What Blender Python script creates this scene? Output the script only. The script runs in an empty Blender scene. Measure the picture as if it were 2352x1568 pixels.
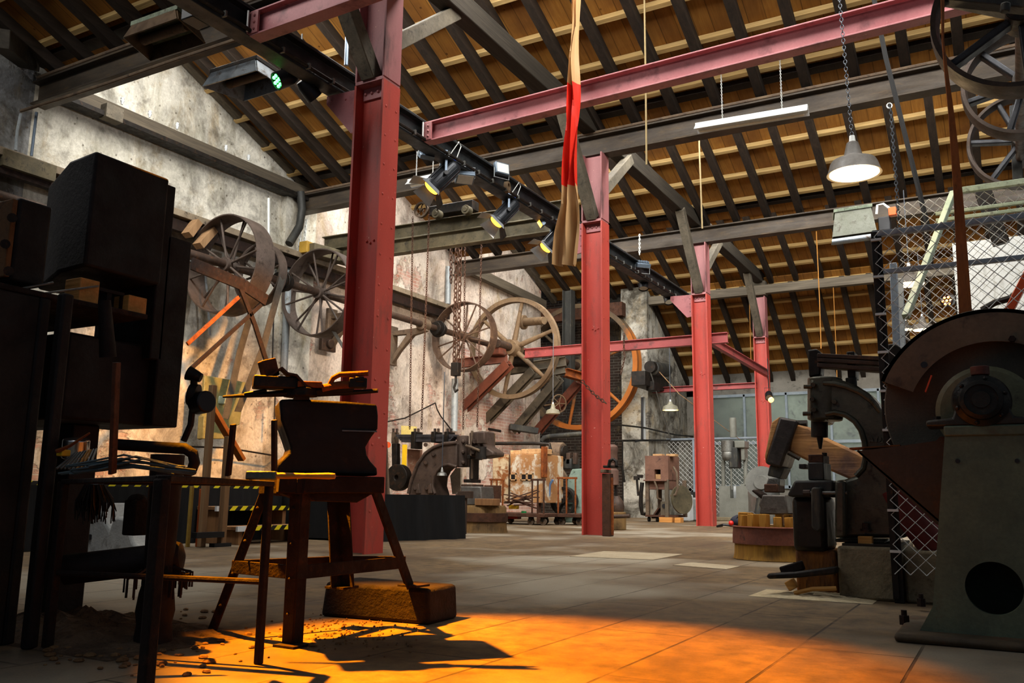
import bpy, bmesh, math, random
from mathutils import Vector as V, Matrix
random.seed(7)
SC = bpy.context.scene
COL = SC.collection
PI = math.pi

# ------------------------------------------------------------------ camera
FPX, CXP, CYP, EYE = 1993.0, 1176.0, 784.0, 0.5
_p, _r, _y = math.radians(10.04), math.radians(0.75), math.radians(29.4)
FW = V((-math.sin(_y) * math.cos(_p), math.cos(_y) * math.cos(_p), math.sin(_p)))
_rt = V((math.cos(_y), math.sin(_y), 0)); _up = _rt.cross(FW)
RT = math.cos(_r) * _rt + math.sin(_r) * _up
UP = -math.sin(_r) * _rt + math.cos(_r) * _up
EYEP = V((0, 0, EYE))
cd = bpy.data.cameras.new('camera'); cam = bpy.data.objects.new('camera', cd); COL.objects.link(cam)
cd.sensor_width = 36; cd.lens = FPX / 2352 * 36; cd.clip_start = 0.05; cd.clip_end = 200
cam.matrix_world = Matrix((
    (RT.x, UP.x, -FW.x, EYEP.x), (RT.y, UP.y, -FW.y, EYEP.y), (RT.z, UP.z, -FW.z, EYEP.z), (0, 0, 0, 1)))
SC.camera = cam


def at(x, y, X=None, Y=None, Z=None, D=None):
    """Survey helper: the world point on a plane (X, Y, Z or depth D) seen at a photo pixel."""
    d = FW + RT * ((x - CXP) / FPX) - UP * ((y - CYP) / FPX)
    if Z is not None: t = (Z - EYE) / d.z
    elif X is not None: t = X / d.x
    elif Y is not None: t = Y / d.y
    else: t = D
    return EYEP + d * t


# ------------------------------------------------------------------ mesh builder
def basis(z, hint=(0, 0, 1)):
    z = V(z).normalized(); h = V(hint)
    if abs(z.dot(h)) > 0.999: h = V((1, 0, 0)) if abs(z.x) < 0.9 else V((0, 1, 0))
    x = h.cross(z).normalized(); y = z.cross(x)
    return x, y, z


class MB:
    def __init__(s): s.v = []; s.f = []; s.m = []; s.mi = 0
    def add(s, vs, fs):
        o = len(s.v); s.v += [V(v) for v in vs]
        for f in fs: s.f.append([i + o for i in f]); s.m.append(s.mi)
        return s
    def box(s, c, d, R=None):
        c = V(c); R = R or Matrix.Identity(3)
        vs = [c + R @ V((a * d[0] / 2, b * d[1] / 2, e * d[2] / 2)) for a in (-1, 1) for b in (-1, 1) for e in (-1, 1)]
        return s.add(vs, [(0, 1, 3, 2), (4, 6, 7, 5), (0, 4, 5, 1), (2, 3, 7, 6), (0, 2, 6, 4), (1, 5, 7, 3)])
    def lohi(s, a, b):
        a, b = V(a), V(b); d = b - a
        return s.box((a + b) / 2, (abs(d.x), abs(d.y), abs(d.z)))
    def sweep(s, p, q, prof, up=(0, 0, 1)):
        p, q = V(p), V(q); x, y, z = basis(q - p, up)
        n = len(prof); vs = [p + x * a + y * b for a, b in prof] + [q + x * a + y * b for a, b in prof]
        fs = [(i, (i + 1) % n, n + (i + 1) % n, n + i) for i in range(n)]
        return s.add(vs, fs + [tuple(range(n))[::-1], tuple(range(n, 2 * n))])
    def bar(s, p, q, w, h, up=(0, 0, 1)):
        return s.sweep(p, q, [(-w / 2, -h / 2), (w / 2, -h / 2), (w / 2, h / 2), (-w / 2, h / 2)], up)
    def ibeam(s, p, q, w, h, tf=.018, tw=.012, up=(0, 0, 1)):
        a, b, t = w / 2, h / 2, tw / 2; c = b - tf
        return s.sweep(p, q, [(-a, -b), (a, -b), (a, -c), (t, -c), (t, c), (a, c), (a, b), (-a, b), (-a, c), (-t, c), (-t, -c), (-a, -c)], up)
    def ell(s, p, q, w, h, t, up=(0, 0, 1)):
        return s.sweep(p, q, [(0, 0), (w, 0), (w, t), (t, t), (t, h), (0, h)], up)
    def prism(s, pts, off):
        off = V(off); n = len(pts); vs = [V(p) for p in pts] + [V(p) + off for p in pts]
        fs = [(i, (i + 1) % n, n + (i + 1) % n, n + i) for i in range(n)]
        return s.add(vs, fs + [tuple(range(n))[::-1], tuple(range(n, 2 * n))])
    def cyl(s, p, q, r, r2=None, n=16):
        r2 = r if r2 is None else r2; p, q = V(p), V(q); x, y, z = basis(q - p)
        vs = []
        for c, rr in ((p, r), (q, r2)):
            vs += [c + x * math.cos(2 * PI * i / n) * rr + y * math.sin(2 * PI * i / n) * rr for i in range(n)]
        fs = [(i, (i + 1) % n, n + (i + 1) % n, n + i) for i in range(n)]
        return s.add(vs, fs + [tuple(range(n))[::-1], tuple(range(n, 2 * n))])
    def lathe(s, base, axis, prof, n=24, hint=(0, 0, 1), close=False):
        base = V(base); x, y, z = basis(axis, hint); vs = []; k = len(prof)
        for r, h in prof:
            vs += [base + z * h + (x * math.cos(2 * PI * i / n) + y * math.sin(2 * PI * i / n)) * max(r, 1e-5) for i in range(n)]
        fs = []
        for j in range(k if close else k - 1):
            a, b = j * n, ((j + 1) % k) * n
            fs += [(a + i, a + (i + 1) % n, b + (i + 1) % n, b + i) for i in range(n)]
        if not close: fs += [tuple(range(n))[::-1], tuple(range((k - 1) * n, k * n))]
        return s.add(vs, fs)
    def ring(s, c, axis, ro, ri, w, n=48):
        return s.lathe(V(c), axis, [(ri, -w / 2), (ro, -w / 2), (ro, w / 2), (ri, w / 2)], n, close=True)
    def tube(s, pts, r, n=8, closed=False):
        pts = [V(p) for p in pts]; k = len(pts); vs = []; x = None
        for i, p in enumerate(pts):
            a = pts[i - 1] if (i > 0 or closed) else p
            b = pts[(i + 1) % k] if (i < k - 1 or closed) else p
            z = (b - a).normalized()
            if x is None: x, yy, _ = basis(z)
            x = (x - z * x.dot(z)).normalized(); y = z.cross(x)
            rr = r[i] if isinstance(r, (list, tuple)) else r
            vs += [p + (x * math.cos(2 * PI * j / n) + y * math.sin(2 * PI * j / n)) * rr for j in range(n)]
        fs = []
        for i in range(k if closed else k - 1):
            a, b = i * n, ((i + 1) % k) * n
            fs += [(a + j, a + (j + 1) % n, b + (j + 1) % n, b + j) for j in range(n)]
        if not closed: fs += [tuple(range(n))[::-1], tuple(range((k - 1) * n, k * n))]
        return s.add(vs, fs)
    def sph(s, c, r, n=12, sc=(1, 1, 1)):
        c = V(c); m = max(4, n // 2); vs = []; fs = []
        for j in range(m + 1):
            t = PI * j / m; rr = max(math.sin(t), 1e-4)
            vs += [c + V((r * sc[0] * rr * math.cos(2 * PI * i / n), r * sc[1] * rr * math.sin(2 * PI * i / n), r * sc[2] * math.cos(t))) for i in range(n)]
        for j in range(m):
            fs += [(j * n + i, (j + 1) * n + i, (j + 1) * n + (i + 1) % n, j * n + (i + 1) % n) for i in range(n)]
        return s.add(vs, fs)
    def strip(s, pairs, th):
        """ribbon from a list of (left, right) points, given a thickness"""
        n = len(pairs); vs = []
        for i, (a, b) in enumerate(pairs):
            a, b = V(a), V(b)
            a2, b2 = pairs[min(i + 1, n - 1)]; a1, b1 = pairs[max(i - 1, 0)]
            nrm = ((V(a2) + V(b2)) - (V(a1) + V(b1))).cross(b - a)
            nrm = nrm.normalized() * th if nrm.length > 1e-9 else V((0, th, 0))
            vs += [a, b, b + nrm, a + nrm]
        fs = []
        for i in range(n - 1):
            o, q = 4 * i, 4 * i + 4
            fs += [(o + j, o + (j + 1) % 4, q + (j + 1) % 4, q + j) for j in range(4)]
        return s.add(vs, fs + [(3, 2, 1, 0), tuple(4 * n - 4 + j for j in range(4))])
    def chain(s, p, q, link=.05, wire=.006, n=5, seg=8, sag=0):
        p, q = V(p), V(q); L = (q - p).length; k = max(2, int(L / (link * .76))); z = (q - p).normalized()
        x, y, _ = basis(z)
        for i in range(k):
            t = (i + .5) / k; c = p.lerp(q, t) - V((0, 0, 1)) * sag * 4 * t * (1 - t); a = x if i % 2 else y
            pts = [c + a * math.cos(2 * PI * j / seg) * link * .3 + z * math.sin(2 * PI * j / seg) * link * .5 for j in range(seg)]
            s.tube(pts, wire, n, closed=True)
        return s
    def mat(s, i): s.mi = i; return s
    def build(s, name, mats, parent=None, origin=None, bev=0, smooth=True, ang=38):
        if not isinstance(mats, (list, tuple)): mats = [mats]
        if parent is not None:
            r = parent
            while r.parent is not None: r = r.parent
            o = V(r.location)
        elif origin is not None: o = V(origin)
        else:
            xs = [v.x for v in s.v]; ys = [v.y for v in s.v]; zs = [v.z for v in s.v]
            o = V(((min(xs) + max(xs)) / 2, (min(ys) + max(ys)) / 2, min(zs)))
        me = bpy.data.meshes.new(name); me.from_pydata([v - o for v in s.v], [], s.f)
        for m in mats: me.materials.append(m)
        bm = bmesh.new(); bm.from_mesh(me)
        for f, mi in zip(bm.faces, s.m): f.material_index = mi; f.smooth = smooth
        bmesh.ops.recalc_face_normals(bm, faces=bm.faces[:]); bm.to_mesh(me); bm.free()
        if smooth: me.set_sharp_from_angle(angle=math.radians(ang))
        ob = bpy.data.objects.new(name, me); COL.objects.link(ob)
        if parent is not None: ob.parent = parent
        else: ob.location = o
        if bev:
            b = ob.modifiers.new('edges', 'BEVEL'); b.width = bev; b.segments = 2; b.limit_method = 'ANGLE'; b.angle_limit = math.radians(40)
        return ob


def tag(o, label=None, cat=None, group=None, kind=None):
    if label: o['label'] = label
    if cat: o['category'] = cat
    if group: o['group'] = group
    if kind: o['kind'] = kind
    return o


def thing(name, label, cat, loc, group=None, kind=None):
    o = bpy.data.objects.new(name, None); COL.objects.link(o); o.location = V(loc); o.empty_display_size = .1
    return tag(o, label, cat, group, kind)


def solo(mb, name, mats, label, cat, group=None, kind=None, **k):
    return tag(mb.build(name, mats, **k), label, cat, group, kind)


# ------------------------------------------------------------------ materials
def hexc(h):
    h = h.lstrip('#'); c = [int(h[i:i + 2], 16) / 255 for i in (0, 2, 4)]
    return tuple((x / 12.92 if x <= .04045 else ((x + .055) / 1.055) ** 2.4) for x in c) + (1,)


class NT:
    def __init__(s, name):
        s.mat = bpy.data.materials.new(name); s.mat.use_nodes = True; s.t = s.mat.node_tree; s.t.nodes.clear()
        s.out = s.n('ShaderNodeOutputMaterial'); s.b = s.n('ShaderNodeBsdfPrincipled')
        s.t.links.new(s.b.outputs[0], s.out.inputs[0])
        s.tc = s.n('ShaderNodeTexCoord'); s.obj = s.tc.outputs['Object']
    def n(s, t, **k):
        n = s.t.nodes.new(t)
        for a, v in k.items(): setattr(n, a, v)
        return n
    def l(s, a, b): s.t.links.new(a, b)
    def mapping(s, scale=(1, 1, 1), rot=(0, 0, 0), src=None):
        m = s.n('ShaderNodeMapping'); m.inputs['Scale'].default_value = scale; m.inputs['Rotation'].default_value = rot
        s.l(src or s.obj, m.inputs['Vector']); return m.outputs[0]
    def noise(s, vec, scale, detail=5, rough=.6, dist=0):
        n = s.n('ShaderNodeTexNoise'); n.inputs['Scale'].default_value = scale; n.inputs['Detail'].default_value = detail
        n.inputs['Roughness'].default_value = rough; n.inputs['Distortion'].default_value = dist
        s.l(vec, n.inputs['Vector']); return n.outputs['Fac']
    def ramp(s, fac, a, b, c0=(0, 0, 0, 1), c1=(1, 1, 1, 1)):
        r = s.n('ShaderNodeValToRGB'); e = r.color_ramp.elements
        e[0].position = a; e[0].color = c0; e[1].position = b; e[1].color = c1
        s.l(fac, r.inputs[0]); return r.outputs[0]
    def mix(s, fac, a, b, mode='MIX'):
        m = s.n('ShaderNodeMix', data_type='RGBA', blend_type=mode)
        for sock, v in ((m.inputs[0], fac), (m.inputs[6], a), (m.inputs[7], b)):
            if isinstance(v, (int, float, tuple)): sock.default_value = v
            else: s.l(v, sock)
        return m.outputs[2]
    def math(s, op, a, b=0, c=0):
        m = s.n('ShaderNodeMath', operation=op)
        for sock, v in zip(m.inputs, (a, b, c)):
            if isinstance(v, (int, float)): sock.default_value = v
            else: s.l(v, sock)
        return m.outputs[0]
    def bump(s, h, strength=.3, dist=.02):
        b = s.n('ShaderNodeBump'); b.inputs['Strength'].default_value = strength; b.inputs['Distance'].default_value = dist
        s.l(h, b.inputs['Height']); s.l(b.outputs[0], s.b.inputs['Normal']); return b
    def color(s, c): s.l(c, s.b.inputs['Base Color'])
    def set(s, rough=.6, metal=0, spec=.4):
        s.b.inputs['Roughness'].default_value = rough; s.b.inputs['Metallic'].default_value = metal
        s.b.inputs['Specular IOR Level'].default_value = spec; return s


def worn(name, c1, c2, c3=None, sc=6, lo=.35, hi=.65, lo3=.55, hi3=.68, rough=.65, metal=0, bump=.25, stretch=(1, 1, 1), spec=.35, fine=60):
    """two colours mottled by noise, with patches of a third and fine grain"""
    m = NT(name); v = m.mapping(stretch)
    c = m.mix(m.ramp(m.noise(v, sc, 6, .65), lo, hi), hexc(c1), hexc(c2))
    if c3: c = m.mix(m.ramp(m.noise(v, sc * 2.3, 8, .7, .4), lo3, hi3), c, hexc(c3))
    g = m.noise(v, fine, 4, .7)
    c = m.mix(.55, c, m.ramp(g, .2, .8, (.35, .35, .35, 1), (1, 1, 1, 1)), 'MULTIPLY')
    m.color(c); m.bump(m.math('ADD', g, m.noise(v, sc * 3, 6, .6)), bump, .006)
    m.set(rough, metal, spec)
    rr = m.ramp(m.noise(v, sc * 1.7, 5, .6), .3, .7, (rough - .15,) * 3 + (1,), (min(1, rough + .15),) * 3 + (1,))
    m.l(rr, m.b.inputs['Roughness'])
    return m.mat


def plain(name, c, rough=.5, metal=0, spec=.4):
    m = NT(name); v = m.obj
    m.color(m.mix(.4, hexc(c), m.ramp(m.noise(v, 25, 4), .2, .8, (.45, .45, .45, 1), (1, 1, 1, 1)), 'MULTIPLY')); m.set(rough, metal, spec); return m.mat


def glow(name, c, strength, base='#ffffff'):
    m = NT(name); m.b.inputs['Base Color'].default_value = hexc(base)
    m.b.inputs['Emission Color'].default_value = hexc(c); m.b.inputs['Emission Strength'].default_value = strength; m.set(.4); return m.mat


def timber(name, c1, c2, axis=0, rough=.75, bump=.35, c3=None):
    """wood with grain running along one axis"""
    m = NT(name); st = [9, 9, 9]; st[axis] = .5
    v = m.mapping(tuple(st)); n = m.noise(v, 2.2, 8, .65, .6)
    c = m.mix(m.ramp(n, .3, .7), hexc(c1), hexc(c2))
    if c3: c = m.mix(m.ramp(m.noise(m.obj, 2.5, 5, .6), .5, .7), c, hexc(c3))
    st2 = [60, 60, 60]; st2[axis] = 2
    g = m.noise(m.mapping(tuple(st2)), 1, 3, .6)
    c = m.mix(.5, c, m.ramp(g, .25, .75, (.4, .4, .4, 1), (1, 1, 1, 1)), 'MULTIPLY')
    m.color(c); m.bump(m.math('ADD', n, g), bump, .008); m.set(rough, 0, .25); return m.mat


IRON = worn('black_iron', '#1b1815', '#2e2924', '#4a3524', 7, rough=.55, metal=.5)
IRONB = worn('brown_iron', '#3a2d25', '#544236', '#6b4a33', 6, rough=.6, metal=.35)
SOOT = worn('sooty_steel', '#2b2c2c', '#44443f', '#5f5a4c', 4, rough=.6, metal=.3, stretch=(1, 1, .35))
OLIVE = worn('dusty_olive_steel', '#4a4432', '#6a6048', '#38322a', 4, rough=.65, metal=.2)
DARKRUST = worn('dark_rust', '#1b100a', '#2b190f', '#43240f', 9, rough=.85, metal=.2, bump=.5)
RUST = worn('orange_rust', '#6a3312', '#a2561c', '#3d2110', 7, rough=.85, metal=.1, bump=.5)
RUSTD = worn('brown_rust', '#40281b', '#5c3a27', '#281912', 8, rough=.8, metal=.2, bump=.4)
CAST = worn('greasy_cast_iron', '#3d3c34', '#5a5748', '#24221c', 5, rough=.36, metal=.45, bump=.2)
CASTG = worn('grey_green_cast', '#4b5748', '#647059', '#5a4c36', 4, lo3=.62, hi3=.78, rough=.6, metal=.1, bump=.2)
DUSTY = worn('dusty_brown_iron', '#5a4a3d', '#77644f', '#3c2f27', 5, rough=.75, metal=.1)
STEEL = worn('grey_steel', '#6c6c68', '#8a8a84', '#4f4a42', 8, rough=.45, metal=.7)
GALV = plain('galvanised', '#dfe2de', .45, .15)
CHAINM = plain('grey_chain', '#4d5258', .45, .6)
GALVP = worn('galvanised_pipe', '#8f979b', '#aab1b2', '#6d6a60', 3, rough=.5, metal=.2)
CHROME = plain('bright_metal', '#d8dcde', .2, 1)
BLACKP = plain('black_plastic', '#0d0d10', .45)
GREYP = worn('grey_press_paint', '#6b6c63', '#82837a', '#5a4d3c', 3, lo3=.62, hi3=.8, rough=.55)
WHITEP = plain('white_enamel', '#d5dadb', .35)
LAMPG = worn('dusty_lamp_shade', '#48423b', '#5a534a', None, 6, rough=.6)
LAMPC = worn('cream_lamp_shade', '#85826f', '#6f6c5a', None, 6, rough=.5)
ALU = plain('anodised_lamp', '#6f7d8c', .4, .6)
ALUD = plain('dark_lamp_body', '#23262b', .4, .4)
BLUEP = plain('blue_knob', '#1c49c9', .4)
REDP = plain('red_plastic', '#c4180c', .4)
ORANGEP = plain('orange_plastic', '#e2551c', .45)
YELLOW = plain('yellow_paint', '#e3b21b', .6)
GREENW = worn('weathered_green_lid', '#4c5848', '#6d7763', '#3e3a2c', 7, lo3=.5, hi3=.66, rough=.7)
PALEG = worn('pale_green_paint', '#93a38c', '#b4bfa6', '#6d7265', 5, rough=.55)
BLUEG = worn('blue_grey_frame', '#8793a0', '#a4aeb8', None, 5, rough=.55)
TANIRON = worn('tan_iron', '#66523d', '#80694d', '#4c3a2a', 3, rough=.75)
LEATHER = worn('leather_belt', '#8a4a1e', '#b5682c', '#5c3218', 7, rough=.75, stretch=(1, 1, .4))
BELTD = worn('dark_belt', '#3c3a36', '#57534c', None, 6, rough=.8)
FIREBR = worn('fire_brick', '#b78a5c', '#d3ab7a', '#7c5a3c', 14, rough=.9)
PALEW = timber('pale_wood_vertical', '#8a6a4a', '#a9855f', 2)
PALEX = timber('pale_wood', '#b5813f', '#d3a05a', 0)
TREAD = timber('step_wood', '#7b5637', '#9a7048', 2)
HANDLE = timber('ash_handle', '#b0702a', '#cf9646', 0, .5)
LOGY = timber('yellow_lit_log', '#7d5720', '#ad8030', 2, c3='#3e2d17', bump=.8)  # log wood copy with yellow light put into its colour
STAVE = timber('tan_stave', '#96641f', '#c08a35', 2, c3='#5e3f1c')
LOGW = timber('log_wood', '#6b5230', '#8c6d42', 2, c3='#3a2b1b', bump=.7)
HELVE = timber('helve_wood', '#8b6038', '#b98a58', 0, c3='#5b4238')
WOODB = timber('packing_wood', '#c07f3a', '#dc9d56', 0)
DKTIMB = timber('dark_timber', '#26221c', '#3d372e', 1)
DKTIMX = timber('dark_timber_cross', '#201b16', '#342d25', 0)
GRTIMB = worn('grey_timber', '#4f493d', '#6f6656', '#35302a', 5, rough=.8, bump=.35, stretch=(1, 1, 1))
GRTIMY = timber('grey_timber_long', '#453e34', '#655b4b', 1)
GRTIMX = timber('grey_timber_cross', '#575044', '#7c7262', 0)
CLOTHB = plain('black_cloth', '#101218', .95, 0, .1)
STONE = worn('rough_concrete', '#766a53', '#93866b', '#544b39', 5, rough=.95, bump=.9, fine=45)
STONEG = worn('pale_grey_stone', '#8b8d8c', '#a9aaa6', '#6c6a66', 3, rough=.9, bump=.5)
SHADEIN = plain('white_shade_inside', '#f3ead2', .5)
WARM = glow('warm_bulb', '#ffc46a', 14)
WARMDISC = glow('warm_lamp_glow', '#ffd99a', 9)
WARMDIM = glow('yellow_lamp_rim', '#ffbe30', 3.2)
SPOTG = glow('spot_lens_glow', '#ffa421', 7)
GREENG = glow('green_led', '#3cff5a', 9)
ORNG = glow('orange_led', '#ff7a1c', 9)
# ------------------------------------------------------------------ the setting
VAL = [-3.75, 1.15, 6.0, 10.75, 15.6, 20.5]       # roof valleys along the cross beams
ZV, SL = 5.62, 0.40                               # valley height and roof slope
XW, XR = -10.4, 3.0


def floor_mat():
    m = NT('worn_slab_floor'); v = m.obj
    sep = m.n('ShaderNodeSeparateXYZ'); m.l(v, sep.inputs[0]); cmb = m.n('ShaderNodeCombineXYZ')
    m.l(sep.outputs[1], cmb.inputs[0]); m.l(m.math('ADD', sep.outputs[0], .29), cmb.inputs[1])
    br = m.n('ShaderNodeTexBrick'); m.l(cmb.outputs[0], br.inputs['Vector'])
    br.inputs['Scale'].default_value = 1; br.inputs['Brick Width'].default_value = 1.6; br.inputs['Row Height'].default_value = .37
    br.inputs['Mortar Size'].default_value = .006; br.inputs['Mortar Smooth'].default_value = .4
    br.inputs['Color1'].default_value = (0.93, .93, .93, 1); br.inputs['Color2'].default_value = (1, 1, 1, 1); br.inputs['Mortar'].default_value = (.0, .0, .0, 1)
    a = m.noise(m.mapping((1, .45, 1)), 1.3, 8, .65, .3); b = m.noise(v, 9, 8, .7)
    c = m.mix(m.ramp(a, .35, .68), hexc('#5f4d36'), hexc('#8d7452'))
    c = m.mix(m.ramp(b, .38, .7), c, hexc('#463a2c'))
    c = m.mix(m.ramp(m.noise(v, .55, 3, .5), .5, .62), c, hexc('#9a917f'))
    c = m.mix(.6, c, m.ramp(m.noise(v, 130, 3, .7), .2, .75, (.5, .5, .5, 1), (1, 1, 1, 1)), 'MULTIPLY')
    jm = m.math('MULTIPLY', m.math('SUBTRACT', 1, br.outputs['Fac']), 1)
    brk = m.ramp(m.noise(v, 2.2, 3), .4, .55)
    jf = m.math('MULTIPLY', br.outputs['Fac'], brk)
    c = m.mix(.25, c, br.outputs['Color'], 'MULTIPLY')
    c = m.mix(m.math('MULTIPLY', jf, .8), c, hexc('#2a221a'))
    m.color(c); m.set(.72, 0, .35)
    m.l(m.ramp(a, .3, .7, (.5,) * 3 + (1,), (.85,) * 3 + (1,)), m.b.inputs['Roughness'])
    h = m.math('SUBTRACT', m.math('MULTIPLY', b, .5), m.math('MULTIPLY', jf, 1.2)); m.bump(h, .5, .012)
    return m.mat


def wall_mat(name, base1, base2, stain, brick1, brick2, mortar, thr=.55, cover=.12, vert='yz', sooty=0.5, bsc=1.0, sootz=None):
    """old plaster with drips and stains, fallen off in patches to brick"""
    m = NT(name); v = m.obj
    sep = m.n('ShaderNodeSeparateXYZ'); m.l(v, sep.inputs[0]); cmb = m.n('ShaderNodeCombineXYZ')
    m.l(sep.outputs[1 if vert == 'yz' else 0], cmb.inputs[0]); m.l(sep.outputs[2], cmb.inputs[1])
    br = m.n('ShaderNodeTexBrick'); m.l(cmb.outputs[0], br.inputs['Vector'])
    br.inputs['Scale'].default_value = bsc; br.inputs['Brick Width'].default_value = .25; br.inputs['Row Height'].default_value = .075
    br.inputs['Mortar Size'].default_value = .008
    br.inputs['Color1'].default_value = hexc(brick1); br.inputs['Color2'].default_value = hexc(brick2); br.inputs['Mortar'].default_value = hexc(mortar)
    big = m.noise(v, .9, 6, .6, .3); med = m.noise(v, 3.2, 8, .65, .4)
    st = m.noise(m.mapping((1.5, 1.5, .42)), 1.5, 8, .7, .7); fine = m.noise(v, 22, 6, .7)
    c = m.mix(m.ramp(big, .38, .62), hexc(base1), hexc(base2))
    c = m.mix(m.math('MULTIPLY', m.ramp(st, .5, .68), .6), c, hexc(stain))
    och = m.noise(m.mapping((1.1, 1.1, .7)), 1.3, 8, .72, .8)
    c = m.mix(m.math('MULTIPLY', m.ramp(och, .52, .66), .6), c, hexc('#a58c5c'))
    c = m.mix(m.math('MULTIPLY', m.ramp(m.noise(m.mapping((.8, .8, .7)), 1.1, 9, .7, .9), .47, .64), sooty), c, hexc('#4a463d'))
    c = m.mix(m.math('MULTIPLY', m.ramp(med, .54, .66), sooty * .8), c, hexc('#4a4236'))
    pit = m.n('ShaderNodeTexVoronoi'); pit.inputs['Scale'].default_value = 7; m.l(m.mapping((1, 1, 1)), pit.inputs['Vector'])
    c = m.mix(m.ramp(m.math('ADD', pit.outputs['Distance'], m.math('MULTIPLY', fine, .35)), .22, .32, (.8, .8, .8, 1), (0, 0, 0, 1)), c, hexc('#5c5242'))
    c = m.mix(.5, c, m.ramp(fine, .28, .68, (.4, .37, .34, 1), (1, 1, 1, 1)), 'MULTIPLY')
    ex = m.math('ADD', m.math('MULTIPLY', m.noise(v, .75, 3, .5), .6), m.math('MULTIPLY', m.noise(v, 4.5, 7, .7), .4))
    ex = m.math('ADD', ex, m.math('MULTIPLY', m.math('SUBTRACT', 2.4, sep.outputs[2]), .022))
    mask = m.ramp(ex, thr, thr + .035)
    bc = m.mix(m.math('MULTIPLY', m.ramp(m.noise(v, 2.6, 5), .4, .65), .6), br.outputs['Color'], hexc(base2))
    c = m.mix(m.math('MULTIPLY', mask, 1 - cover), c, bc)
    m.color(c); m.set(.92, 0, .15)
    h = m.math('ADD', m.math('MULTIPLY', med, .6), m.math('MULTIPLY', fine, .35))
    h = m.math('SUBTRACT', h, m.math('MULTIPLY', mask, m.math('ADD', .35, m.math('MULTIPLY', br.outputs['Fac'], .3))))
    m.bump(h, .9, .04); return m.mat


PLASTER = wall_mat('stained_plaster', '#ece8da', '#d2cebf', '#8a8468', '#96604c', '#a9705a', '#b5a794', thr=.575, cover=.3, sooty=.6)
PINKPL = wall_mat('plaster_over_red_brick', '#e8ddcf', '#d3c0b0', '#8d7565', '#9c5446', '#b06854', '#cdbcae', thr=.512, cover=.3, sooty=.5)
DARKBR = wall_mat('sooty_dark_brick', '#a2a4a2', '#83868a', '#4b4b4b', '#6f6d6b', '#8f8b86', '#b7b6b0', thr=.42, sooty=.8)
SOOTW = wall_mat('sooty_stone_wall', '#cfcdc1', '#a3a196', '#35332f', '#3a3531', '#50463e', '#6d685f', thr=.58, sooty=1.0, bsc=.6)
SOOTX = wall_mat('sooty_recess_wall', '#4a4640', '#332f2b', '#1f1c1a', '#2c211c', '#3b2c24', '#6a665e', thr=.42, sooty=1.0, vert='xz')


def board_mat():
    m = NT('roof_boards'); v = m.obj
    sep = m.n('ShaderNodeSeparateXYZ'); m.l(v, sep.inputs[0]); x = sep.outputs[0]
    w = .21; idx = m.math('FLOOR', m.math('DIVIDE', x, w)); fr = m.math('FRACT', m.math('DIVIDE', x, w))
    wn = m.n('ShaderNodeTexWhiteNoise', noise_dimensions='1D'); m.l(idx, wn.inputs['W'])
    g = m.noise(m.mapping((16, 1.2, 1.2)), 2, 7, .65, .5); bl = m.noise(v, 1.1, 4, .55)
    c = m.mix(m.ramp(g, .3, .7), hexc('#8f6128'), hexc('#b07c38'))
    c = m.mix(m.math('MULTIPLY', wn.outputs[0], .45), c, hexc('#5f3d1a'))
    c = m.mix(m.ramp(bl, .45, .7), c, hexc('#704822'))
    seam = m.math('LESS_THAN', fr, .06); c = m.mix(m.math('MULTIPLY', seam, .45), c, hexc('#1d1208'))
    kn = m.n('ShaderNodeTexVoronoi'); kn.inputs['Scale'].default_value = 3.2; m.l(v, kn.inputs['Vector'])
    c = m.mix(m.ramp(kn.outputs['Distance'], .03, .075, (.8, .8, .8, 1), (0, 0, 0, 1)), c, hexc('#3a220f'))
    m.color(c); m.set(.8, 0, .2); m.bump(m.math('SUBTRACT', g, m.math('MULTIPLY', seam, 2)), .3, .006); return m.mat


BOARD = board_mat()
BATTEN = timber('roof_batten', '#b8965c', '#d2b47a', 0)
RAFTER = timber('roof_rafter', '#1d1610', '#33281e', 1)
FLOORM = floor_mat()

b = MB().lohi((-13, -4, -.2), (5, 26, 0)); tag(b.build('floor', FLOORM, origin=(0, 0, 0)), 'worn grey brown slab floor of the hall', 'floor', kind='structure')


def slope(name, y0, z0, y1, z1, x0, x1, raf0, rstep, bats, label):
    """a roof slope: boarding as one piece, each rafter and each batten its own part"""
    root = thing(name, label, 'ceiling', (0, (y0 + y1) / 2, min(z0, z1)), kind='structure')
    d = V((0, y1 - y0, z1 - z0)); dn = d.normalized(); nrm = V((1, 0, 0)).cross(dn); nrm = nrm if nrm.z > 0 else -nrm
    def band(t0, t1):
        p, q = V((0, y0, z0)) + d * t0, V((0, y0, z0)) + d * t1
        vs = []
        for off in (.22, .25):
            for x, pt in ((x0, p), (x1, p), (x1, q), (x0, q)): vs.append(V((x, 0, 0)) + pt + nrm * off)
        m.add(vs, [(0, 1, 2, 3), (7, 6, 5, 4), (0, 4, 5, 1), (1, 5, 6, 2), (2, 6, 7, 3), (3, 7, 4, 0)])
    m = MB()
    band(-.05, 1.03)
    m.build('roof_boarding', BOARD, root, smooth=False)
    x = raf0
    while x < x1 - .1:
        MB().bar(V((x, y0, z0)) - dn * .12 + nrm * .06, V((x, y1, z1)) + nrm * .06, .115, .15, nrm).build('rafter', RAFTER, root, bev=.008)
        x += rstep
    for t in bats:
        p = V((0, y0, z0)) + d * t + nrm * .175
        MB().bar(V((x0 + .01, p.y, p.z)), V((x1, p.y, p.z)), .07, .085, nrm).build('batten', BATTEN, root, bev=.005)
    return root


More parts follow.
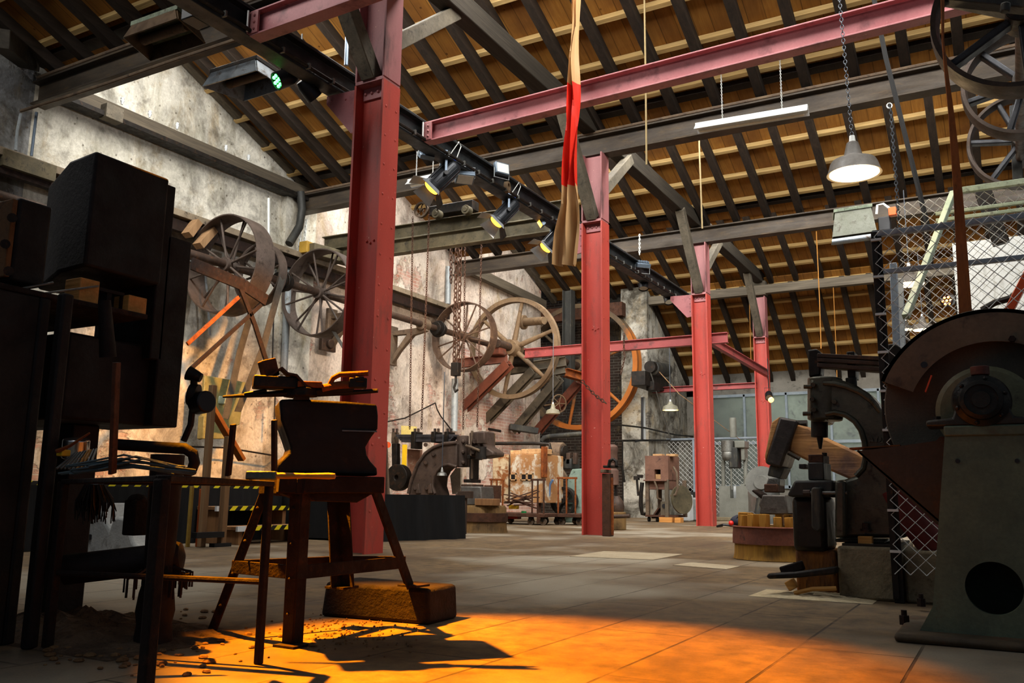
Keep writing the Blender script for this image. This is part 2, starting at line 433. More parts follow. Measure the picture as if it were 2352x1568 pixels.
SKY = NT('skylight_glass'); SKY.b.inputs['Base Color'].default_value = (.9, .95, 1, 1); SKY.set(.05, 0, .5)
SKY.b.inputs['Transmission Weight'].default_value = 1.0; SKY.b.inputs['IOR'].default_value = 1.05; SKYM = SKY.mat
RDG = 1.05                                        # the saw-tooth ridge stands close behind each valley
for i in range(1, 5):
    ya, yb = VAL[i], VAL[i + 1]; yr = ya + RDG; zr = ZV + SL * (yb - yr)
    n = int((yb - yr - .3) / .62) + 1
    slope('ceiling', yb, ZV, yr, zr, XW - .05, XR, -10.05 + .09 * i, .575, [(.30 + .62 * k) / (yb - yr) for k in range(n)],
          ['', 'boarded roof slope over the nearest bay at upper left', 'boarded roof slope coming down to the beam on the second red column',
           'boarded roof slope coming down to the beam on the third red column', 'boarded roof slope coming down to the beam on the farthest column'][i])
    nn = V((0, -(zr - ZV), RDG)).normalized()
    w = thing('window_%d' % i, 'long saw-tooth skylight in the roof %s' % ['', 'over the foreground', 'just beyond the nearest red column', 'between the second and third red columns', 'beyond the third red column'][i], 'skylight', (0, ya + .3, ZV), kind='structure')
    d = V((0, RDG, zr - ZV)); p0, p1 = V((0, ya, ZV)) + d * .12, V((0, ya, ZV)) + d
    m = MB(); vs = [V((x, 0, 0)) + p + nn * o for o in (.2, .206) for x, p in ((XW, p0), (XR, p0), (XR, p1), (XW, p1))]
    m.add(vs, [(0, 1, 2, 3), (7, 6, 5, 4), (0, 4, 5, 1), (1, 5, 6, 2), (2, 6, 7, 3), (3, 7, 4, 0)]); m.build('pane', SKYM, w, smooth=False)
    m = MB(); x = XW
    while x <= XR + .01: m.bar(V((x, 0, 0)) + p0 + nn * .18, V((x, 0, 0)) + p1 + nn * .18, .05, .06, nn); x += .96
    m.bar(V((XW, 0, 0)) + p0 + nn * .15, V((XR, 0, 0)) + p0 + nn * .15, .2, .12); m.build('glazing_bars', RAFTER, w)

# lean-to roof beyond the last column line
slope('ceiling', 23.45, 3.50, 20.5, 5.45, -8.3, XR, -8.1, .575, [.04 + .155 * k for k in range(7)], 'low boarded lean-to roof slope above the back windows')

# left wall (plaster), bays; the far bay shows its red brick
def wallx(name, mat, x, y0, y1, z0, z1, label, gable=None, th=.35):
    pts = [(x, y0, z0), (x, y1, z0), (x, y1, z1)]
    if gable: pts.append((x, gable[0], gable[1]))
    pts.append((x, y0, z1))
    return solo(MB().prism(pts, (-th, 0, 0)), name, mat, label, 'wall', kind='structure', origin=(0, 0, 0), smooth=False)


wallx('wall_left_near', DARKBR, XW, -4, 6.0, 0, ZV + .3, 'dark sooty brick left wall at the photo edge', (2.2, 7.35))
wallx('wall_left_gable', PLASTER, XW, 6.0, 10.75, 0, ZV + .25, 'pale stained plaster gable of the left wall', (7.05, 7.35))
wallx('wall_left_brick', PINKPL, XW, 10.75, 15.6, 0, ZV + .25, 'left wall where plaster has fallen to red brick', (11.8, 7.35))
wallx('wall_left_far', PINKPL, XW, 15.6, 20.0, 0, ZV + .25, 'far end of left wall behind the flywheels', (16.65, 7.35))
for nm, y, w, mt, lb in (('wall_left_pilaster', 10.75, .75, PLASTER, 'grey pilaster under the end of the second cross beam'), ('wall_left_pier', 15.6, .8, PINKPL, 'brick pier under the end of the third cross beam')):
    solo(MB().lohi((XW - .1, y - w / 2, 0), (XW + .14, y + w / 2, ZV - .1)), nm, mt, lb, 'wall', kind='structure', origin=(0, 0, 0), smooth=False)
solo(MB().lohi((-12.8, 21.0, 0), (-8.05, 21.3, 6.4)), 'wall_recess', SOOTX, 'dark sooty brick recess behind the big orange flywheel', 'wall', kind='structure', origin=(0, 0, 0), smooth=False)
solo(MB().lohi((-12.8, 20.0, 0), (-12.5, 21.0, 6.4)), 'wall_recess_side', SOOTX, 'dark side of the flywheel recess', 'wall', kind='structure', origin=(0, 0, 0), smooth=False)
m = MB().prism([(-7.55, 20.3, 0), (-7.55, 23.5, 0), (-7.55, 23.5, 3.55), (-7.55, 20.3, 5.75)], (-.7, 0, 0))
solo(m, 'wall_pier_far', SOOTW, 'sooty stone and plaster pier rising to the lean-to roof', 'wall', kind='structure', origin=(0, 0, 0), smooth=False)

# back wall with the long window band
BACKW = worn('grey_back_wall', '#77736a', '#8e8a80', '#5b574f', 2, rough=.9)
m = MB().lohi((-7.55, 23.35, 3.25), (4, 23.55, 3.9)); m.lohi((-7.55, 23.35, 0), (4, 23.55, .75)); m.lohi((-7.55, 23.35, 0), (-7.05, 23.55, 3.4))
solo(m, 'wall_back', BACKW, 'grey back wall around the window band', 'wall', kind='structure', origin=(0, 0, 0), smooth=False)
GLS = NT('window_glass'); GLS.b.inputs['Base Color'].default_value = (.8, .86, .85, 1); GLS.set(.06, 0, .5); GLS.b.inputs['Transmission Weight'].default_value = .9
GLS.b.inputs['IOR'].default_value = 1.1
FRAMEB = worn('window_frame_grey', '#7f8d98', '#98a4ab', None, 4, rough=.5)
w = thing('window_5', 'long grey framed window band in the back wall', 'window', (-3, 23.3, .75), kind='structure')
fr = MB(); xs = [-7.05, -5.95, -4.85, -3.75, -2.6, -1.4, 0, 2]
for z in (3.22, 1.95, .80): fr.bar((xs[0], 23.32, z), (xs[-1], 23.32, z), .07, .08)
for x in xs: fr.bar((x, 23.32, .75), (x, 23.32, 3.25), .06, .07, (0, 1, 0))
fr.build('window_frame', FRAMEB, w, bev=.006)
for a, c in zip(xs[:-1], xs[1:]): MB().lohi((a, 23.36, .8), (c, 23.366, 3.2)).build('pane', GLS.mat, w, smooth=False)
ROOMB = worn('room_beyond', '#5d6156', '#767a6c', '#3a3d38', 1.2, rough=.9, fine=8)
m = MB().lohi((-10, 25.8, -.2), (4, 26, 4)); m.lohi((-10, 23.6, 3.9), (4, 26, 4.0))
solo(m, 'wall_beyond', ROOMB, 'dim grey room wall seen through the back windows', 'wall', kind='structure', origin=(0, 0, 0), smooth=False)
# white rendered wall on the right, seen through the cage mesh
WHITER = worn('white_render', '#c9cbc6', '#dcdcd6', '#a9a79d', 2, rough=.9, stretch=(1, 6, .3))
solo(MB().lohi((-.36, 12.0, 0), (4.5, 12.2, 3.72)), 'wall_right', WHITER, 'white rendered partition behind the mesh cage at right', 'wall', kind='structure', origin=(0, 0, 0), smooth=False)

PATCH = worn('pale_floor_patch', '#a99a7f', '#bcae93', None, 5, rough=.85)
for quad, nm, lab in ((((1308, 1278), (1388, 1266), (1568, 1273), (1500, 1286)), 'floor_patch', 'pale repaired slab patch in the middle of the floor'), (((1545, 1298), (1588, 1292), (1700, 1301), (1668, 1308)), 'floor_patch', 'tan slab patch in the floor before the hooped tub')):
    pp = [at(x, y, Z=0) for x, y in quad]; solo(MB().prism(pp, (0, 0, .004)), nm, PATCH, lab, 'floor', kind='structure', smooth=False)
# ------------------------------------------------------------------ columns, beams, braces
def red_mat(name, a, bcol, soot, zsc=.25):
    m = NT(name); v = m.mapping((1, 1, zsc)); n = m.noise(v, 2.2, 6, .6, .3)
    c = m.mix(m.ramp(n, .3, .62), hexc(a), hexc(bcol))
    c = m.mix(m.ramp(m.noise(v, 5, 7, .65), .54, .72), c, hexc(soot))
    sp = m.noise(m.obj, 26, 3, .5); c = m.mix(m.ramp(sp, .72, .76), c, hexc('#d09a8a'))
    c = m.mix(.35, c, m.ramp(m.noise(m.obj, 70, 4), .2, .8, (.5, .5, .5, 1), (1, 1, 1, 1)), 'MULTIPLY')
    m.color(c); m.set(.5, 0, .4); m.bump(m.noise(m.obj, 30, 5), .12, .004); return m.mat


REDC = red_mat('red_oxide_paint', '#a8352a', '#b8463a', '#6d4038')
REDT = red_mat('dusty_red_paint', '#94585a', '#a86c6c', '#5c4040')
REDB = red_mat('mauve_red_beam_paint', '#ab666a', '#bd7c7e', '#7d4c4e', 1)
REDM = red_mat('deep_red_bar_paint', '#86383a', '#9a4745', '#57302e', 1)
STEELB = worn('black_sooted_beam', '#38312a', '#53483b', '#5b4a35', 3, rough=.6, metal=.2, stretch=(.4, .4, 2))
RAILM = worn('black_rail_steel', '#24272a', '#3a3e40', '#1a1a1a', 4, rough=.5, metal=.3)

cols = [(-4.85, 5.98, .34, 'tall red steel column standing nearest, behind the anvil'), (-4.72, 10.70, .31, 'middle red steel column beside the iron leg vise'),
        (-4.73, 15.60, .30, 'third red steel column near the grey press'), (-4.80, 20.55, .30, 'farthest red steel column against the back windows')]
for i, (cx, cy, dp, lab) in enumerate(cols):
    root = thing('steel_column', lab, 'column', (cx, cy, 0), 'red steel columns of the hall')
    m = MB().ibeam((cx, cy, 0), (cx, cy, 4.24), .25, dp, .022, .016, (1, 0, 0))
    for z in [.35 + .28 * k for k in range(14)]:
        for dy in (-.075, .075): m.sph((cx + dp / 2, cy + dy, z), .014, 6, (.5, 1, 1))
    for k in range(3): m.sph((cx - .04 + .04 * k, cy - .012, 2.75 - (.02 if k == 1 else 0)), .012, 6)
    m.build('shaft', REDC, root, bev=.003)
    m = MB().ibeam((cx, cy, 4.27), (cx, cy, 5.24), .25, dp, .022, .016, (1, 0, 0)); m.build('upper_shaft', REDT, root, bev=.003)
    m = MB().lohi((cx - dp / 2 + .01, cy - .13, 4.235), (cx + dp / 2 - .01, cy + .13, 4.27)).lohi((cx - dp / 2 + .03, cy - .03, 4.12), (cx + dp / 2 - .03, cy - .008, 4.235))
    for k in range(4): m.sph((cx - dp / 2 + .06 + k * (dp - .12) / 3, cy - .035, 4.18), .016, 8)
    m.build('splice_plate', REDT, root, bev=.003)
    m = MB().prism([(cx - dp / 2, cy - .012, 4.27), (cx - dp / 2 - .44, cy - .012, 4.285), (cx - dp / 2 - .44, cy - .012, 4.2), (cx - dp / 2 - .12, cy - .012, 3.84), (cx - dp / 2, cy - .012, 3.86)], (0, .024, 0))
    for a, z in ((.06, 4.2), (.06, 4.1), (.06, 3.95), (.2, 4.2), (.38, 4.22)): m.sph((cx - dp / 2 - a, cy - .014, z), .012, 6)
    if i < 3: m.build('gusset_bracket', REDB, root, bev=.002)

def solo_bar(name, p, q, w, h, mt, lab, cat, up=(0, 0, 1), group=None, kind='I', bev=.006, tf=.02, tw=.014):
    m = MB()
    (m.ibeam(p, q, w, h, tf, tw, up) if kind == 'I' else m.bar(p, q, w, h, up))
    return solo(m, name, mt, lab, cat, group, bev=bev)


# crane rail along the columns
m = MB().ibeam((-5.38, .8, 4.43), (-5.38, 16.7, 4.43), .17, .27, .025, .014)
r = thing('crane_rail', 'long black steel rail running beside the red columns under the roof', 'rail', (-5.38, 8, 4.29)); m.build('rail_beam', RAILM, r, bev=.004)
MB().bar((-5.38, .8, 4.59), (-5.38, 16.7, 4.59), .06, .05).build('rail_head', STEEL, r, bev=.006)
MB().tube([(-5.27, .8, 4.33), (-5.27, 16.6, 4.33)], .018, 8).build('conduit', IRON, r)
cab = MB()
for k in range(46): cab.box((-5.268, 1.2 + .33 * k, 4.33), (.05, .02, .05))
cab.build('conduit_clip', STEEL, r)

def red_beam(name, y, x0, x1, z0, z1, lab):
    root = thing(name, lab, 'beam', (x0, y, z0)); p, q = V((x0, y, z0)), V((x1, y, z1))
    MB().ibeam(p, q, .13, .23, .016, .012).build('joist', REDB, root, bev=.003)
    m = MB().lohi((x0, y - .075, z0 - .1), (x0 + .1, y - .055, z0 + .1)).lohi((x0 - .012, y - .09, z0 - .1), (x0, y + .07, z0 + .1))
    for dz in (-.06, 0, .06): m.sph((x0 + .06, y - .077, z0 + dz), .014, 6)
    m.build('end_cleat', REDT, root); MB().cyl((x0 + .01, y - .1, z0 - .09), (x0 + .01, y - .1, z0 + .1), .009).build('white_cable', GALV, root)


red_beam('cross_beam', 7.42, -5.29, 3.0, 4.42, 4.60, 'long mauve red beam crossing the hall in front of the hanging banner')
red_beam('cross_beam', 4.86, -5.29, 3.0, 4.40, 4.55, 'mauve red beam at the top left ending on the black rail')
for y, lab in ((1.15, 'black cross beam closest to the camera, above the view'), (6.0, 'black beam at top left reaching the dark brick wall'), (10.75, 'long dusty black beam with a pipe on it, on the second column'),
               (15.6, 'dark beam over the third red column, under the green lidded heater')):
    root = thing('roof_beam', lab, 'beam', (-4, y, 5.24), 'dark cross beams')
    MB().ibeam((XW + .1, y, 5.395), (XR, y, 5.395), .20, .31, .026, .016).build('joist', STEELB, root, bev=.004)
    if y in (6.0, 10.75): MB().tube([(XW + .2, y - .1, 5.57), (XR, y - .1, 5.57)], .022, 8).build('pipe', DUSTY, root)
solo(MB().bar((-8.2, 20.5, 5.40), (XR, 20.5, 5.40), .18, .21), 'roof_beam', GRTIMX, 'grey timber beam crossing behind the third column above the lean-to', 'beam', 'dark cross beams', bev=.01)
MBt = MB().bar((-4.78, 1.0, 5.70), (-4.78, 20.75, 5.70), .2, .26); solo(MBt, 'roof_purlin', DKTIMB, 'heavy dark timber running along the tops of the columns', 'beam', bev=.012)
for i, (cx, cy, dp, lab) in enumerate(cols):
    w = ['nearest', 'second', 'third', 'farthest'][i]
    if i < 3: solo(MB().bar((cx + .02, cy + .13, 4.72), (cx + .05, cy + 1.18, 5.60), .13, .15), 'knee_brace', GRTIMB, 'grey timber brace leaning away from the top of the %s red column' % w, 'brace', 'timber knee braces', bev=.008)
    solo(MB().bar((cx, cy - .09, 4.30), (cx, cy - 1.12, 5.60), .15, .15), 'knee_brace', GRTIMB if i else GRTIMB, 'grey timber brace in the web of the %s red column, leaning to the camera' % w, 'brace', 'timber knee braces', bev=.008)
solo(MB().box((-4.78, 20.55, 5.44), (.32, .26, .34)), 'timber_packer', GRTIMB, 'square grey timber block on top of the farthest red column', 'block', bev=.01)

# lower red bar behind the columns, strut and window beam
solo_bar('tie_beam', (-8.6, 15.82, 3.43), (-4.30, 15.82, 3.44), .12, .2, REDM, 'red steel bar tying the second and third columns in front of the orange flywheel', 'beam')
solo_bar('strut', (-4.66, 15.9, 3.43), (-4.66, 20.45, 3.38), .1, .16, REDM, 'dark red strut running from the third column back to the farthest', 'beam')
solo_bar('window_beam', (-7.5, 20.5, 3.12), (-4.92, 20.5, 3.12), .12, .14, REDM, 'red steel beam above the back windows beside the farthest column', 'beam')
# hoist beams from the wall to the rail
for (a, c, lab) in (((745, 562), (1318, 476), 'dusty olive hoist beam carrying the hand chain trolley'), ((748, 592), (1300, 512), 'lower dusty olive beam hung with chains')):
    p, q = at(a[0], a[1], X=-10.2), at(c[0], c[1], X=-5.5)
    solo_bar('hoist_beam', p, q, .16, .25, OLIVE, lab, 'beam')
p, q = at(850, 583, X=-9.2), at(1345, 520, X=-5.6)
solo(MB().tube([p, q], .022, 8), 'steam_pipe', GALVP, 'thin pale pipe under the olive hoist beams', 'pipe')

# timbers on the gable
solo(MB().bar((-10.28, 6.1, 5.58), (-10.28, 11.2, 5.63), .16, .2), 'wall_plate', GRTIMY, 'long grey timber on the gable wall studded with insulators', 'beam', bev=.01)
solo(MB().bar((-10.22, 6.1, 5.44), (-10.22, 11.2, 5.49), .22, .07), 'wall_underbar', IRON, 'dark bar under the insulator timber on the gable', 'channel', bev=.006)  # dark bar along the underside of the wall timber
ins = [(281, 232), (344, 262), (407, 289), (519, 340), (571, 362)]
for k, (x, y) in enumerate(ins):
    p = at(x, y, X=-10.2)
    m = MB().lathe(p, (0, 0, 1), [(.012, -.05), (.02, -.02), (.03, 0), (.02, .02), (.028, .04), (.008, .055)], 10)
    solo(m, 'insulator', WHITEP, ['white insulator nearest the left end of the wall timber', 'second white insulator along the wall timber', 'middle white insulator on the wall timber', 'fourth white insulator along the wall timber', 'white insulator nearest the gable foot'][k], 'insulator', 'insulators on the wall timber')
solo(MB().bar((-10.3, 7.2, 7.29), (-10.3, 11.05, 5.75), .14, .17), 'gable_rafter', GRTIMY, 'weathered rafter sloping down the plaster gable', 'rafter', bev=.008)
solo(MB().bar((-10.3, 7.15, 7.2), (-10.3, 6.2, 5.80), .14, .17), 'gable_rafter', GRTIMY, 'weathered rafter climbing the gable behind the heater', 'rafter', bev=.008)
solo(MB().box(at(256, 262, X=-10.15), (.16, .26, .2)), 'timber_corbel', GRTIMB, 'small timber block under the wall timber', 'block', bev=.008)
p, q = at(1075, 655, X=-10.2), at(1262, 690, X=-10.2)
solo(MB().bar((-10.25, 15.8, 5.55), (-10.25, 19.9, 5.45), .14, .22), 'wall_plate', GRTIMY, 'grey timber on the far gable above the thin flywheel', 'beam', bev=.01)
solo(MB().bar((-10.3, 16.7, 7.27), (-10.3, 20.6, 5.7), .14, .17), 'gable_rafter', GRTIMY, 'weathered rafter on the far gable above the flywheels', 'rafter', bev=.008)
# ledge rail along the wall
a, c = at(405, 487, X=-10.15), at(1005, 702, X=-10.15)
zz = (a.z + c.z) / 2; DUSTL = worn('dusty_ledge', '#7d6f5c', '#95866f', '#3d342b', 4, rough=.85)
root = thing('wall_ledge', 'dusty channel ledge running along the left wall behind the pulleys', 'ledge', (-10.15, 9, zz))
MB().bar((-10.2, 4.5, zz), (-10.2, 15.2, zz), .3, .10).build('shelf_plate', DUSTL, root, bev=.006); MB().bar((-10.15, 4.5, zz - .17), (-10.15, 15.2, zz - .17), .1, .16).build('lower_channel', DARKRUST, root)
solo(MB().bar(at(0, 362, X=-10.1), at(120, 402, X=-10.1), .16, .2), 'wall_ledge', OLIVE, 'olive beam on the dark brick wall at the left edge', 'ledge')
solo(MB().tube([at(48, 262, X=-10.2), at(40, 300, X=-10.2), at(36, 345, X=-10.2)], .02, 8), 'conduit', GALVP, 'grey conduit on the dark brick wall, nearer the photo edge', 'pipe')
solo(MB().tube([at(84, 258, X=-10.2), at(72, 358, X=-10.2)], .018, 8), 'conduit', ALU, 'thin bluish conduit on the dark brick wall, beside the beam end', 'pipe')
solo(MB().tube([at(48, 255, Y=5.8), at(150, 223, Y=5.8), at(250, 190, Y=5.8), at(400, 138, Y=5.8), at(560, 85, Y=5.8)], .02, 8), 'conduit', DUSTY, 'thin conduit slung under the top left black beam', 'pipe')
solo(MB().bar(at(0, 88, Y=5.0), at(100, 165, Y=6.4), .2, .22), 'roof_strut', DKTIMB, 'dark sloping timber strut in the top left corner', 'beam', bev=.01)

# ------------------------------------------------------------------ heaters
def heater(c4, zb, h, lab, bodym, lidm, extra):
    """trough heater from its four bottom corners"""
    c = [V(p) for p in c4]; ctr = sum(c, V()) / 4
    root = thing('radiant_heater', lab, 'heater', (ctr.x, ctr.y, zb), 'gas radiant heaters under the roof')
    top = [p.lerp(ctr, .18) + V((0, 0, h)) for p in c]
    m = MB(); th = .012
    for i in range(4):
        j = (i + 1) % 4; n = (c[j] - c[i]).cross(top[i] - c[i]).normalized() * th
        m.add([c[i], c[j], top[j], top[i], c[i] + n, c[j] + n, top[j] + n, top[i] + n], [(0, 1, 2, 3), (7, 6, 5, 4), (0, 4, 5, 1), (1, 5, 6, 2), (2, 6, 7, 3), (3, 7, 4, 0)])
    m.build('reflector_hood', bodym, root)
    m = MB().prism([p.lerp(ctr, .12) + V((0, 0, h)) for p in c], (0, 0, .05)); m.build('lid', lidm, root, bev=.006)
    a, bb = (c[0] + c[3]) / 2, (c[1] + c[2]) / 2
    MB().tube([a.lerp(bb, .1) + V((0, 0, h * .6)), a.lerp(bb, .9) + V((0, 0, h * .6))], .045, 12).build('burner_tube', DUSTY, root)
    if extra:
        m = MB().box(c[1] + V((.12, .1, h * .6)), (.16, .2, .2)); m.build('valve_box', BLACKP, root, bev=.01)
        MB().box(c[1] + V((.24, -.02, h * 1.0)), (.10, .1, .12)).build('orange_actuator', ORANGEP, root, bev=.008)
        MB().tube([c[1] + V((.03, -.02, h)), c[1] + V((.05, -.04, h + .12)), c[1] + V((.13, -.04, h + .13)), c[1] + V((.2, -.03, h + .06))], .018, 8).build('gas_pipe', GALV, root)
    return root


z1 = 4.75
BRNIN = worn('brown_sheet', '#3a2a1a', '#54402a', '#2a1f16', 4, rough=.5, metal=.4)
heater([at(285, 88, Z=z1), at(408, 44, Z=z1), at(470, 100, Z=z1), at(345, 140, Z=z1)], z1, .13, 'box heater with mossy green lid in the top left corner', BRNIN, GREENW, True)
z1 = 4.85
SILV = worn('silver_reflector', '#7f888f', '#969da2', '#5d5044', 3, rough=.45, metal=.8)
heater([at(466, 200, Z=z1), at(590, 163, Z=z1), at(652, 203, Z=z1), at(560, 232, Z=z1)], z1, .16, 'box heater with silvery reflector beside the green stage light', SILV, IRON, False)
z1 = 4.15; OLH = worn('olive_hood', '#4f5144', '#62645a', '#3a352a', 4, rough=.5, metal=.3)
heater([at(1910, 563, Z=z1), at(2012, 549, Z=z1), at(2014, 530, Z=z1), at(1912, 544, Z=z1)], z1, .36, 'green lidded heater hanging left of the mesh cage', OLH, GREENW, True)
solo(MB().tube([at(1912, 556, Y=12.3), at(2008, 543, Y=12.3)], .045, 12), 'heater_tube', SILV, 'bright silvery tube along the bottom of the green lidded heater', 'tube')

# ------------------------------------------------------------------ lamps
def pendant(p, r, lab, chain_to=None, shade=LAMPG, glowm=WARMDISC, lit=True, hgt=1.0, cable=True, light=0):
    p = V(p); root = thing('pendant_lamp', lab, 'lamp', p, 'enamel pendant lamps'); h = r * 1.25 * hgt
    m = MB().lathe(p, (0, 0, 1), [(r * .93, .004), (r, 0), (r * .98, .02 * r), (r * .86, r * .42), (r * .80, r * .52), (r * .40, r * .66), (r * .34, r * .75), (r * .22, h), (r * .16, h + .01), (r * .30, r * .72), (r * .72, r * .5), (r * .90, r * .1)], 36, close=True)
    m.build('lamp_shade', shade, root)
    MB().cyl(p + V((0, 0, h)), p + V((0, 0, h + r * .3)), r * .13, r * .1, 12).build('cap', GALV, root)
    m = MB().lathe(p, (0, 0, 1), [(0, r * .04), (r * .5, r * .03), (r * .9, r * .012), (r * .9, r * .05), (0, r * .16)], 32); m.build('glowing_diffuser', glowm, root)
    if cable:
        t = V(chain_to) if chain_to is not None else p + V((0, 0, 1.6))
        (MB().chain(p + V((0, 0, h + r * .3)), t, .042, .0035, 5, 8) if chain_to is not None else MB().tube([p + V((0, 0, h + r * .3)), t], .008, 6)).build('chain' if chain_to is not None else 'cable', CHAINM, root)
    if light:
        l = bpy.data.lights.new('lamp', 'POINT'); l.energy = light; l.color = (1, .72, .38); l.shadow_soft_size = r * .6
        o = bpy.data.objects.new('lamp_light', l); o.location = p + V((0, 0, -.06)); COL.objects.link(o)
    return root


pl = at(1962, 400, Y=7.2); r0 = 60 / FPX * (pl - EYEP).dot(FW)
pendant(pl, r0, 'large grey enamel pendant lamp glowing near the top right', (pl.x - .08, pl.y + .02, 6.2), light=30)
pm = at(2090, 654, Y=15); pendant(pm, 34 / FPX * (pm - EYEP).dot(FW), 'lit pendant lamp seen through the upper cage mesh', light=15)
pm = at(2120, 758, Y=19); pendant(pm, 24 / FPX * (pm - EYEP).dot(FW), 'lit pendant lamp seen low through the mesh above the grinder', light=10)
pm = at(2082, 757, Y=21.5); pendant(pm, 16 / FPX * (pm - EYEP).dot(FW), 'small lit pendant lamp left of the low one in the mesh', light=6)
pm = at(1540, 942, Y=18.0); pendant(pm, 19 / FPX * (pm - EYEP).dot(FW), 'cream pendant lamp with glowing yellow rim before the back windows', shade=LAMPC, glowm=WARMDIM, light=8, hgt=.8)
pm = at(1270, 950, Y=15.2); pendant(pm, 17 / FPX * (pm - EYEP).dot(FW), 'unlit cream pendant lamp left of the middle red column', shade=LAMPC, glowm=SHADEIN, hgt=1.0)
pm = at(1015, 1092, Y=11.2); pendant(pm, 12 / FPX * (pm - EYEP).dot(FW), 'small grey lamp hanging in the mouth of the spring hammer', shade=STEEL, glowm=SHADEIN, hgt=1.0)

pm = at(838, 378, Y=9.6); pendant(pm, .16, 'dark pendant lamp with amber inside, half hidden by the nearest red column', shade=OLIVE, glowm=WARMDIM, hgt=.8)
def cyl_between(mb, p, d, a, c, r, r2=None, n=20): mb.cyl(p + d * a, p + d * c, r, r2, n)


ALUL = plain('pale_barn_door', '#a9b0b6', .5, .2)


def spotlight(p, d, L, r, lab, rail, doors=True):
    """theatre spotlight: ribbed barrel, yoke, barn doors, glowing lens"""
    p, d = V(p), V(d).normalized(); root = thing('stage_spotlight', lab, 'spotlight', p, 'theatre spotlights on the rail')
    x, y, z = basis(d)
    m = MB(); m.lathe(p - d * L * .5, d, [(.02, 0), (r * .8, 0), (r * .95, L * .06), (r, L * .12), (r, L * .9), (r * 1.12, L * .92), (r * 1.12, L), (r * .9, L), (r * .9, L * .9)], 20)
    for k in range(14):
        a = 2 * PI * k / 14; o = x * math.cos(a) + y * math.sin(a)
        m.bar(p - d * L * .38 + o * r, p + d * L * .36 + o * r, .006, r * .16, o)
    m.build('barrel', ALUD, root, bev=.002)
    MB().cyl(p + d * L * .49, p + d * L * .505, r * .9, None, 24).build('lens', SPOTG, root)
    m = MB(); s = x if abs(x.z) < abs(y.z) else y
    top = p + V((0, 0, r * 2.6))
    for sg in (-1, 1): m.bar(p + s * sg * r * 1.15, top + s * sg * r * 1.15, .03, .008, s)
    m.bar(top - s * r * 1.2, top + s * r * 1.2, .03, .008); m.cyl(top, V((top.x, top.y, rail)), .014, None, 8)
    m.build('yoke', ALU, root, bev=.002)
    MB().sph(p - d * L * .5 + V((0, 0, r * .6)), r * .18, 10).build('blue_knob', BLUEP, root)
    for sg in (-1, 1): MB().cyl(p + s * sg * r * 1.0, p + s * sg * r * 1.35, r * .25, None, 12).build('tilt_knob', BLACKP, root)
    if doors:
        f = p + d * L * .5
        for k, (a, mt) in enumerate(((x, ALUL), (-x, ALUL), (y, ALUL), (-y, IRON))):
            o = a * r; t = d.cross(a); e = (d * .62 + a * .8).normalized() * r * 1.5
            mm = MB().prism([f + o - t * r * .9, f + o + t * r * .9, f + o + e + t * r * 1.25, f + o + e - t * r * 1.25], d.cross(t).normalized() * .003)
            mm.build('barn_door', mt, root)
    MB().tube([p - d * L * .5 + V((0, 0, r * .3)), p - d * L * .62 + V((.04, 0, r * 1.8)), p - d * L * .4 + V((.06, .03, r * 3)), V((p.x, p.y, rail - .02))], .006, 6).build('safety_cable', GALV, root)
    return root


DS = (-.46, -.52, -.80)
spotlight(at(1018, 405, X=-5.42), DS, .42, .105, 'front spotlight on the rail, largest, with wide barn doors', 4.3)
spotlight(at(1162, 487, X=-5.42), DS, .40, .10, 'middle spotlight hanging below the rail with its lens aglow', 4.3)
spotlight(at(1272, 548, X=-5.42), DS, .40, .10, 'third spotlight half hidden by the hanging banner', 4.3)


def floodlight(p, d, s, lab, rail, body=ALU, glass=None, sgn=1):
    p, d = V(p), V(d).normalized(); root = thing('floodlight', lab, 'floodlight', p, 'small floodlights on the rail'); x, y, z = basis(d)
    R = Matrix((x, y, z)).transposed()
    m = MB().box(p, (s, s * .75, s * .3), R)
    for k in range(5): m.box(p - d * s * .2 + x * s * (k - 2) * .18, (s * .05, s * .6, s * .2), R)
    m.build('housing', body, root, bev=s * .04)
    MB().box(p + d * s * .155, (s * .86, s * .6, s * .02), R).build('glass', glass or GALV, root)
    m = MB(); t = p + V((0, 0, s * .62 * sgn))
    for sg in (-1, 1): m.bar(p + x * sg * s * .54, t + x * sg * s * .54, s * .08, s * .02, x)
    m.bar(t - x * s * .56, t + x * s * .56, s * .1, s * .02)
    if rail: m.cyl(t, V((t.x, t.y, max(rail, t.z + .01))), .01, None, 6)
    m.build('bracket', GALVP, root); return root


floodlight(at(978, 358, X=-5.5), (-.5, .3, -.7), .17, 'small floodlight hanging ahead of the front spotlight', 4.3)
floodlight(at(1152, 388, X=-5.2), (.8, -.4, .1), .2, 'square floodlight perched on top of the rail', None, sgn=-1)
floodlight(at(1243, 512, X=-5.42), (-.6, -.5, -.5), .15, 'small floodlight with orange glow between the spotlights', 4.3, glass=SPOTG)
floodlight(at(1068, 408, X=-5.35), (.3, -.3, -.8), .22, 'grey floodlight tucked behind the front spotlight', 4.3)
floodlight(at(1475, 608, X=-5.25), (-.3, .3, -.9), .25, 'small floodlight clamped to the far end of the rail', None, sgn=-1)


q = at(1165, 430, X=-5.27); m = MB().ring(q, (1, .2, 0), .075, .05, .05, 24).cyl(q + V((-.03, 0, 0)), q + V((.0, 0, 0)), .03)
solo(m, 'pipe_clamp', TANIRON, 'round tan clamp ring on the side of the rail', 'clamp')


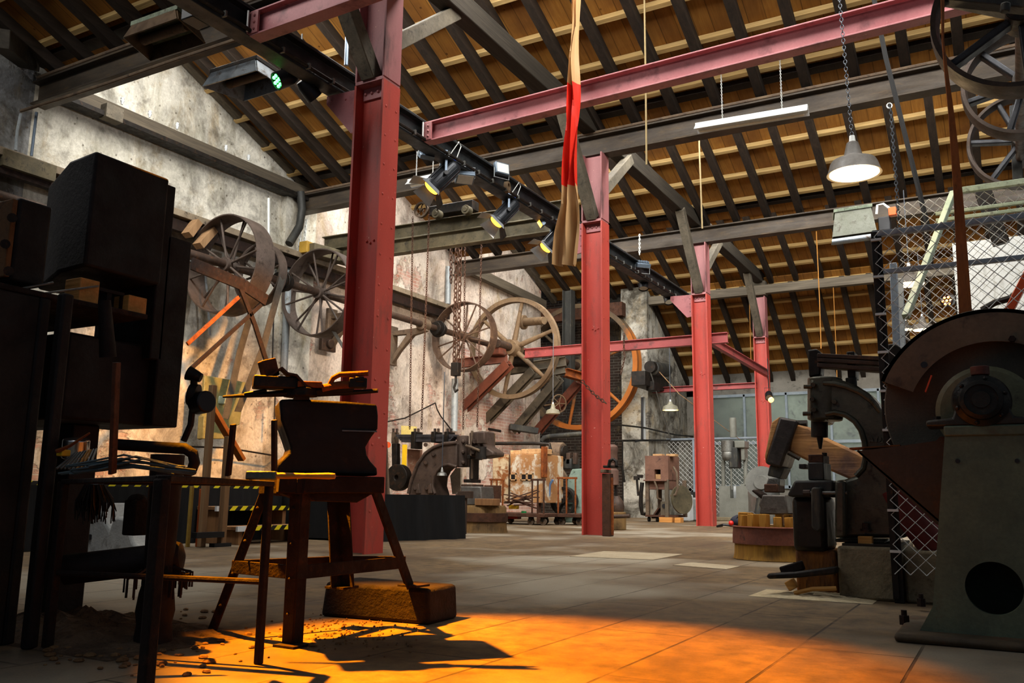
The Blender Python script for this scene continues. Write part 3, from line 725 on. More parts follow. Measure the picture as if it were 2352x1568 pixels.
def par_can(p, d, L, r, lab, ledm=None, rail=None, body=BLACKP, group='stage par cans'):
    p, d = V(p), V(d).normalized(); root = thing('par_light', lab, 'stage light', p, group); x, y, z = basis(d)
    MB().lathe(p - d * L * .5, d, [(.01, 0), (r * .7, 0), (r * .95, L * .25), (r, L), (r * .92, L), (r * .9, L * .85)], 20).build('housing', body, root)
    f = p + d * L * .42
    if ledm:
        MB().cyl(f - d * .01, f, r * .88, None, 20).build('face_plate', BLACKP, root)
        for k in range(7):
            o = V((0, 0, 0)) if k == 0 else (x * math.cos(k * PI / 3) + y * math.sin(k * PI / 3)) * r * .58
            MB().sph(f + o + d * .004, r * .2, 10).build('led', ledm, root)
    else: MB().cyl(f - d * .01, f, r * .88, None, 20).build('lens', CHROME, root)
    if rail:
        m = MB(); t = p + V((0, 0, r * 2))
        for sg in (-1, 1): m.bar(p + x * sg * r * 1.1, t + x * sg * r * 1.1, .025, .006, x)
        m.bar(t - x * r * 1.12, t + x * r * 1.12, .025, .006); m.cyl(t, V((t.x, t.y, rail)), .01, None, 6); m.build('yoke', BLACKP, root)
    return root


par_can(at(655, 180, X=-5.6), (-.35, -.75, -.55), .2, .085, 'black stage light with seven green leds under the rail', GREENG, 4.3)
par_can(at(708, 205, X=-5.5), (.2, .75, -.6), .2, .08, 'black unlit stage can beside the green light', None, 4.3)
par_can(at(1478, 655, X=-5.42), (.1, -.3, -.9), .16, .09, 'small chrome faced stage can under the far rail', None, 4.3)
par_can(at(1536, 686, X=-5.42), (.3, -.3, -.85), .18, .1, 'black stage can hanging last on the rail by the third column', None, 4.3)
par_can(at(2178, 690, Y=11.5), (-.2, -.95, -.2), .15, .075, 'stage light with orange leds glowing behind the mesh', ORNG)
par_can(at(1766, 908, Y=19.6), (.2, -.75, -.7), .2, .085, 'small black spotlight with warm lens in front of the back windows', None, 3.6)
l = MB().cyl(at(1770, 917, Y=19.42), at(1772, 919, Y=19.4), .06, None, 16); solo(l, 'lamp_lens', SPOTG, 'warm glowing lens of the spotlight before the back windows', 'lens')


def tube_light(p, q, lab, hang):
    p, q = V(p), V(q); root = thing('fluorescent_fitting', lab, 'light', (p + q) / 2, 'fluorescent fittings')
    MB().bar(p, q, .06, .07).build('spine', WHITEP, root, bev=.004)
    o = V((0, 0, -.05)); d = (q - p).normalized(); n = V((0, -1, 0))
    MB().prism([p + o + n * .09 + V((0, 0, -.02)), p + o + n * .03 + V((0, 0, .05)), p + o - n * .03 + V((0, 0, .05)), p + o - n * .09 + V((0, 0, -.02)), p + o - n * .03 + V((0, 0, .03)), p + o + n * .03 + V((0, 0, .03))], q - p).build('reflector', WHITEP, root)
    MB().tube([p + o + d * .05 + V((0, 0, -.03)), q + o - d * .05 + V((0, 0, -.03))], .014, 8).build('tube', SHADEIN, root)
    if hang:
        for t in (.25, .78): MB().chain(p.lerp(q, t) + V((0, 0, .03)), V((p.lerp(q, t).x, p.y, 5.95)), .03, .003, 4, 6).build('chain', GALV, root)


tube_light(at(1598, 290, Y=10.35), at(1856, 247, Y=10.35), 'white fluorescent fitting hung on chains below the second beam', .45)
tube_light(at(938, 418, Y=10.4), at(1010, 402, Y=10.4), 'white fluorescent fitting behind the front spotlight', .3)

# ------------------------------------------------------------------ banner, ropes, chains
def banner():
    m = NT('banner_cloth'); uv = m.n('ShaderNodeSeparateXYZ'); m.l(m.obj, uv.inputs[0]); z = uv.outputs[2]
    r = m.n('ShaderNodeValToRGB'); r.color_ramp.interpolation = 'CONSTANT'; e = r.color_ramp.elements
    tan, red = hexc('#cda572'), hexc('#e52a14')
    e[0].position = 0; e[0].color = tan; e[1].position = .285; e[1].color = red
    for pos, c in ((.655, tan), (.985, red)):
        n = e.new(pos); n.color = c
    zt, zb = at(1335, -8, Y=7.25).z, at(1315, 615, Y=7.25).z; off = at(1315, 615, Y=7.25).z
    m.l(m.math('DIVIDE', z, zt - zb), r.inputs[0])
    n = m.noise(m.mapping((14, 14, .6)), 2, 5, .6)
    c = m.mix(.5, r.outputs[0], m.ramp(n, .3, .7, (.55, .45, .38, 1), (1, 1, 1, 1)), 'MULTIPLY'); m.color(c); m.set(.55, 0, .3); m.bump(n, .4, .01)
    px = [(-8, 1334, 14), (60, 1332, 14), (140, 1324, 24), (230, 1325, 22), (300, 1323, 22), (370, 1320, 28), (430, 1318, 36), (480, 1321, 42), (540, 1316, 52), (615, 1312, 52)]
    dep = at(1320, 300, Y=7.25); mb = MB(); N = 9; vs = []
    for j in range(46):
        yv = -8 + 623 * j / 45
        for a, c2 in zip(px[:-1], px[1:]):
            if a[0] <= yv <= c2[0]: t = (yv - a[0]) / (c2[0] - a[0]); cx_, w_ = a[1] + (c2[1] - a[1]) * t, a[2] + (c2[2] - a[2]) * t
        for side in (0, 1):
            for i in range(N):
                u = i / (N - 1) - .5; fold = .05 * math.sin(u * 13 + j * .12) + .02 * math.sin(u * 29 + j * .31)
                p = at(cx_ + u * w_ + 2 * math.sin(j * .3 + u * 6), yv, Y=7.25); vs.append(p + V((0, fold - .1 + .006 * side, 0)))
    fs = []
    for j in range(45):
        for side in (0, 1):
            for i in range(N - 1):
                a = j * 2 * N + side * N + i; q = a + 2 * N; fs.append((a, a + 1, q + 1, q))
        for i in (0, N - 1):
            a = j * 2 * N + i; fs.append((a, a + N, a + 3 * N, a + 2 * N))
    mb.add(vs, fs)
    ob = solo(mb, 'cloth_banner', m.mat, 'long twisted tan and red cloth strip hanging in front of the red beam', 'banner')


banner()
def rope(pts, r, lab, mt, name='rope', cat='rope', group=None): return solo(MB().tube(pts, r, 6), name, mt, lab, cat, group)
ROPE = plain('hemp_rope', '#8c7a55', .9); ROPEO = plain('orange_line', '#a5702d', .9)
def rz(x, y, Y, up=.2):
    p = at(x, y, Y=Y); yb = next(v for v in VAL if v > Y); return V((p.x, p.y, ZV + SL * (yb - Y) + up))
rope([rz(1480, -5, 9), at(1480, -5, Y=9), at(1483, 180, Y=9), at(1485, 378, Y=9)], .011, 'pale rope hanging right of the banner', ROPE)
rope([rz(1606, 262, 12), at(1606, 262, Y=12), at(1606, 330, Y=12), at(1613, 525, Y=12)], .012, 'thin rope hanging above the third column beam', ROPE)
rope([at(1875, 531, Y=15.6), at(1882, 680, Y=15.6), at(1886, 800, Y=15.6)], .009, 'thin orange line hanging left of the cage', ROPEO)
rope([at(1914, 660, Y=20.45), at(1920, 790, Y=20.45), at(1923, 880, Y=20.45)], .009, 'second thin orange line, closer to the cage post', ROPEO)
rope([at(1721, 680, Y=20.45), at(1725, 830, Y=20.45)], .009, 'thin line left of the farthest column', ROPEO)
rope([rz(1990, -70, 8.8), at(2006, -10, Y=8.8), at(2034, 130, Y=8.8), at(2130, 515, Y=8.8)], .026, 'straight black rod slanting down at the right of the big pendant', plain('black_rod', '#0b0908', .8), 'steel_rod', 'rod')
solo(MB().chain(at(2045, 240, Y=8.5), at(2067, 540, Y=8.5), .045, .005, 4, 6), 'chain', CHAINM, 'bluish chain hanging right of the big pendant lamp', 'chain')
solo(MB().tube([at(2043 + 6 * math.cos(a), 243 + 6 * math.sin(a), Y=8.5) for a in [k * .7 for k in range(16)]], .006, 5), 'wire_coil', GALV, 'small coil of wire at the top of the bluish chain', 'wire')
solo(MB().tube([rz(798, 70, 6.9), at(798, 70, Y=6.8), at(795, 150, Y=6.8)], .022, 8), 'pipe', ALU, 'short bluish vertical pipe left of the nearest column top', 'pipe')
solo(MB().tube([at(694, 78, X=-5.5), at(693, 105, X=-5.5), at(672, 140, X=-5.5)], .008, 6), 'cable', GALV, 'short white cable dangling above the green light', 'cable')
CH = worn('dark_chain_rust', '#3a2518', '#553624', '#2a1a10', 20, rough=.8)
ch = [((948, 498), (941, 985), 11.2, .05, 'thin hand chain, left run, from the trolley wheel'), ((986, 488), (968, 985), 11.2, .05, 'thin hand chain, right run, from the trolley wheel'),
      ((1049, 540), (1043, 840), 12.0, .1, 'heavy hoist chain with hook, left run'), ((1058, 545), (1052, 835), 12.0, .1, 'heavy hoist chain with hook, right run'),
      ((1036, 545), (1036, 650), 12.4, .09, 'short heavy chain beside the hoist chains'), ((1106, 555), (1096, 980), 12.6, .05, 'thin chain hanging right of the hoist chain'),
      ((1068, 560), (1064, 985), 12.3, .05, 'thin chain just right of the heavy hoist chain')]
for a, c, y, lk, lab in ch:
    solo(MB().chain(at(*a, Y=y), at(*c, Y=y), lk, lk * .11, 5, 8), 'chain', CH, lab, 'chain', 'hoist chains')
m = MB().box(at(1047, 848, Y=12), (.14, .1, .22)).tube([at(1047, 862, Y=12), at(1047, 878, Y=12), at(1043, 890, Y=12), at(1046, 900, Y=12), at(1052, 894, Y=12)], .022, 8)
solo(m, 'hoist_hook', IRON, 'dark hook block at the end of the heavy hoist chain', 'hook', bev=.008)
m = MB().chain(at(1433, 765, Y=15.6), at(1433, 815, Y=15.6), .06, .008).chain(at(1436, 815, Y=15.6), at(1426, 860, Y=15.6), .06, .008)
solo(m, 'chain', CH, 'rusty chain looped over the red tie bar', 'chain', 'hoist chains')
solo(MB().chain(at(1336, 873, Y=10.5), at(1392, 925, Y=10.5), .06, .007, sag=.03), 'chain', CH, 'rusty chain slung around the middle red column', 'chain', 'hoist chains')
solo(MB().chain(at(1469, 538, Y=15), at(1469, 585, Y=15), .05, .008), 'chain', GALV, 'short pale chain above the far rail floodlight', 'chain')

# hand chain trolley on the hoist beam
pw = at(968, 482, Y=11.2)
root = thing('chain_trolley', 'black hoist trolley with spoked chain wheel on the olive beam', 'trolley', pw)
m = MB().ring(pw, (0, 1, 0), .135, .105, .05, 32); m.cyl(pw + V((0, -.04, 0)), pw + V((0, .04, 0)), .025)
for k in range(5):
    a = 2 * PI * k / 5; m.tube([pw, pw + V((math.cos(a + .3) * .065, 0, math.sin(a + .3) * .065)), pw + V((math.cos(a) * .11, 0, math.sin(a) * .11))], .01, 6)
m.build('chain_wheel', DUSTY, root)
a, c = at(985, 490, Y=11.2), at(1085, 478, Y=11.2)
MB().bar(a + V((0, .1, .04)), c + V((0, .1, .07)), .2, .16).build('carriage', IRON, root, bev=.01)
for q in (at(1005, 492, Y=11.1), at(1073, 483, Y=11.1)):
    MB().cyl(q + V((0, -.06, 0)), q + V((0, .06, 0)), .075).cyl(q + V((0, -.08, 0)), q + V((0, -.06, 0)), .04).build('wheel', OLIVE, root, bev=.005)
def atp(x, y, p0, n):
    d = FW + RT * ((x - CXP) / FPX) - UP * ((y - CYP) / FPX)
    return EYEP + d * ((V(p0) - EYEP).dot(V(n)) / d.dot(V(n)))


def floorpt(x, y): return at(x, y, Z=0)


# ------------------------------------------------------------------ dark forging machine at the left
B = at(221, 345, D=3.3); C = at(391, 405, X=B.x); X1 = B.x
zb = at(212, 622, D=3.3).z; zt = B.z
root = thing('forging_machine', 'huge dark rusted forging machine filling the left of the view', 'machine', (X1 - .3, B.y + .2, 0))
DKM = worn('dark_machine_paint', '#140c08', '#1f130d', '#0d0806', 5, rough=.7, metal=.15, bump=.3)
A = at(163, 343, Y=B.y + .02); Ex = at(122, 332, Y=B.y + .16)
plan = [(X1, B.y), (X1, C.y), (X1 - .5, C.y), (Ex.x, Ex.y + .1), (Ex.x, Ex.y), (A.x, A.y)]
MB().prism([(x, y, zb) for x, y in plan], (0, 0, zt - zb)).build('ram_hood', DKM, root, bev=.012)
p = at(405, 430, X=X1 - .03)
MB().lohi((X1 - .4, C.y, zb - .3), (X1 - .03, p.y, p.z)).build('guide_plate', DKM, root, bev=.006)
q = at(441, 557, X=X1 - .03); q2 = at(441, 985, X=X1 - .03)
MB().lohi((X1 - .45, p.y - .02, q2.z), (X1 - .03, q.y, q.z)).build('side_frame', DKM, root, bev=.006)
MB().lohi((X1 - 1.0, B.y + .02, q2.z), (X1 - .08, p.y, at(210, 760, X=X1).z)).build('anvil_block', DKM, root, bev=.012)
s = at(340, 722, X=X1 + .06); s2 = at(20, 662, X=X1 + .06)
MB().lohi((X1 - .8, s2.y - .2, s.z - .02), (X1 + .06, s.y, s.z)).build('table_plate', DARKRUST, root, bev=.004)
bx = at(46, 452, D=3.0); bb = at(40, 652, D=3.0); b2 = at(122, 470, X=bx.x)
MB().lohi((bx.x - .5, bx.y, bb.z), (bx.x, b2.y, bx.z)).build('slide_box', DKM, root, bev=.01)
m = MB().lohi((bx.x - .5, bx.y - .02, bb.z + .01), (bx.x - .005, bx.y, bx.z - .01)); m.build('slide_cover', worn('lit_brown_cover', '#63401f', '#7d5228', '#2f1c0d', 6, rough=.8), root, bev=.004)  # light on this face is put into the cover's brown
m = MB()
for (x, y) in ((28, 500), (20, 622), (12, 560)): m.cyl(at(x, y, Y=bx.y - .025), at(x, y, Y=bx.y - .045), .016, None, 10)
m.build('bolt', IRON, root)
# base column, cross bar, drum
pc = floorpt(350, 1482)
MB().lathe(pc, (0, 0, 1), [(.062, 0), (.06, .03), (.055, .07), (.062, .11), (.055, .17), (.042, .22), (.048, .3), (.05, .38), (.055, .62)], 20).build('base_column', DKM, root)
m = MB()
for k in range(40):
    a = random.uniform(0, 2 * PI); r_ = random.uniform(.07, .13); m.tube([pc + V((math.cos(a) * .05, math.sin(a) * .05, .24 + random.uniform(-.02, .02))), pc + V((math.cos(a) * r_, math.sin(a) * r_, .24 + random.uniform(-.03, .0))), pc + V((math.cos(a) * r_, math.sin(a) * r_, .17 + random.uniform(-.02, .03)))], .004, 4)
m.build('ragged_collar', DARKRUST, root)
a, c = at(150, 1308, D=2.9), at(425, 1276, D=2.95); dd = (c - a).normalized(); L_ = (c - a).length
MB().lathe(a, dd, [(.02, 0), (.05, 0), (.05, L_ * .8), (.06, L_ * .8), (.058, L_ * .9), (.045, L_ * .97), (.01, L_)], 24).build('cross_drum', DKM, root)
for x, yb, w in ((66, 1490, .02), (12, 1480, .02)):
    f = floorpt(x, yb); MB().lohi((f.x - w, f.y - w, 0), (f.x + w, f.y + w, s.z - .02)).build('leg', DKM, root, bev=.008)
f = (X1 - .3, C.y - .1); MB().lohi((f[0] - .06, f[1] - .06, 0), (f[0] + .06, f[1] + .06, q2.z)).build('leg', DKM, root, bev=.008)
# lubricator pipes at the right edge
D_ = 3.5
m = MB().cyl(at(432, 856, D=D_), at(462, 868, D=D_), .03, .018, 12).tube([at(446, 868, D=D_), at(444, 900, D=D_), at(442, 940, D=D_)], .014, 8).cyl(at(436, 905, D=D_), at(454, 908, D=D_), .045)
m.tube([at(442, 940, D=D_), at(438, 975, D=D_), at(422, 1012, D=D_)], .013, 8); m.build('lubricator_pipe', IRON, root)
MB().cyl(at(452, 926, D=D_), at(476, 922, D=D_ - .04), .046, .044, 24).build('gauge_drum', BLACKP, root, bev=.006)
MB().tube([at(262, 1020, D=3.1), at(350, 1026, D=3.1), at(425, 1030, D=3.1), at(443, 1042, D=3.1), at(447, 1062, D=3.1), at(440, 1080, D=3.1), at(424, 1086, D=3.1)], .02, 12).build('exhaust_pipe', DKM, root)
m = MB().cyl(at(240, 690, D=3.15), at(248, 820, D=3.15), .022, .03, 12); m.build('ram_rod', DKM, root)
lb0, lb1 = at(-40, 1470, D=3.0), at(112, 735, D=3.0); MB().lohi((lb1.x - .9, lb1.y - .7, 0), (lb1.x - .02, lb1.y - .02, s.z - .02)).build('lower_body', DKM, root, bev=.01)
# wood packing blocks on the table plate
wx = X1 + .03
for (x0, y0, x1, y1, lab) in ((186, 636, 226, 690, 'pale wooden packing block under the hood of the forging machine'), (297, 676, 336, 714, 'smaller wooden packing block at the right end of the machine table')):
    a, c = at(x0, y0, X=wx), at(x1, y1, X=wx)
    solo(MB().lohi((wx - .09, a.y, s.z + .001), (wx, c.y, a.z)), 'packing_block', WOODB, lab, 'block', 'packing blocks on the machine', bev=.003)
a, c = at(228, 655, X=wx - .02), at(288, 700, X=wx - .02); m = MB()
for t in (0, .48, 1): m.bar(V((wx - .04, a.y + (c.y - a.y) * t, s.z)), V((wx - .04, a.y + (c.y - a.y) * t, a.z - .01)), .02, .012, (1, 0, 0))
m.bar(V((wx - .04, a.y, a.z - .01)), V((wx - .04, c.y, a.z - .01)), .02, .012)
solo(m, 'spacer_frame', DARKRUST, 'rusty spacer frame between the two packing blocks', 'frame')
for (x0, y0, x1, y1, lab) in ((52, 662, 122, 649, 'thin bare steel rod on the machine table, left one'), (98, 674, 226, 657, 'thin bare steel rod crossing the pale packing block')):
    solo(MB().tube([at(x0, y0, X=X1 + .045), at(x1, y1, X=X1 + .045)], .004, 8), 'steel_rod', STEEL, lab, 'rod')

# ------------------------------------------------------------------ tool rack
R_ = V((-1.96, 1.98, 0)); Fp = at(372, 1115, D=1.85); F_ = V((Fp.x, Fp.y, 0)); L_p = R_ + (floorpt(108, 1490) - R_); Q_ = L_p + F_ - R_
zr = .525
root = thing('tool_rack', 'dark iron tool rack with upright prongs and thin legs, in front of the forging machine', 'rack', R_)
for p, r_ in ((F_, .0135), (R_, .0108), (L_p, .014)): MB().bar(p, p + V((0, 0, zr)), r_ * 2, r_ * 2, (1, 0, 0)).build('leg', DARKRUST, root, bev=.004)
Z = lambda p, z: V((p.x, p.y, z))
m = MB()
for a, c in ((R_, L_p), (F_, R_)): m.bar(Z(a, zr), Z(c, zr), .035, .016)
for t in (.3, .6): a = R_.lerp(F_, t); m.bar(Z(a, zr), Z(a + (L_p - R_) * (1 - t), zr), .012, .012)
m.bar(Z(F_, zr), Z(L_p, zr), .02, .014)
m.build('top_frame', DARKRUST, root, bev=.003)
MB().tube([Z(R_, .235), Z(L_p, .235)], .009, 8).build('stretcher', DARKRUST, root)
for (xa, ya, xb, yb, w, mt) in ((258, 1088, 268, 832, .034, RUSTD), (524, 1092, 536, 974, .03, DARKRUST), (630, 1092, 630, 964, .028, DARKRUST)):
    dpt = 2.6 if xa < 600 else 2.5
    p, q = at(xa, ya, D=dpt), at(xb, yb, D=dpt); MB().bar(p, q, w, .012, RT).build('prong', mt, root, bev=.002)
hp, hq = at(636, 1092, D=2.42), at(768, 1093, D=2.42); u = (hq - hp).normalized()
root = thing('hammer', 'hammer with pale ash handle lying across the tool rack and stand', 'hammer', hp)
MB().lathe(hp - u * .02, u, [(.006, 0), (.0085, .01), (.009, .05), (.0075, .1), (.0095, .165), (.008, .182), (.003, .184)], 14).build('handle', HANDLE, root)
MB().bar(hp - u * .085, hp, .022, .024).build('head', worn('hammer_head', '#4e5a52', '#68736a', None, 20, rough=.5, metal=.6), root, bev=.004)
m = MB()
for k in range(14):
    x0, x1, y = random.uniform(125, 230), random.uniform(390, 455), random.uniform(1062, 1084)
    m.tube([at(x0, y + 5, D=2.62), at((x0 + x1) / 2, y - random.uniform(4, 22), D=2.64), at(x1, y + 6, D=2.66)], .0035, 6)
solo(m, 'wire_bundle', worn('blue_grey_wire', '#4d5b5d', '#66757a', None, 9, rough=.45, metal=.6), 'bundle of bent blue grey steel rods lying on the tool rack', 'wire bundle', kind='stuff')
for k in range(9):
    x0, x1 = 130 + 9 * k, 172 + 6.2 * k
    solo(MB().tube([at(x0, 1076 + k * .6, D=2.68), at(x1, 1040 - k * 1.2, D=2.75)], .0035, 6), 'tool_shank', PALEX if k in (5, 6) else STEEL,
         'thin tool shank in the fan of tools at the left of the rack', 'tool', 'fan of tool shanks on the rack')
solo(MB().cyl(at(172, 1052, D=2.9), at(176, 1008, D=2.9), .042, .042, 20), 'steel_can', CHROME, 'shiny steel can behind the fan of tools', 'can', bev=.004)
solo(MB().tube([at(130, 1036, D=2.7), at(160, 1024, D=2.7), at(206, 994, D=2.7)], [.007, .005, .003], 6), 'tong', RUST, 'rusty tapered tong above the steel can', 'tong')
solo(MB().box(at(146, 1040, D=2.72), (.03, .03, .02)), 'yellow_block', YELLOW, 'small yellow block left of the steel can', 'block', bev=.003)
m = MB()
for k in range(90):
    x = random.uniform(172, 262); m.tube([at(x * .5 + 108, 1112, D=2.72), at(x, 1150 + random.uniform(-8, 8), D=2.75 + random.uniform(-.03, .03)), at(x + random.uniform(-8, 8), 1180 + random.uniform(-20, 24), D=2.75)], .0022, 4)
solo(m, 'bristle_brush', BLACKP, 'black bristle brush hanging below the tool rack', 'brush')
p = at(312, 1188, D=3.0); m = MB().box(p, (.06, .06, .12))
m.sph(p + V((0, 0, .06)), .035, 10, (1, 1, .6)); solo(m, 'rusty_post_head', DARKRUST, 'rusty lump on a short post behind the rack', 'post', bev=.006)
gs = [(148, 1264), (153, 1225), (166, 1196), (186, 1200), (200, 1178), (228, 1152), (242, 1200), (250, 1216), (258, 1192), (268, 1186), (284, 1189), (293, 1210), (304, 1244), (318, 1258), (318, 1272), (150, 1276)]
gp = floorpt(230, 1276)
solo(MB().prism([at(x, y, Y=gp.y) for x, y in gs], (0, .3, 0)), 'stone_block', STONEG, 'pale grey lumpy stone block on the floor under the forging machine', 'stone', bev=.03)
solo(MB().cyl(at(206, 1233, Y=gp.y - .012), at(206, 1233, Y=gp.y + .05), .022, None, 14), 'hole_disc', BLACKP, 'black disc painted as the dark hole in the pale stone block', 'hole')  # black disc painting the darkness of a hole in the stone

# debris and rubble under the rack
m = MB()
for k in range(260):
    x, y = random.gauss(300, 140), random.gauss(1455, 45)
    if not (60 < x < 720 and 1400 < y < 1560): continue
    p = floorpt(x, y); s_ = random.uniform(.004, .016)
    m.sph(p + V((0, 0, s_ * .3)), s_, 6, (random.uniform(.7, 1.5), random.uniform(.7, 1.5), .6))
for k in range(260):
    x, y = random.gauss(790, 90), random.gauss(1450, 24); p = floorpt(x, y); s_ = random.uniform(.002, .006); m.sph(p + V((0, 0, s_ * .3)), s_, 5)
solo(m, 'cinder_rubble', worn('cinders', '#6b4a2c', '#8b6a45', '#2b2119', 30, rough=.95), 'scattered cinders and scale on the floor around the anvil stand', 'rubble', kind='stuff', smooth=False)
m = MB(); c0 = floorpt(200, 1450)
nx, ny = 26, 16; vs = []
for j in range(ny):
    for i in range(nx):
        u_, v_ = i / (nx - 1) * 2 - 1, j / (ny - 1) * 2 - 1; e = max(0, 1 - u_ * u_) * max(0, 1 - v_ * v_)
        vs.append(c0 + V((u_ * .55, v_ * .32, e * (.05 + .035 * math.sin(i * 2.1 + j) * math.cos(j * 1.7 - i * .6)) + .001)))
m.add(vs, [(j * nx + i, j * nx + i + 1, (j + 1) * nx + i + 1, (j + 1) * nx + i) for j in range(ny - 1) for i in range(nx - 1)])
solo(m, 'ash_heap', worn('ash', '#4d3b2b', '#6b5641', '#241c15', 20, rough=.95, bump=.8), 'low heap of ash and scale under the tool rack', 'ash', kind='stuff')

# ------------------------------------------------------------------ anvil on its stand
nA = V((.75, -.66, 0)); A0 = at(643, 917, D=2.9); dA = V((-.75, .66, 0))
out = [(643, 917), (690, 915), (723, 918), (800, 922), (866, 928), (869, 954), (868, 984), (853, 1004), (840, 1026), (843, 1045), (852, 1060), (866, 1075), (868, 1092), (636, 1086), (637, 1068), (650, 1052), (664, 1040), (668, 1028), (658, 998), (646, 964)]
root = thing('anvil', 'large dark anvil with narrow waist, tools laid on its face', 'anvil', atp(750, 1092, A0, nA))
MB().prism([atp(x, y, A0, nA) for x, y in out], dA * .24).build('body', worn('anvil_iron', '#120d0a', '#1f1712', '#2b1d12', 6, rough=.6, metal=.3, bump=.3), root, bev=.008)
a = [atp(x, y, A0 + nA * .006, nA) for x, y in ((786, 987), (866, 989), (866, 992), (786, 990))]
MB().prism(a, dA * .012).build('edge_line', STEEL, root)
root = thing('anvil_stand', 'riveted angle iron stand with four splayed legs carrying the anvil', 'stand', floorpt(672, 1484))
tops = [at(603, 1118, D=3.0), at(692, 1116, D=2.85), at(868, 1116, D=3.25), at(775, 1135, D=3.4)]
feet = [floorpt(475, 1455), floorpt(672, 1484), at(950, 1346, Z=.145), at(785, 1350, Z=.145)]
ctr = sum(feet, V()) / 4
for t, f, w in zip(tops, feet, (.04, .046, .042, .06)):
    m = MB(); ax = (ctr - f); hx = V((math.copysign(1, ax.x), 0, 0)); hy = V((0, math.copysign(1, ax.y), 0))
    m.bar(f + hx * w * .5, t + hx * w * .5, w, .008, hy).bar(f + hy * w * .5, t + hy * w * .5, .008, w, hy)
    for k in range(4): m.sph(f.lerp(t, .2 + .22 * k) + hx * w * .5 - hy * .006, .007, 6)
    m.build('leg', DARKRUST, root, bev=.003)
    m = MB().box(f + V((0, 0, .004)), (.09, .09, .008)); m.build('foot_plate', DARKRUST, root)
def onleg(i, z):
    f, t = feet[i], tops[i]; return f.lerp(t, (z - f.z) / (t.z - f.z))
for i in range(4):
    p, q = onleg(i, .24), onleg((i + 1) % 4, .24); MB().bar(p, q, .008, .045).build('stretcher', DARKRUST, root, bev=.002)
pl_ = [atp(640, 1093, A0, nA) - dA * .03, atp(880, 1095, A0, nA) - dA * .03]
m = MB().prism([pl_[0], pl_[1], pl_[1] - V((0, 0, .055)), pl_[0] - V((0, 0, .055))], dA * .34); m.build('bed_plate', DARKRUST, root, bev=.004)
g = [atp(x, y, A0, nA) for x, y in ((640, 1130), (690, 1150), (820, 1154), (845, 1140), (862, 1128))]
MB().prism(g, dA * .2).build('sling_plate', DARKRUST, root, bev=.004)
for i in range(4): MB().bar(tops[i], tops[(i + 1) % 4], .03, .05).build('top_rail', DARKRUST, root, bev=.003)
# support block
a, c = floorpt(735, 1415), floorpt(985, 1436)
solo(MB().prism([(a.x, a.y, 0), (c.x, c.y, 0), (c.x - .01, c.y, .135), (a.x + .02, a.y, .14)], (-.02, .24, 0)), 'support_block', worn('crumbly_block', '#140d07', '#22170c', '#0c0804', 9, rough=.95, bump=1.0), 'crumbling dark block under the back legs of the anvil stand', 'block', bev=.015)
# tools laid on the anvil face
D2 = 2.92; up1 = lambda x, y: at(x, y, D=D2)
root = thing('blacksmith_tongs', 'long tapered tongs lying across the anvil, tip pointing left', 'tongs', up1(690, 905))
MB().tube([up1(512, 911), up1(600, 906), up1(700, 900), up1(812, 893)], [.004, .009, .014, .012], 8).build('rein', IRON, root)
MB().tube([up1(700, 904), up1(790, 902), up1(868, 897)], [.012, .009, .007], 8).build('rein', IRON, root)
MB().box(up1(690, 902), (.11, .06, .03)).build('jaw', IRON, root, bev=.006)
for (pts, r_, mt, nm, lab, cat) in (
        ([(562, 905), (612, 896)], .006, IRON, 'flat_bar', 'short bar left of the tongs jaw on the anvil', 'bar'),
        ([(757, 884), (765, 868), (780, 860), (846, 857)], .009, RUST, 'hot_set_handle', 'cranked bar standing up at the right end of the anvil', 'tool'),
        ([(742, 893), (778, 886), (812, 884)], .016, RUST, 'round_tube', 'short orange lit tube on the right of the anvil face', 'tube')):
    solo(MB().tube([up1(*q) for q in pts], r_, 10), nm, mt, lab, cat)
c = up1(634, 880); R2 = Matrix.Rotation(math.radians(41), 3, 'Z')
solo(MB().box(c, (.15, .09, .04), Matrix.Rotation(math.radians(49), 3, 'Z')), 'swage_block', IRON, 'rectangular swage block on the left of the anvil face', 'block', bev=.005)
m = MB().strip([(up1(x, y) - nA * .03, up1(x, y) + nA * .04) for x, y in ((612, 864), (622, 862), (634, 852), (646, 845), (660, 858), (680, 862), (696, 880), (706, 892))], .006)
solo(m, 'bent_strap', RUSTD, 'bent iron strap leaning over the swage block', 'strap')
c = up1(619, 848); solo(MB().bar(up1(612, 826), up1(622, 866), .05, .05), 'iron_wedge', RUSTD, 'iron wedge on top of the tool pile on the anvil', 'wedge', bev=.004)
m = MB().box(up1(712, 884), (.08, .05, .02), R2); solo(m, 'flat_plate', RUST, 'small flat plate in the middle of the anvil tools', 'plate', bev=.003)
m = MB().box(up1(822, 880), (.06, .03, .035), R2).box(up1(826, 872), (.03, .03, .02), R2); solo(m, 'clamp_head', IRON, 'dark clamp head past the end of the lit tube', 'clamp', bev=.004)
m = MB().bar(up1(692, 917), up1(692, 906), .05, .04, nA); solo(m, 'hardy_block', IRON, 'small dark block under the tongs on the anvil face', 'block')

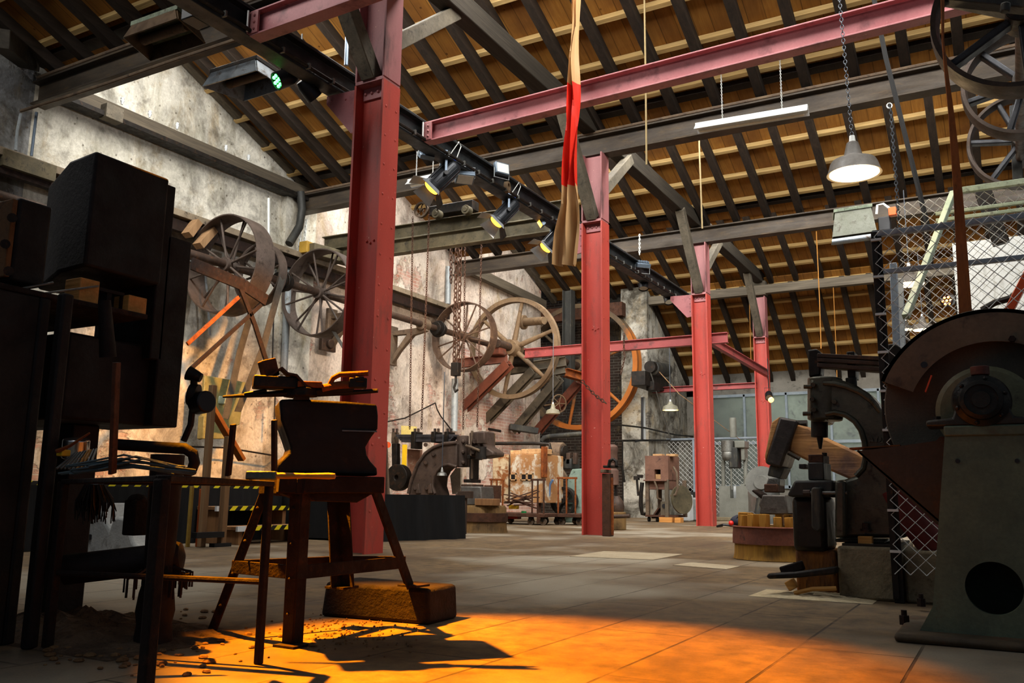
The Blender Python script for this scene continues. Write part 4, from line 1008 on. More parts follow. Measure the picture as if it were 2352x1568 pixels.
# ------------------------------------------------------------------ black stage, steps and posts beside the wall
STG = worn('black_drape', '#040405', '#08090b', None, 3, rough=.95, bump=.3, stretch=(1, 3, .3))
HZ = NT('hazard_tape'); sp = HZ.n('ShaderNodeSeparateXYZ'); HZ.l(HZ.obj, sp.inputs[0])
fr_ = HZ.math('FRACT', HZ.math('MULTIPLY', HZ.math('ADD', HZ.math('ADD', sp.outputs[1], sp.outputs[0]), HZ.math('MULTIPLY', sp.outputs[2], -1)), 7.5))
HZ.color(HZ.mix(HZ.math('GREATER_THAN', fr_, .5), hexc('#16150f'), hexc('#e3d31d'))); HZ.set(.5); HAZ = HZ.mat
def drape(p, q, z, lab, bulge=0.03):
    m = MB(); n = 60; p, q = V(p), V(q); d = (q - p); nn = V((d.y, -d.x, 0)).normalized(); pr = []
    for i in range(n + 1):
        t = i / n; a = p + d * t; w = bulge * (math.sin(t * 23) + .5 * math.sin(t * 51 + 1)) * .6
        pr.append((a + nn * (w + .03) * 1.3 + V((0, 0, .004)), a + nn * w * .15 + V((0, 0, z))))
    m.strip(pr, .006); return solo(m, 'stage_drape', STG, lab, 'drape')
zs = at(1057, 1137, X=-5.44).z
root = thing('stage_platform', 'low black stage platform along the left wall, edged with yellow and black tape', 'stage', (-7.5, 7, 0))
MB().lohi((-9.6, 2.5, .02), (-7.02, 7.3, zs + .07)).lohi((-9.6, 7.3, .02), (-5.95, 8.6, zs - .01)).build('deck', STG, root)
m = MB().lohi((-7.04, 2.5, zs + .03), (-6.99, 7.25, zs + .075)); m.lohi((-5.97, 7.32, zs - .04), (-5.92, 8.6, zs - .005)); m.build('edge_tape', HAZ, root)
drape((-5.9, 7.0, 0), (-5.46, 8.62, 0), zs, 'black cloth draped over the stage front right of the red column')
drape((-6.98, 2.5, 0), (-6.98, 7.2, 0), zs + .04, 'black cloth hanging behind the wooden steps')
y0, y1 = at(487, 1166, X=-6.75).y, at(662, 1170, X=-6.7).y
zt1, zt2 = at(500, 1163, X=-6.68).z, at(505, 1211, X=-6.38).z
root = thing('wooden_steps', 'wooden steps with yellow and black taped treads up to the stage', 'steps', (-6.6, (y0 + y1) / 2, 0))
for X_, z_, nm in ((-6.68, zt1, 'tread'), (-6.38, zt2, 'tread')):
    t = MB().lohi((X_ - .28, y0, z_ - .035), (X_, y1, z_)).build(nm, TREAD, root, bev=.004)
    MB().lohi((X_ - .005, y0 + .12, z_ - .04), (X_ + .004, y1, z_ + .004)).build('tape_edge', HAZ, t)
    MB().lohi((X_ - .02, y0 - .01, z_ - .045), (X_ + .006, y0 + .12, z_ + .004)).build('white_end', WHITEP, t)
for yy in (y0 + .05, y1 - .08):
    MB().prism([(-6.42, yy, 0), (-6.42, yy, zt2 - .04), (-6.70, yy, zt2 - .04), (-6.70, yy, zt1 - .04), (-6.97, yy, zt1 - .04), (-6.97, yy, 0)], (0, .05, 0)).build('stringer', TREAD, root, bev=.003)
for (x0, ya, x1, yb, X_, w, mt, lab) in ((462, 1256, 494, 885, -6.42, .055, PALEW, 'tall pale wooden handrail post at the front of the steps'),
                                         (508, 1252, 524, 1002, -6.36, .06, PALEW, 'second pale wooden post beside the steps'),
                                         (457, 1256, 462, 1122, -6.46, .05, worn('orange_stained_wood', '#9c4317', '#b85a22', None, 6), 'orange wooden post left of the handrail post'),
                                         (431, 1252, 433, 1116, -6.5, .03, worn('yellowed_pole', '#9a7a2e', '#b39240', None, 6), 'slim yellowish pole against the black drape')):
    p, q = at(x0, ya, X=X_), at(x1, yb, X=X_); p.z = 0
    m = MB().bar(p, V((p.x, p.y, q.z)), w, w, (1, 0, 0)); r_ = solo(m, 'wooden_post', mt, lab, 'post', bev=.004)
solo(MB().box(at(478, 1228, X=-6.35), (.07, .32, .05)).box(at(506, 1252, X=-6.33), (.07, .2, .04)), 'tape_wrap', BLACKP, 'black tape wrapped around the feet of the posts by the steps', 'tape')
# ------------------------------------------------------------------ line shaft and pulleys on the left wall
XS, ZS = -9.5, 3.70
PUL = worn('dusty_pulley', '#463b33', '#5e5047', '#33291f', 4, rough=.7, metal=.1)
PULD = worn('brown_pulley_rim', '#4a372c', '#66503f', '#80664e', 4, rough=.65, metal=.2)
root = thing('line_shaft', 'long dusty iron line shaft running along the left wall', 'shaft', (XS, 11, ZS))
MB().cyl((XS, 5.0, ZS), (XS, 16.9, ZS), .06, None, 18).build('shaft', IRONB, root)
for y in (9.62, 13.9):
    MB().cyl((XS, y - .12, ZS), (XS, y + .12, ZS), .13, .13, 18).cyl((XS, y - .02, ZS), (XS, y + .02, ZS), .17, None, 18).build('coupling', IRON, root, bev=.008)

def pulley(y, r, w, ns, lab, rim=PUL, x=XS, z=ZS, th=.018, pair=True, hub=.1, name='belt_pulley', rod=.016, grp='pulleys on the line shaft'):
    c = V((x, y, z)); root = thing(name, lab, 'pulley', c, grp)
    m = MB().lathe(c, (0, 1, 0), [(r - th, -w / 2), (r, -w / 2), (r + .008, 0), (r, w / 2), (r - th, w / 2)], 64, close=True); m.build('rim', rim, root, ang=50)
    MB().lathe(c, (0, 1, 0), [(.05, -hub * 1.1), (hub, -hub * 1.1), (hub, -hub * .4), (hub * .75, 0), (hub, hub * .4), (hub, hub * 1.1), (.05, hub * 1.1)], 20).build('hub', rim, root)
    for k in range(ns):
        a = 2 * PI * k / ns + .2; d = V((math.cos(a), 0, math.sin(a))); o = V((0, (w * .28) * (1 if k % 2 else -1) if pair else 0, 0))
        MB().tube([c + o * .5 + d * hub * .7, c + o + d * (r - th * .5)], [rod * 1.15, rod], 8).build('spoke', rim, root)
    return root


pulley(8.55, .72, .34, 16, 'nearest spoked belt pulley high on the left wall, with a wide rim')
pulley(9.15, .47, .16, 8, 'small pulley carrying the belt just beyond the nearest wide one', x=XS, th=.02)
pulley(10.5, .72, .30, 16, 'second large spoked pulley, just left of the nearest red column')
pulley(14.85, .72, .26, 14, 'brown spoked pulley in front of the thin flywheel', rim=PULD)
def flywheel(y, x, z, r, w, th, ns, rim, lab, rod=.05):
    c = V((x, y, z)); root = thing('flywheel', lab, 'flywheel', c, 'flywheels at the far end')
    MB().lathe(c, (0, 1, 0), [(r - th, -w / 2), (r, -w / 2), (r, -w * .15), (r - th * .25, 0), (r, w * .15), (r, w / 2), (r - th, w / 2)], 72, close=True).build('rim', rim, root)
    MB().lathe(c, (0, 1, 0), [(.07, -.2), (.17, -.2), (.17, -.06), (.2, 0), (.17, .06), (.17, .2), (.07, .2)], 20).build('hub', rim, root)
    for k in range(ns):
        a = 2 * PI * k / ns + .32; d = V((math.cos(a), 0, math.sin(a)))
        MB().tube([c + d * .14, c + d * (r - th * .6)], [rod * 1.25, rod * .8], 10).build('spoke', rim, root)
    return root


flywheel(16.6, -9.32, 3.72, 1.14, .16, .1, 6, TANIRON, 'tall thin rimmed six spoke flywheel beyond the brown pulley')
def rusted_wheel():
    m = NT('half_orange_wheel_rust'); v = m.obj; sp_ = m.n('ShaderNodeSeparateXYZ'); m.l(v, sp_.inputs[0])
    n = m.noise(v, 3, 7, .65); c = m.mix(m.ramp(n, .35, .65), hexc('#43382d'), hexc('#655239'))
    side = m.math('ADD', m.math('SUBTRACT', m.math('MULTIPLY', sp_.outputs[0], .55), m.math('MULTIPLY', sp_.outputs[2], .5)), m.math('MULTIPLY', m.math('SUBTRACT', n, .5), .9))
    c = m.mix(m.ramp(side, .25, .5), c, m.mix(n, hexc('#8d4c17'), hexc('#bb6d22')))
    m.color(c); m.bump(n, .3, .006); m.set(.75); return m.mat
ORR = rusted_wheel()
flywheel(20.15, -9.33, 3.78, 1.63, .34, .12, 6, ORR, 'huge flywheel with orange rusted rim behind the middle red column', rod=.045)
# belts running down from the pulleys
def belt(pts, w, ax, th, mt, lab):
    solo(MB().strip([(V(p) - V(ax) * w / 2, V(p) + V(ax) * w / 2) for p in pts], th), 'drive_belt', mt, lab, 'belt', 'flat drive belts on the wall')
belt([(XS + .46, 9.15, ZS - .05), (XS + .34, 8.95, ZS - 1.2), (XS + .2, 8.7, 1.6)], .12, (0, 1, 0), .008, BELTD, 'dark flat belt dropping from the small pulley, right run')
belt([(XS - .1, 9.15, ZS - .44), (XS - .05, 8.9, ZS - 1.2), (XS + .02, 8.65, 1.5)], .12, (0, 1, 0), .008, BELTD, 'dark flat belt dropping from the small pulley, left run')
belt([(XS + .3, 10.5, ZS - .66), (XS + .7, 10.9, 2.2), (XS + .9, 11.2, 1.0)], .1, (0, 1, 0), .008, BELTD, 'dark flat belt slanting from the second large pulley')
# bracing frame in front of the near pulley
g = lambda x, y, X=-8.6: at(x, y, X=X)
for (pts, w, mt, lab) in (([(440, 605), (560, 655), (612, 690)], .16, DARKRUST, 'brown flat bar crossing in front of the nearest pulley'),
                          ([(548, 650), (585, 745), (622, 862)], .07, DARKRUST, 'dark slanting strut in front of the nearest pulley'),
                          ([(548, 682), (430, 790)], .05, RUST, 'orange lit thin strut at the left below the pulley'),
                          ([(600, 700), (440, 845)], .05, DARKRUST, 'brown thin strut below the orange lit one')):
    m = MB()
    for a, c in zip(pts[:-1], pts[1:]): m.bar(g(*a), g(*c), .03, w)
    solo(m, 'wall_strut', mt, lab, 'strut', bev=.004)
# cast brackets
def bracket(y, lab, x0=-10.26):
    root = thing('wall_bracket', lab, 'bracket', (x0, y, ZS - .4), 'cast shaft brackets')
    m = MB().lohi((x0, y - .12, ZS - .75), (x0 + .07, y + .12, ZS + .02)); m.build('wall_plate', DUSTY, root, bev=.01)
    MB().prism([(x0 + .05, y - .05, ZS - .08), (XS + .05, y - .05, ZS - .05), (XS + .1, y - .05, ZS - .14), (x0 + .55, y - .05, ZS - .2), (x0 + .25, y - .05, ZS - .48), (x0 + .05, y - .05, ZS - .74), (x0 + .05, y - .05, ZS - .6), (x0 + .25, y - .05, ZS - .35), (x0 + .4, y - .05, ZS - .17), (x0 + .05, y - .05, ZS - .17)], (0, .1, 0)).build('arm', DUSTY, root, bev=.012)
    MB().cyl((XS, y - .1, ZS), (XS, y + .1, ZS), .12, None, 18).build('bearing', DUSTY, root, bev=.01)
bracket(13.4, 'cast iron wall bracket holding the shaft right of the nearest red column'); bracket(11.6, 'cast iron wall bracket holding the shaft behind the second pulley'); bracket(6.8, 'cast iron wall bracket holding the shaft, hidden behind the machine')
# pipes on the wall
def pipe(pts, r, mt, lab, name='wall_pipe'): solo(MB().tube(pts, r, 12), name, mt, lab, 'pipe')
w = lambda x, y, X=-10.2: at(x, y, X=X)
pipe([w(640, 595), w(660, 600), w(663, 618), w(652, 860)], .06, GALVP, 'grey plastic downpipe behind the nearest pulleys')
pipe([w(690, 440, -10.1), w(694, 480, -10.1), w(688, 520, -10.1), w(664, 560, -10.1)], .07, SOOT, 'dark bent duct under the end of the second beam')
pipe([w(617, 455), w(617, 550)], .025, GALV, 'white conduit beside the grey pilaster')
pipe([w(1030, 612, -10.1), w(1029, 698, -10.1)], .06, GALVP, 'grey downpipe on the brick pier')
pipe([w(1045, 870, -9.9), w(1043, 990, -9.9)], .07, GALVP, 'grey downpipe in front of the wall behind the spring hammer')
pipe([w(634, 620), w(628, 740), w(625, 860)], .012, BLACKP, 'thin black cable beside the grey downpipe', 'cable')
pipe([w(632, 905, -9.8), w(630, 965, -9.8)], .012, BLACKP, 'short black cable above the iron prong', 'cable')
pipe([w(408, 590), w(470, 610), w(482, 770)], .02, GALVP, 'thin conduit behind the nearest pulley')
solo(MB().chain(w(692, 505), w(686, 580), .07, .01).chain(w(703, 505), w(697, 580), .07, .01), 'chain', GALV, 'double galvanised chain hung on the grey pilaster', 'chain')
solo(MB().box(w(705, 570, -10.0), (.18, .2, .2)), 'yellow_crate', worn('ochre_box', '#a8842e', '#c49a3b', None, 5), 'small ochre box on the ledge beside the double chain', 'box', bev=.01)
solo(MB().bar(w(712, 572, -9.9), w(850, 610, -9.9), .2, .2), 'timber_beam', OLIVE, 'olive beam end leading from the ochre box to the red column', 'beam', bev=.01)
solo(MB().bar(w(430, 540, -10.0), w(452, 510, -10.0), .16, .1), 'timber_stub', PALEW, 'short timber stub under the wall ledge, left one', 'block'); solo(MB().bar(w(455, 565, -9.9), w(488, 528, -9.9), .16, .1), 'timber_stub', PALEW, 'short timber stub seen through the nearest pulley', 'block')
# fans / guards low on the wall
OLV = worn('olive_machine', '#7d7a4c', '#979463', '#5a4a33', 5, rough=.6)
root = thing('wall_fan', 'olive framed belt guard with fan plates low on the left wall', 'fan', w(490, 940, -9.9))
p = lambda x, y: at(x, y, X=-9.9)
MB().prism([p(465, 862), p(560, 878), p(545, 975), p(455, 1010)], (.05, 0, 0)).build('back_plate', OLV, root, bev=.01)
m = MB()
for k in range(12): m.bar(p(505 + k * 4.5, 873 + k * .8), p(497 + k * 4.5, 912 + k), .012, .02)
m.build('louvre', OLV, root)
MB().prism([p(455, 955), p(500, 958), p(505, 1008), p(452, 1008)], (.12, 0, 0)).build('lower_plate', OLV, root, bev=.01)
MB().box(p(508, 920), (.14, .2, .12)).build('motor_box', PALEG, root, bev=.02)
pp, q = at(480, 925, X=-8.0), at(556, 1056, X=-8.0)
solo(MB().bar(pp, q, .1, .05), 'orange_plank', worn('orange_board', '#c05a14', '#dc7a22', None, 6, rough=.6), 'orange board leaning below the belt guard', 'board', bev=.004)
solo(MB().tube([w(425, 1025, -10.1), w(520, 1028, -10.1), w(630, 1046, -10.1)], .014, 6), 'cable', IRON, 'thin dark cable along the lower plaster wall', 'cable')
solo(MB().tube([w(870, 972), w(930, 960), w(1000, 925), w(1004, 940), w(1012, 955), w(1035, 985)], .014, 6), 'cable', IRON, 'slack cable across the wall behind the spring hammer', 'cable')
solo(MB().box(w(752, 787), (.08, .35, .3)).cyl(w(752, 790) + V((.04, 0, 0)), w(752, 790) + V((.1, 0, 0)), .08), 'anchor_plate', IRONB, 'rusty anchor plate on the wall below the second pulley', 'plate', bev=.01)

# ------------------------------------------------------------------ flywheel bearing platform on the far wall
root = thing('bearing_platform', 'rusty steel bracket platform holding the flywheel bearings on the far wall', 'platform', (-9.4, 17.3, 2.9))
RB = worn('red_brown_bracket', '#5c3022', '#763f2b', '#3c352a', 3, rough=.8)
GB = worn('grey_brown_bracket', '#4e4639', '#685d4c', '#372f26', 3, rough=.8)
def ib(a, c, w_, h_, mt, nm='bracket_beam', up=(0, 0, 1)): MB().ibeam(a, c, w_, h_, .02, .014, up).build(nm, mt, root, bev=.003)
e = lambda x, y, Y: at(x, y, Y=Y)
ib(e(1020, 838, 15.6), e(1166, 822, 16.4), .16, .2, RB)
for (a, c, mt, Y) in (((1170, 835), (1052, 950), RB, 16.2), ((1228, 850), (1108, 975), GB, 17.2), ((1285, 868), (1182, 990), GB, 18.2), ((1330, 880), (1235, 990), RB, 19.0)):
    ib(e(a[0], a[1], Y), e(c[0], c[1], Y + .2), .2, .2, mt, 'diagonal_brace', (0, 1, 0))
ib(e(1165, 850, 17.2), e(1300, 830, 17.6), .2, .22, GB); ib(e(1222, 862, 18.2), e(1298, 848, 18.4), .2, .2, GB); ib(e(1298, 855, 18.4), e(1345, 868, 18.9), .2, .2, RUST)
MB().bar(e(1170, 980, 18.2), e(1235, 990, 18.6), .3, .14).build('wall_ledge', SOOT, root, bev=.01)
MB().cyl((-9.32, 15.9, 3.72), (-9.32, 17.2, 3.72), .09, None, 18).build('shaft_end', IRONB, root); MB().lohi((-9.52, 16.85, 3.42), (-9.12, 17.2, 3.75)).build('bearing_block', IRON, root, bev=.02)
MB().box(e(1140, 805, 16.1), (.35, .3, .22)).build('bearing_block', RB, root, bev=.03)
MB().box(e(1240, 825, 18), (.3, .4, .28)).build('bearing_block', SOOT, root, bev=.03)
MB().cyl((-9.33, 18.0, 3.78), (-9.33, 20.9, 3.78), .1, None, 18).build('flywheel_shaft', IRONB, root)
solo(MB().ibeam((-9.25, 19.3, 3.0), (-9.25, 19.3, 5.6), .24, .24, .02, .014, (1, 0, 0)), 'steel_stanchion', SOOT, 'dark vertical stanchion in front of the huge orange flywheel', 'post')
solo(MB().cyl(e(1203, 740, 17.6), e(1250, 736, 17.4), .1, .09, 14).cyl(e(1200, 740, 17.6), e(1206, 740, 17.6), .17, None, 14), 'pipe_stub', TANIRON, 'capped pipe stub sticking out of the far wall', 'pipe')
solo(MB().tube([e(1085, 978, 17.4), e(1150, 990, 17.4)], .03, 8), 'wall_pipe', IRON, 'short dark pipe under the flywheel brackets', 'pipe')
solo(MB().tube([e(1120, 1018, 14.8), e(1230, 1018, 14.8), e(1262, 1020, 14.8), e(1266, 1040, 14.8)], .035, 10), 'handrail', IRON, 'dark pipe rail above the rusty furnace box', 'rail')
solo(MB().tube([e(1245, 1012, 16), e(1250, 1005, 16), e(1262, 1002, 16), e(1340, 996, 16)], .05, 10), 'wall_pipe', SOOT, 'grey pipe running behind the middle column', 'pipe')
solo(MB().lohi((-11.9, 20.0, 5.0), (-8.1, 20.25, 5.35)), 'lintel_beam', RUSTD, 'brown steel lintel over the flywheel recess', 'beam')
c = e(1284, 926, 17.0); ax_ = V((.9, -.42, 0)); m = MB().ring(c, ax_, .2, .18, .03, 32); hx, hy, _ = basis(ax_)
for k in range(5): a = 2 * PI * k / 5; m.tube([c, c + (hx * math.cos(a) + hy * math.sin(a)) * .19], .01, 6)
m.cyl(c, c + V((-.5, .3, 0)), .02); solo(m, 'hand_wheel', TANIRON, 'thin spoked hand wheel behind the unlit pendant lamp', 'wheel')
# motor shelf on the far pier
root = thing('wall_motor', 'small belt driven motor on a shelf on the sooty far pier', 'motor', at(1510, 850, X=-7.4))
h = lambda x, y: at(x, y, X=-7.2)
MB().cyl(h(1498, 846), h(1530, 850), .17, None, 20).build('motor_body', SOOT, root, bev=.02)
MB().cyl(h(1492, 842), h(1500, 843), .14, None, 20).build('drive_wheel', IRON, root)
MB().cyl(h(1522, 846), h(1532, 846), .08, None, 14).build('end_cap', PALEW, root)
m = MB().lohi(h(1482, 878) - V((.35, 0, .06)), h(1524, 866) + V((0, .4, -.0))); m.build('shelf', IRON, root, bev=.01)
MB().box(h(1500, 888), (.2, .4, .22)).build('shelf_bracket', IRON, root, bev=.01)
belt([h(1494, 855), at(1540, 1010, X=-6.9)], .07, (0, 1, 0), .01, BELTD, 'grey belt dropping from the wall motor, left run')
belt([h(1506, 845), at(1560, 905, X=-6.3), at(1700, 1010, X=-5.3)], .05, (0, 1, 0), .01, PALEW, 'pale belt slanting from the wall motor to the right')
pipe([at(1475, 912, X=-7.5), at(1475, 1010, X=-7.5), at(1460, 1013, X=-7.5)], .03, BLACKP, 'black conduit with white backing on the far pier', 'conduit')
solo(MB().lohi(at(1474, 1008, X=-7.54), at(1482, 912, X=-7.5)), 'conduit_board', WHITEP, 'white board behind the black conduit', 'board')
pipe([at(1390, 976, X=-7.6), at(1420, 975, X=-7.5), at(1480, 982, X=-7.5), at(1550, 998, X=-7.4), at(1592, 1002, X=-7.4)], .02, IRON, 'drooping cable on the sooty far pier', 'cable')
pipe([at(1392, 1012, X=-7.6), at(1592, 1010, X=-7.4)], .025, IRON, 'straight dark pipe on the sooty far pier')
# ------------------------------------------------------------------ spring hammer behind the stage
k5 = lambda cx, cy, Y: at(850 + cx / 3.92, 850 + cy / 3.92, Y=Y)
HB = worn('spring_hammer_iron', '#483a31', '#645247', '#30261f', 4, rough=.6, metal=.3)
Y5 = 11.3
root = thing('spring_hammer', 'big brown iron spring hammer with arched frame standing behind the black stage', 'machine', V((k5(560, 1100, Y5).x, Y5, 0)))
fl = lambda cx: V((k5(cx, 1100, Y5).x, Y5, 0))
arch_o = [(345, 1110), (372, 990), (430, 840), (500, 745), (570, 695), (660, 662), (780, 650)]
arch_i = [(780, 868), (705, 845), (650, 860), (600, 905), (572, 960), (563, 1040), (585, 1110)]
MB().prism([fl(330)] + [k5(*p, Y5) for p in arch_o + arch_i] + [fl(600)], (0, .42, 0)).build('arched_frame', HB, root, bev=.02)
MB().tube([k5(cx, cy, Y5 - .01) for cx, cy in arch_o], .028, 8).build('outer_flange', HB, root); MB().tube([k5(cx, cy, Y5 - .01) for cx, cy in arch_i], .024, 8).build('inner_flange', HB, root)
c0, c1 = k5(835, 872, Y5 + .15), k5(835, 590, Y5 + .15)
m = MB().cyl(c0, c1, .095, None, 24)
for cy in (640, 735, 830): m.cyl(k5(838, cy, Y5 + .09), k5(838, cy, Y5 + .0), .035, .028, 8)
m.build('ram_cylinder', HB, root, bev=.012)
for (cx, cy) in ((500, 832), (405, 1060), (508, 1060), (500, 670), (570, 755)): MB().cyl(k5(cx, cy, Y5 + .02), k5(cx, cy, Y5 - .05), .034, .028, 10).build('frame_bolt', IRONB, root)
MB().prism([k5(890, 560, Y5), k5(1020, 545, Y5), k5(1025, 680, Y5), k5(1110, 735, Y5), k5(1105, 770, Y5), k5(980, 790, Y5), k5(890, 770, Y5)], (0, .35, 0)).build('guide_head', HB, root, bev=.02)
MB().lohi(k5(890, 985, Y5 + .05), k5(985, 770, Y5 + .3)).build('ram', IRON, root, bev=.012); MB().cyl(k5(1000, 690, Y5), k5(1000, 800, Y5), .09, None, 16).build('ram_rod', IRON, root)
m = MB(); 
for i in range(5): m.bar(k5(255 + 12 * i, 590 + i * 12, Y5 + .1), k5(780 - 10 * i, 590 + i * 11, Y5 + .1), .14, .035)
m.build('leaf_spring', worn('blackened_spring', '#2c2a2b', '#454144', None, 8, rough=.7), root, bev=.003)
for cx in (420, 600, 715):
    c = MB().lohi(k5(cx - 20, 705 if cx < 500 else 650, Y5 + .0), k5(cx + 20, 560, Y5 + .22)).build('spring_clamp', IRON, root, bev=.008)
    mm = MB()
    for dx in (-15, 15): mm.cyl(k5(cx + dx, 562, Y5 + .1), k5(cx + dx, 525, Y5 + .1), .022, None, 8)
    mm.build('clamp_bolt', IRONB, c)
ec = MB().lohi(k5(190, 660, Y5), k5(262, 562, Y5 + .2)).build('end_clamp', DUSTY, root, bev=.01)
for dx in (210, 242): MB().cyl(k5(dx, 562, Y5 + .1), k5(dx, 525, Y5 + .1), .02, None, 8).build('clamp_bolt', IRONB, ec)
MB().bar(k5(232, 660, Y5 + .1), k5(235, 880, Y5 + .1), .1, .1, (1, 0, 0)).build('side_link', IRON, root, bev=.008)
MB().lathe(k5(235, 965, Y5 + .02), (0, 1, 0), [(.04, 0), (.21, 0), (.21, .14), (.04, .14)], 28, close=True).build('crank_wheel', IRON, root, bev=.008)
MB().lohi(k5(815, 1100, Y5 + .0), k5(1025, 1030, Y5 + .35)).build('die_block', IRONB, root, bev=.012)
MB().lohi(V((k5(800, 1100, Y5).x, Y5 - .1, 0)), k5(1030, 1105, Y5 + .5)).build('die_base', HB, root, bev=.015)
for (cx, cy) in ((940, 640), (925, 735), (960, 700)): MB().cyl(k5(cx, cy, Y5 + .01), k5(cx, cy, Y5 - .07), .04, .032, 10).build('guide_bolt', IRONB, root)
MB().lohi(k5(912, 770, Y5 - .06), k5(922, 545, Y5 - .01)).build('guide_strip', DUSTY, root, bev=.004)
MB().lohi(k5(955, 660, Y5 - .1), k5(1060, 560, Y5 + .0)).build('side_plate', HB, root, bev=.01)
MB().tube([k5(865, 678, Y5 - .05), k5(905, 690, Y5 - .1), k5(985, 722, Y5 - .1)], .02, 8).build('pale_lever', DUSTY, root)
for (cx, cy) in ((430, 1060), (540, 1060)): MB().prism([k5(cx - 22, cy + 50, Y5 - .03), k5(cx - 22, cy - 30, Y5 - .03), k5(cx + 6, cy - 42, Y5 - .03), k5(cx + 20, cy + 50, Y5 - .03)], (0, .04, 0)).build('foot_lug', HB, root, bev=.01)
MB().lohi(k5(870, 800, Y5 - .02), k5(1015, 770, Y5 + .35)).build('guide_foot', IRON, root, bev=.01)
MB().lohi(k5(905, 975, Y5 - .02), k5(930, 800, Y5 + .05)).build('ram_slide', DUSTY, root, bev=.006)
MB().lohi(k5(840, 1010, Y5 - .02), k5(1000, 985, Y5 + .3)).build('upper_die', IRON, root, bev=.008)
MB().lohi(k5(1045, 760, Y5 + .3), k5(1130, 570, Y5 + .45)).build('ochre_guard', worn('ochre_plate', '#6e5a2c', '#8d7538', '#453a24', 5), root, bev=.01)
yb = 12.2
solo(MB().lohi(k5(278, 1055, yb), k5(335, 670, yb + .04)), 'yellow_board', glow('bright_yellow_panel', '#000000', 0, '#f2c61d'), 'bright yellow upright panel behind the spring hammer', 'panel')  # plain bright yellow base colour, emission left off
solo(MB().prism([k5(280, 590, yb), k5(280, 498, yb), k5(410, 506, yb), k5(400, 590, yb)], (0, .04, 0)), 'yellow_sign', worn('pale_yellow', '#e8cf6a', '#f3e29a', None, 5), 'pale yellow board peeking above the leaf spring', 'board')
solo(MB().prism([k5(335, 1060, Y5 + .3), k5(335, 710, Y5 + .3), k5(450, 715, Y5 + .3), k5(445, 830, Y5 + .3), k5(390, 960, Y5 + .3), k5(355, 1060, Y5 + .3)], (0, .06, 0)), 'rust_guard', worn('flaking_rust_guard', '#8a5c42', '#a8765a', '#c5b49c', 4), 'flaking rusty guard sheet left of the hammer arch', 'guard')
solo(MB().prism([k5(720, 950, Y5 + .5), k5(770, 880, Y5 + .5), k5(815, 880, Y5 + .5), k5(815, 1115, Y5 + .5), k5(740, 1115, Y5 + .5)], (0, .05, 0)), 'rust_guard', worn('white_rust_guard', '#b7a48a', '#cbbba3', '#8a5a33', 4), 'pale curved sheet behind the mouth of the hammer arch', 'guard')
solo(MB().bar(k5(115, 1300, 10.3), k5(110, 535, 10.3), .1, .1, (1, 0, 0)), 'timber_prop', IRONB, 'brown upright prop between the red column and the spring hammer', 'post', bev=.006)
solo(MB().bar(k5(160, 1280, 10.4), k5(130, 640, 10.4), .07, .06, (1, 0, 0)), 'timber_prop', DUSTY, 'dusty leaning prop beside the brown upright', 'post', bev=.006)
solo(MB().cyl(k5(160, 672, 12.6), k5(160, 672, 12.55), .055, None, 16), 'red_marker', ORANGEP, 'small orange round marker on the wall left of the hammer', 'marker')
solo(MB().bar(k5(95, 1040, 9.6), k5(95, 820, 9.6), .08, .05, (1, 0, 0)), 'orange_strip', ORANGEP, 'orange red strip beside the edge of the nearest column', 'strip')

# log base with anvil in front of the drape end
a, c = floorpt(1062, 1224), floorpt(1162, 1224); lc = (a + c) / 2 + V((-.15, .25, 0)); lr = (c - a).length / 2 * 1.02
root = thing('log_base', 'round log base with iron hoop right of the black drape', 'log', lc)
MB().lathe(lc, (0, 0, 1), [(lr * 1.04, 0), (lr * 1.0, .06), (lr * .98, .14), (lr * .97, .33), (lr * .9, .36), (.02, .36)], 36).build('log', LOGW, root)
MB().ring(lc + V((0, 0, .2)), (0, 0, 1), lr * 1.04, lr * .95, .12, 40).build('hoop', RUSTD, root, bev=.006)
lz = .36
ab = k5(920, 1190, lc.y)
root = thing('anvil', 'small grey anvil block sitting on the hooped log', 'anvil', (lc.x, lc.y, lz))
MB().prism([(lc.x - .22, lc.y - .2, lz), (lc.x - .28, lc.y - .2, lz + .25), (lc.x + .05, lc.y - .2, lz + .25), (lc.x + .08, lc.y - .2, lz)], (0, .34, 0)).build('body', worn('grey_anvil', '#5d5955', '#77736d', '#3f3730', 5, rough=.5, metal=.4), root, bev=.015)
solo(MB().lohi((lc.x + .02, lc.y - .3, .36), (lc.x + .3, lc.y - .1, .45)), 'timber_packer', TREAD, 'pair of planks on the edge of the hooped log', 'plank', bev=.006)
m = MB().bar(floorpt(1067, 1226) + V((0, 0, 0)), floorpt(1067, 1226) + V((0, 0, .5)), .04, .04, (1, 0, 0)).box(floorpt(1067, 1226) + V((0, 0, .5)), (.2, .08, .09)); solo(m, 'iron_stand', IRONB, 'small iron stand in front of the hooped log', 'stand', bev=.004)

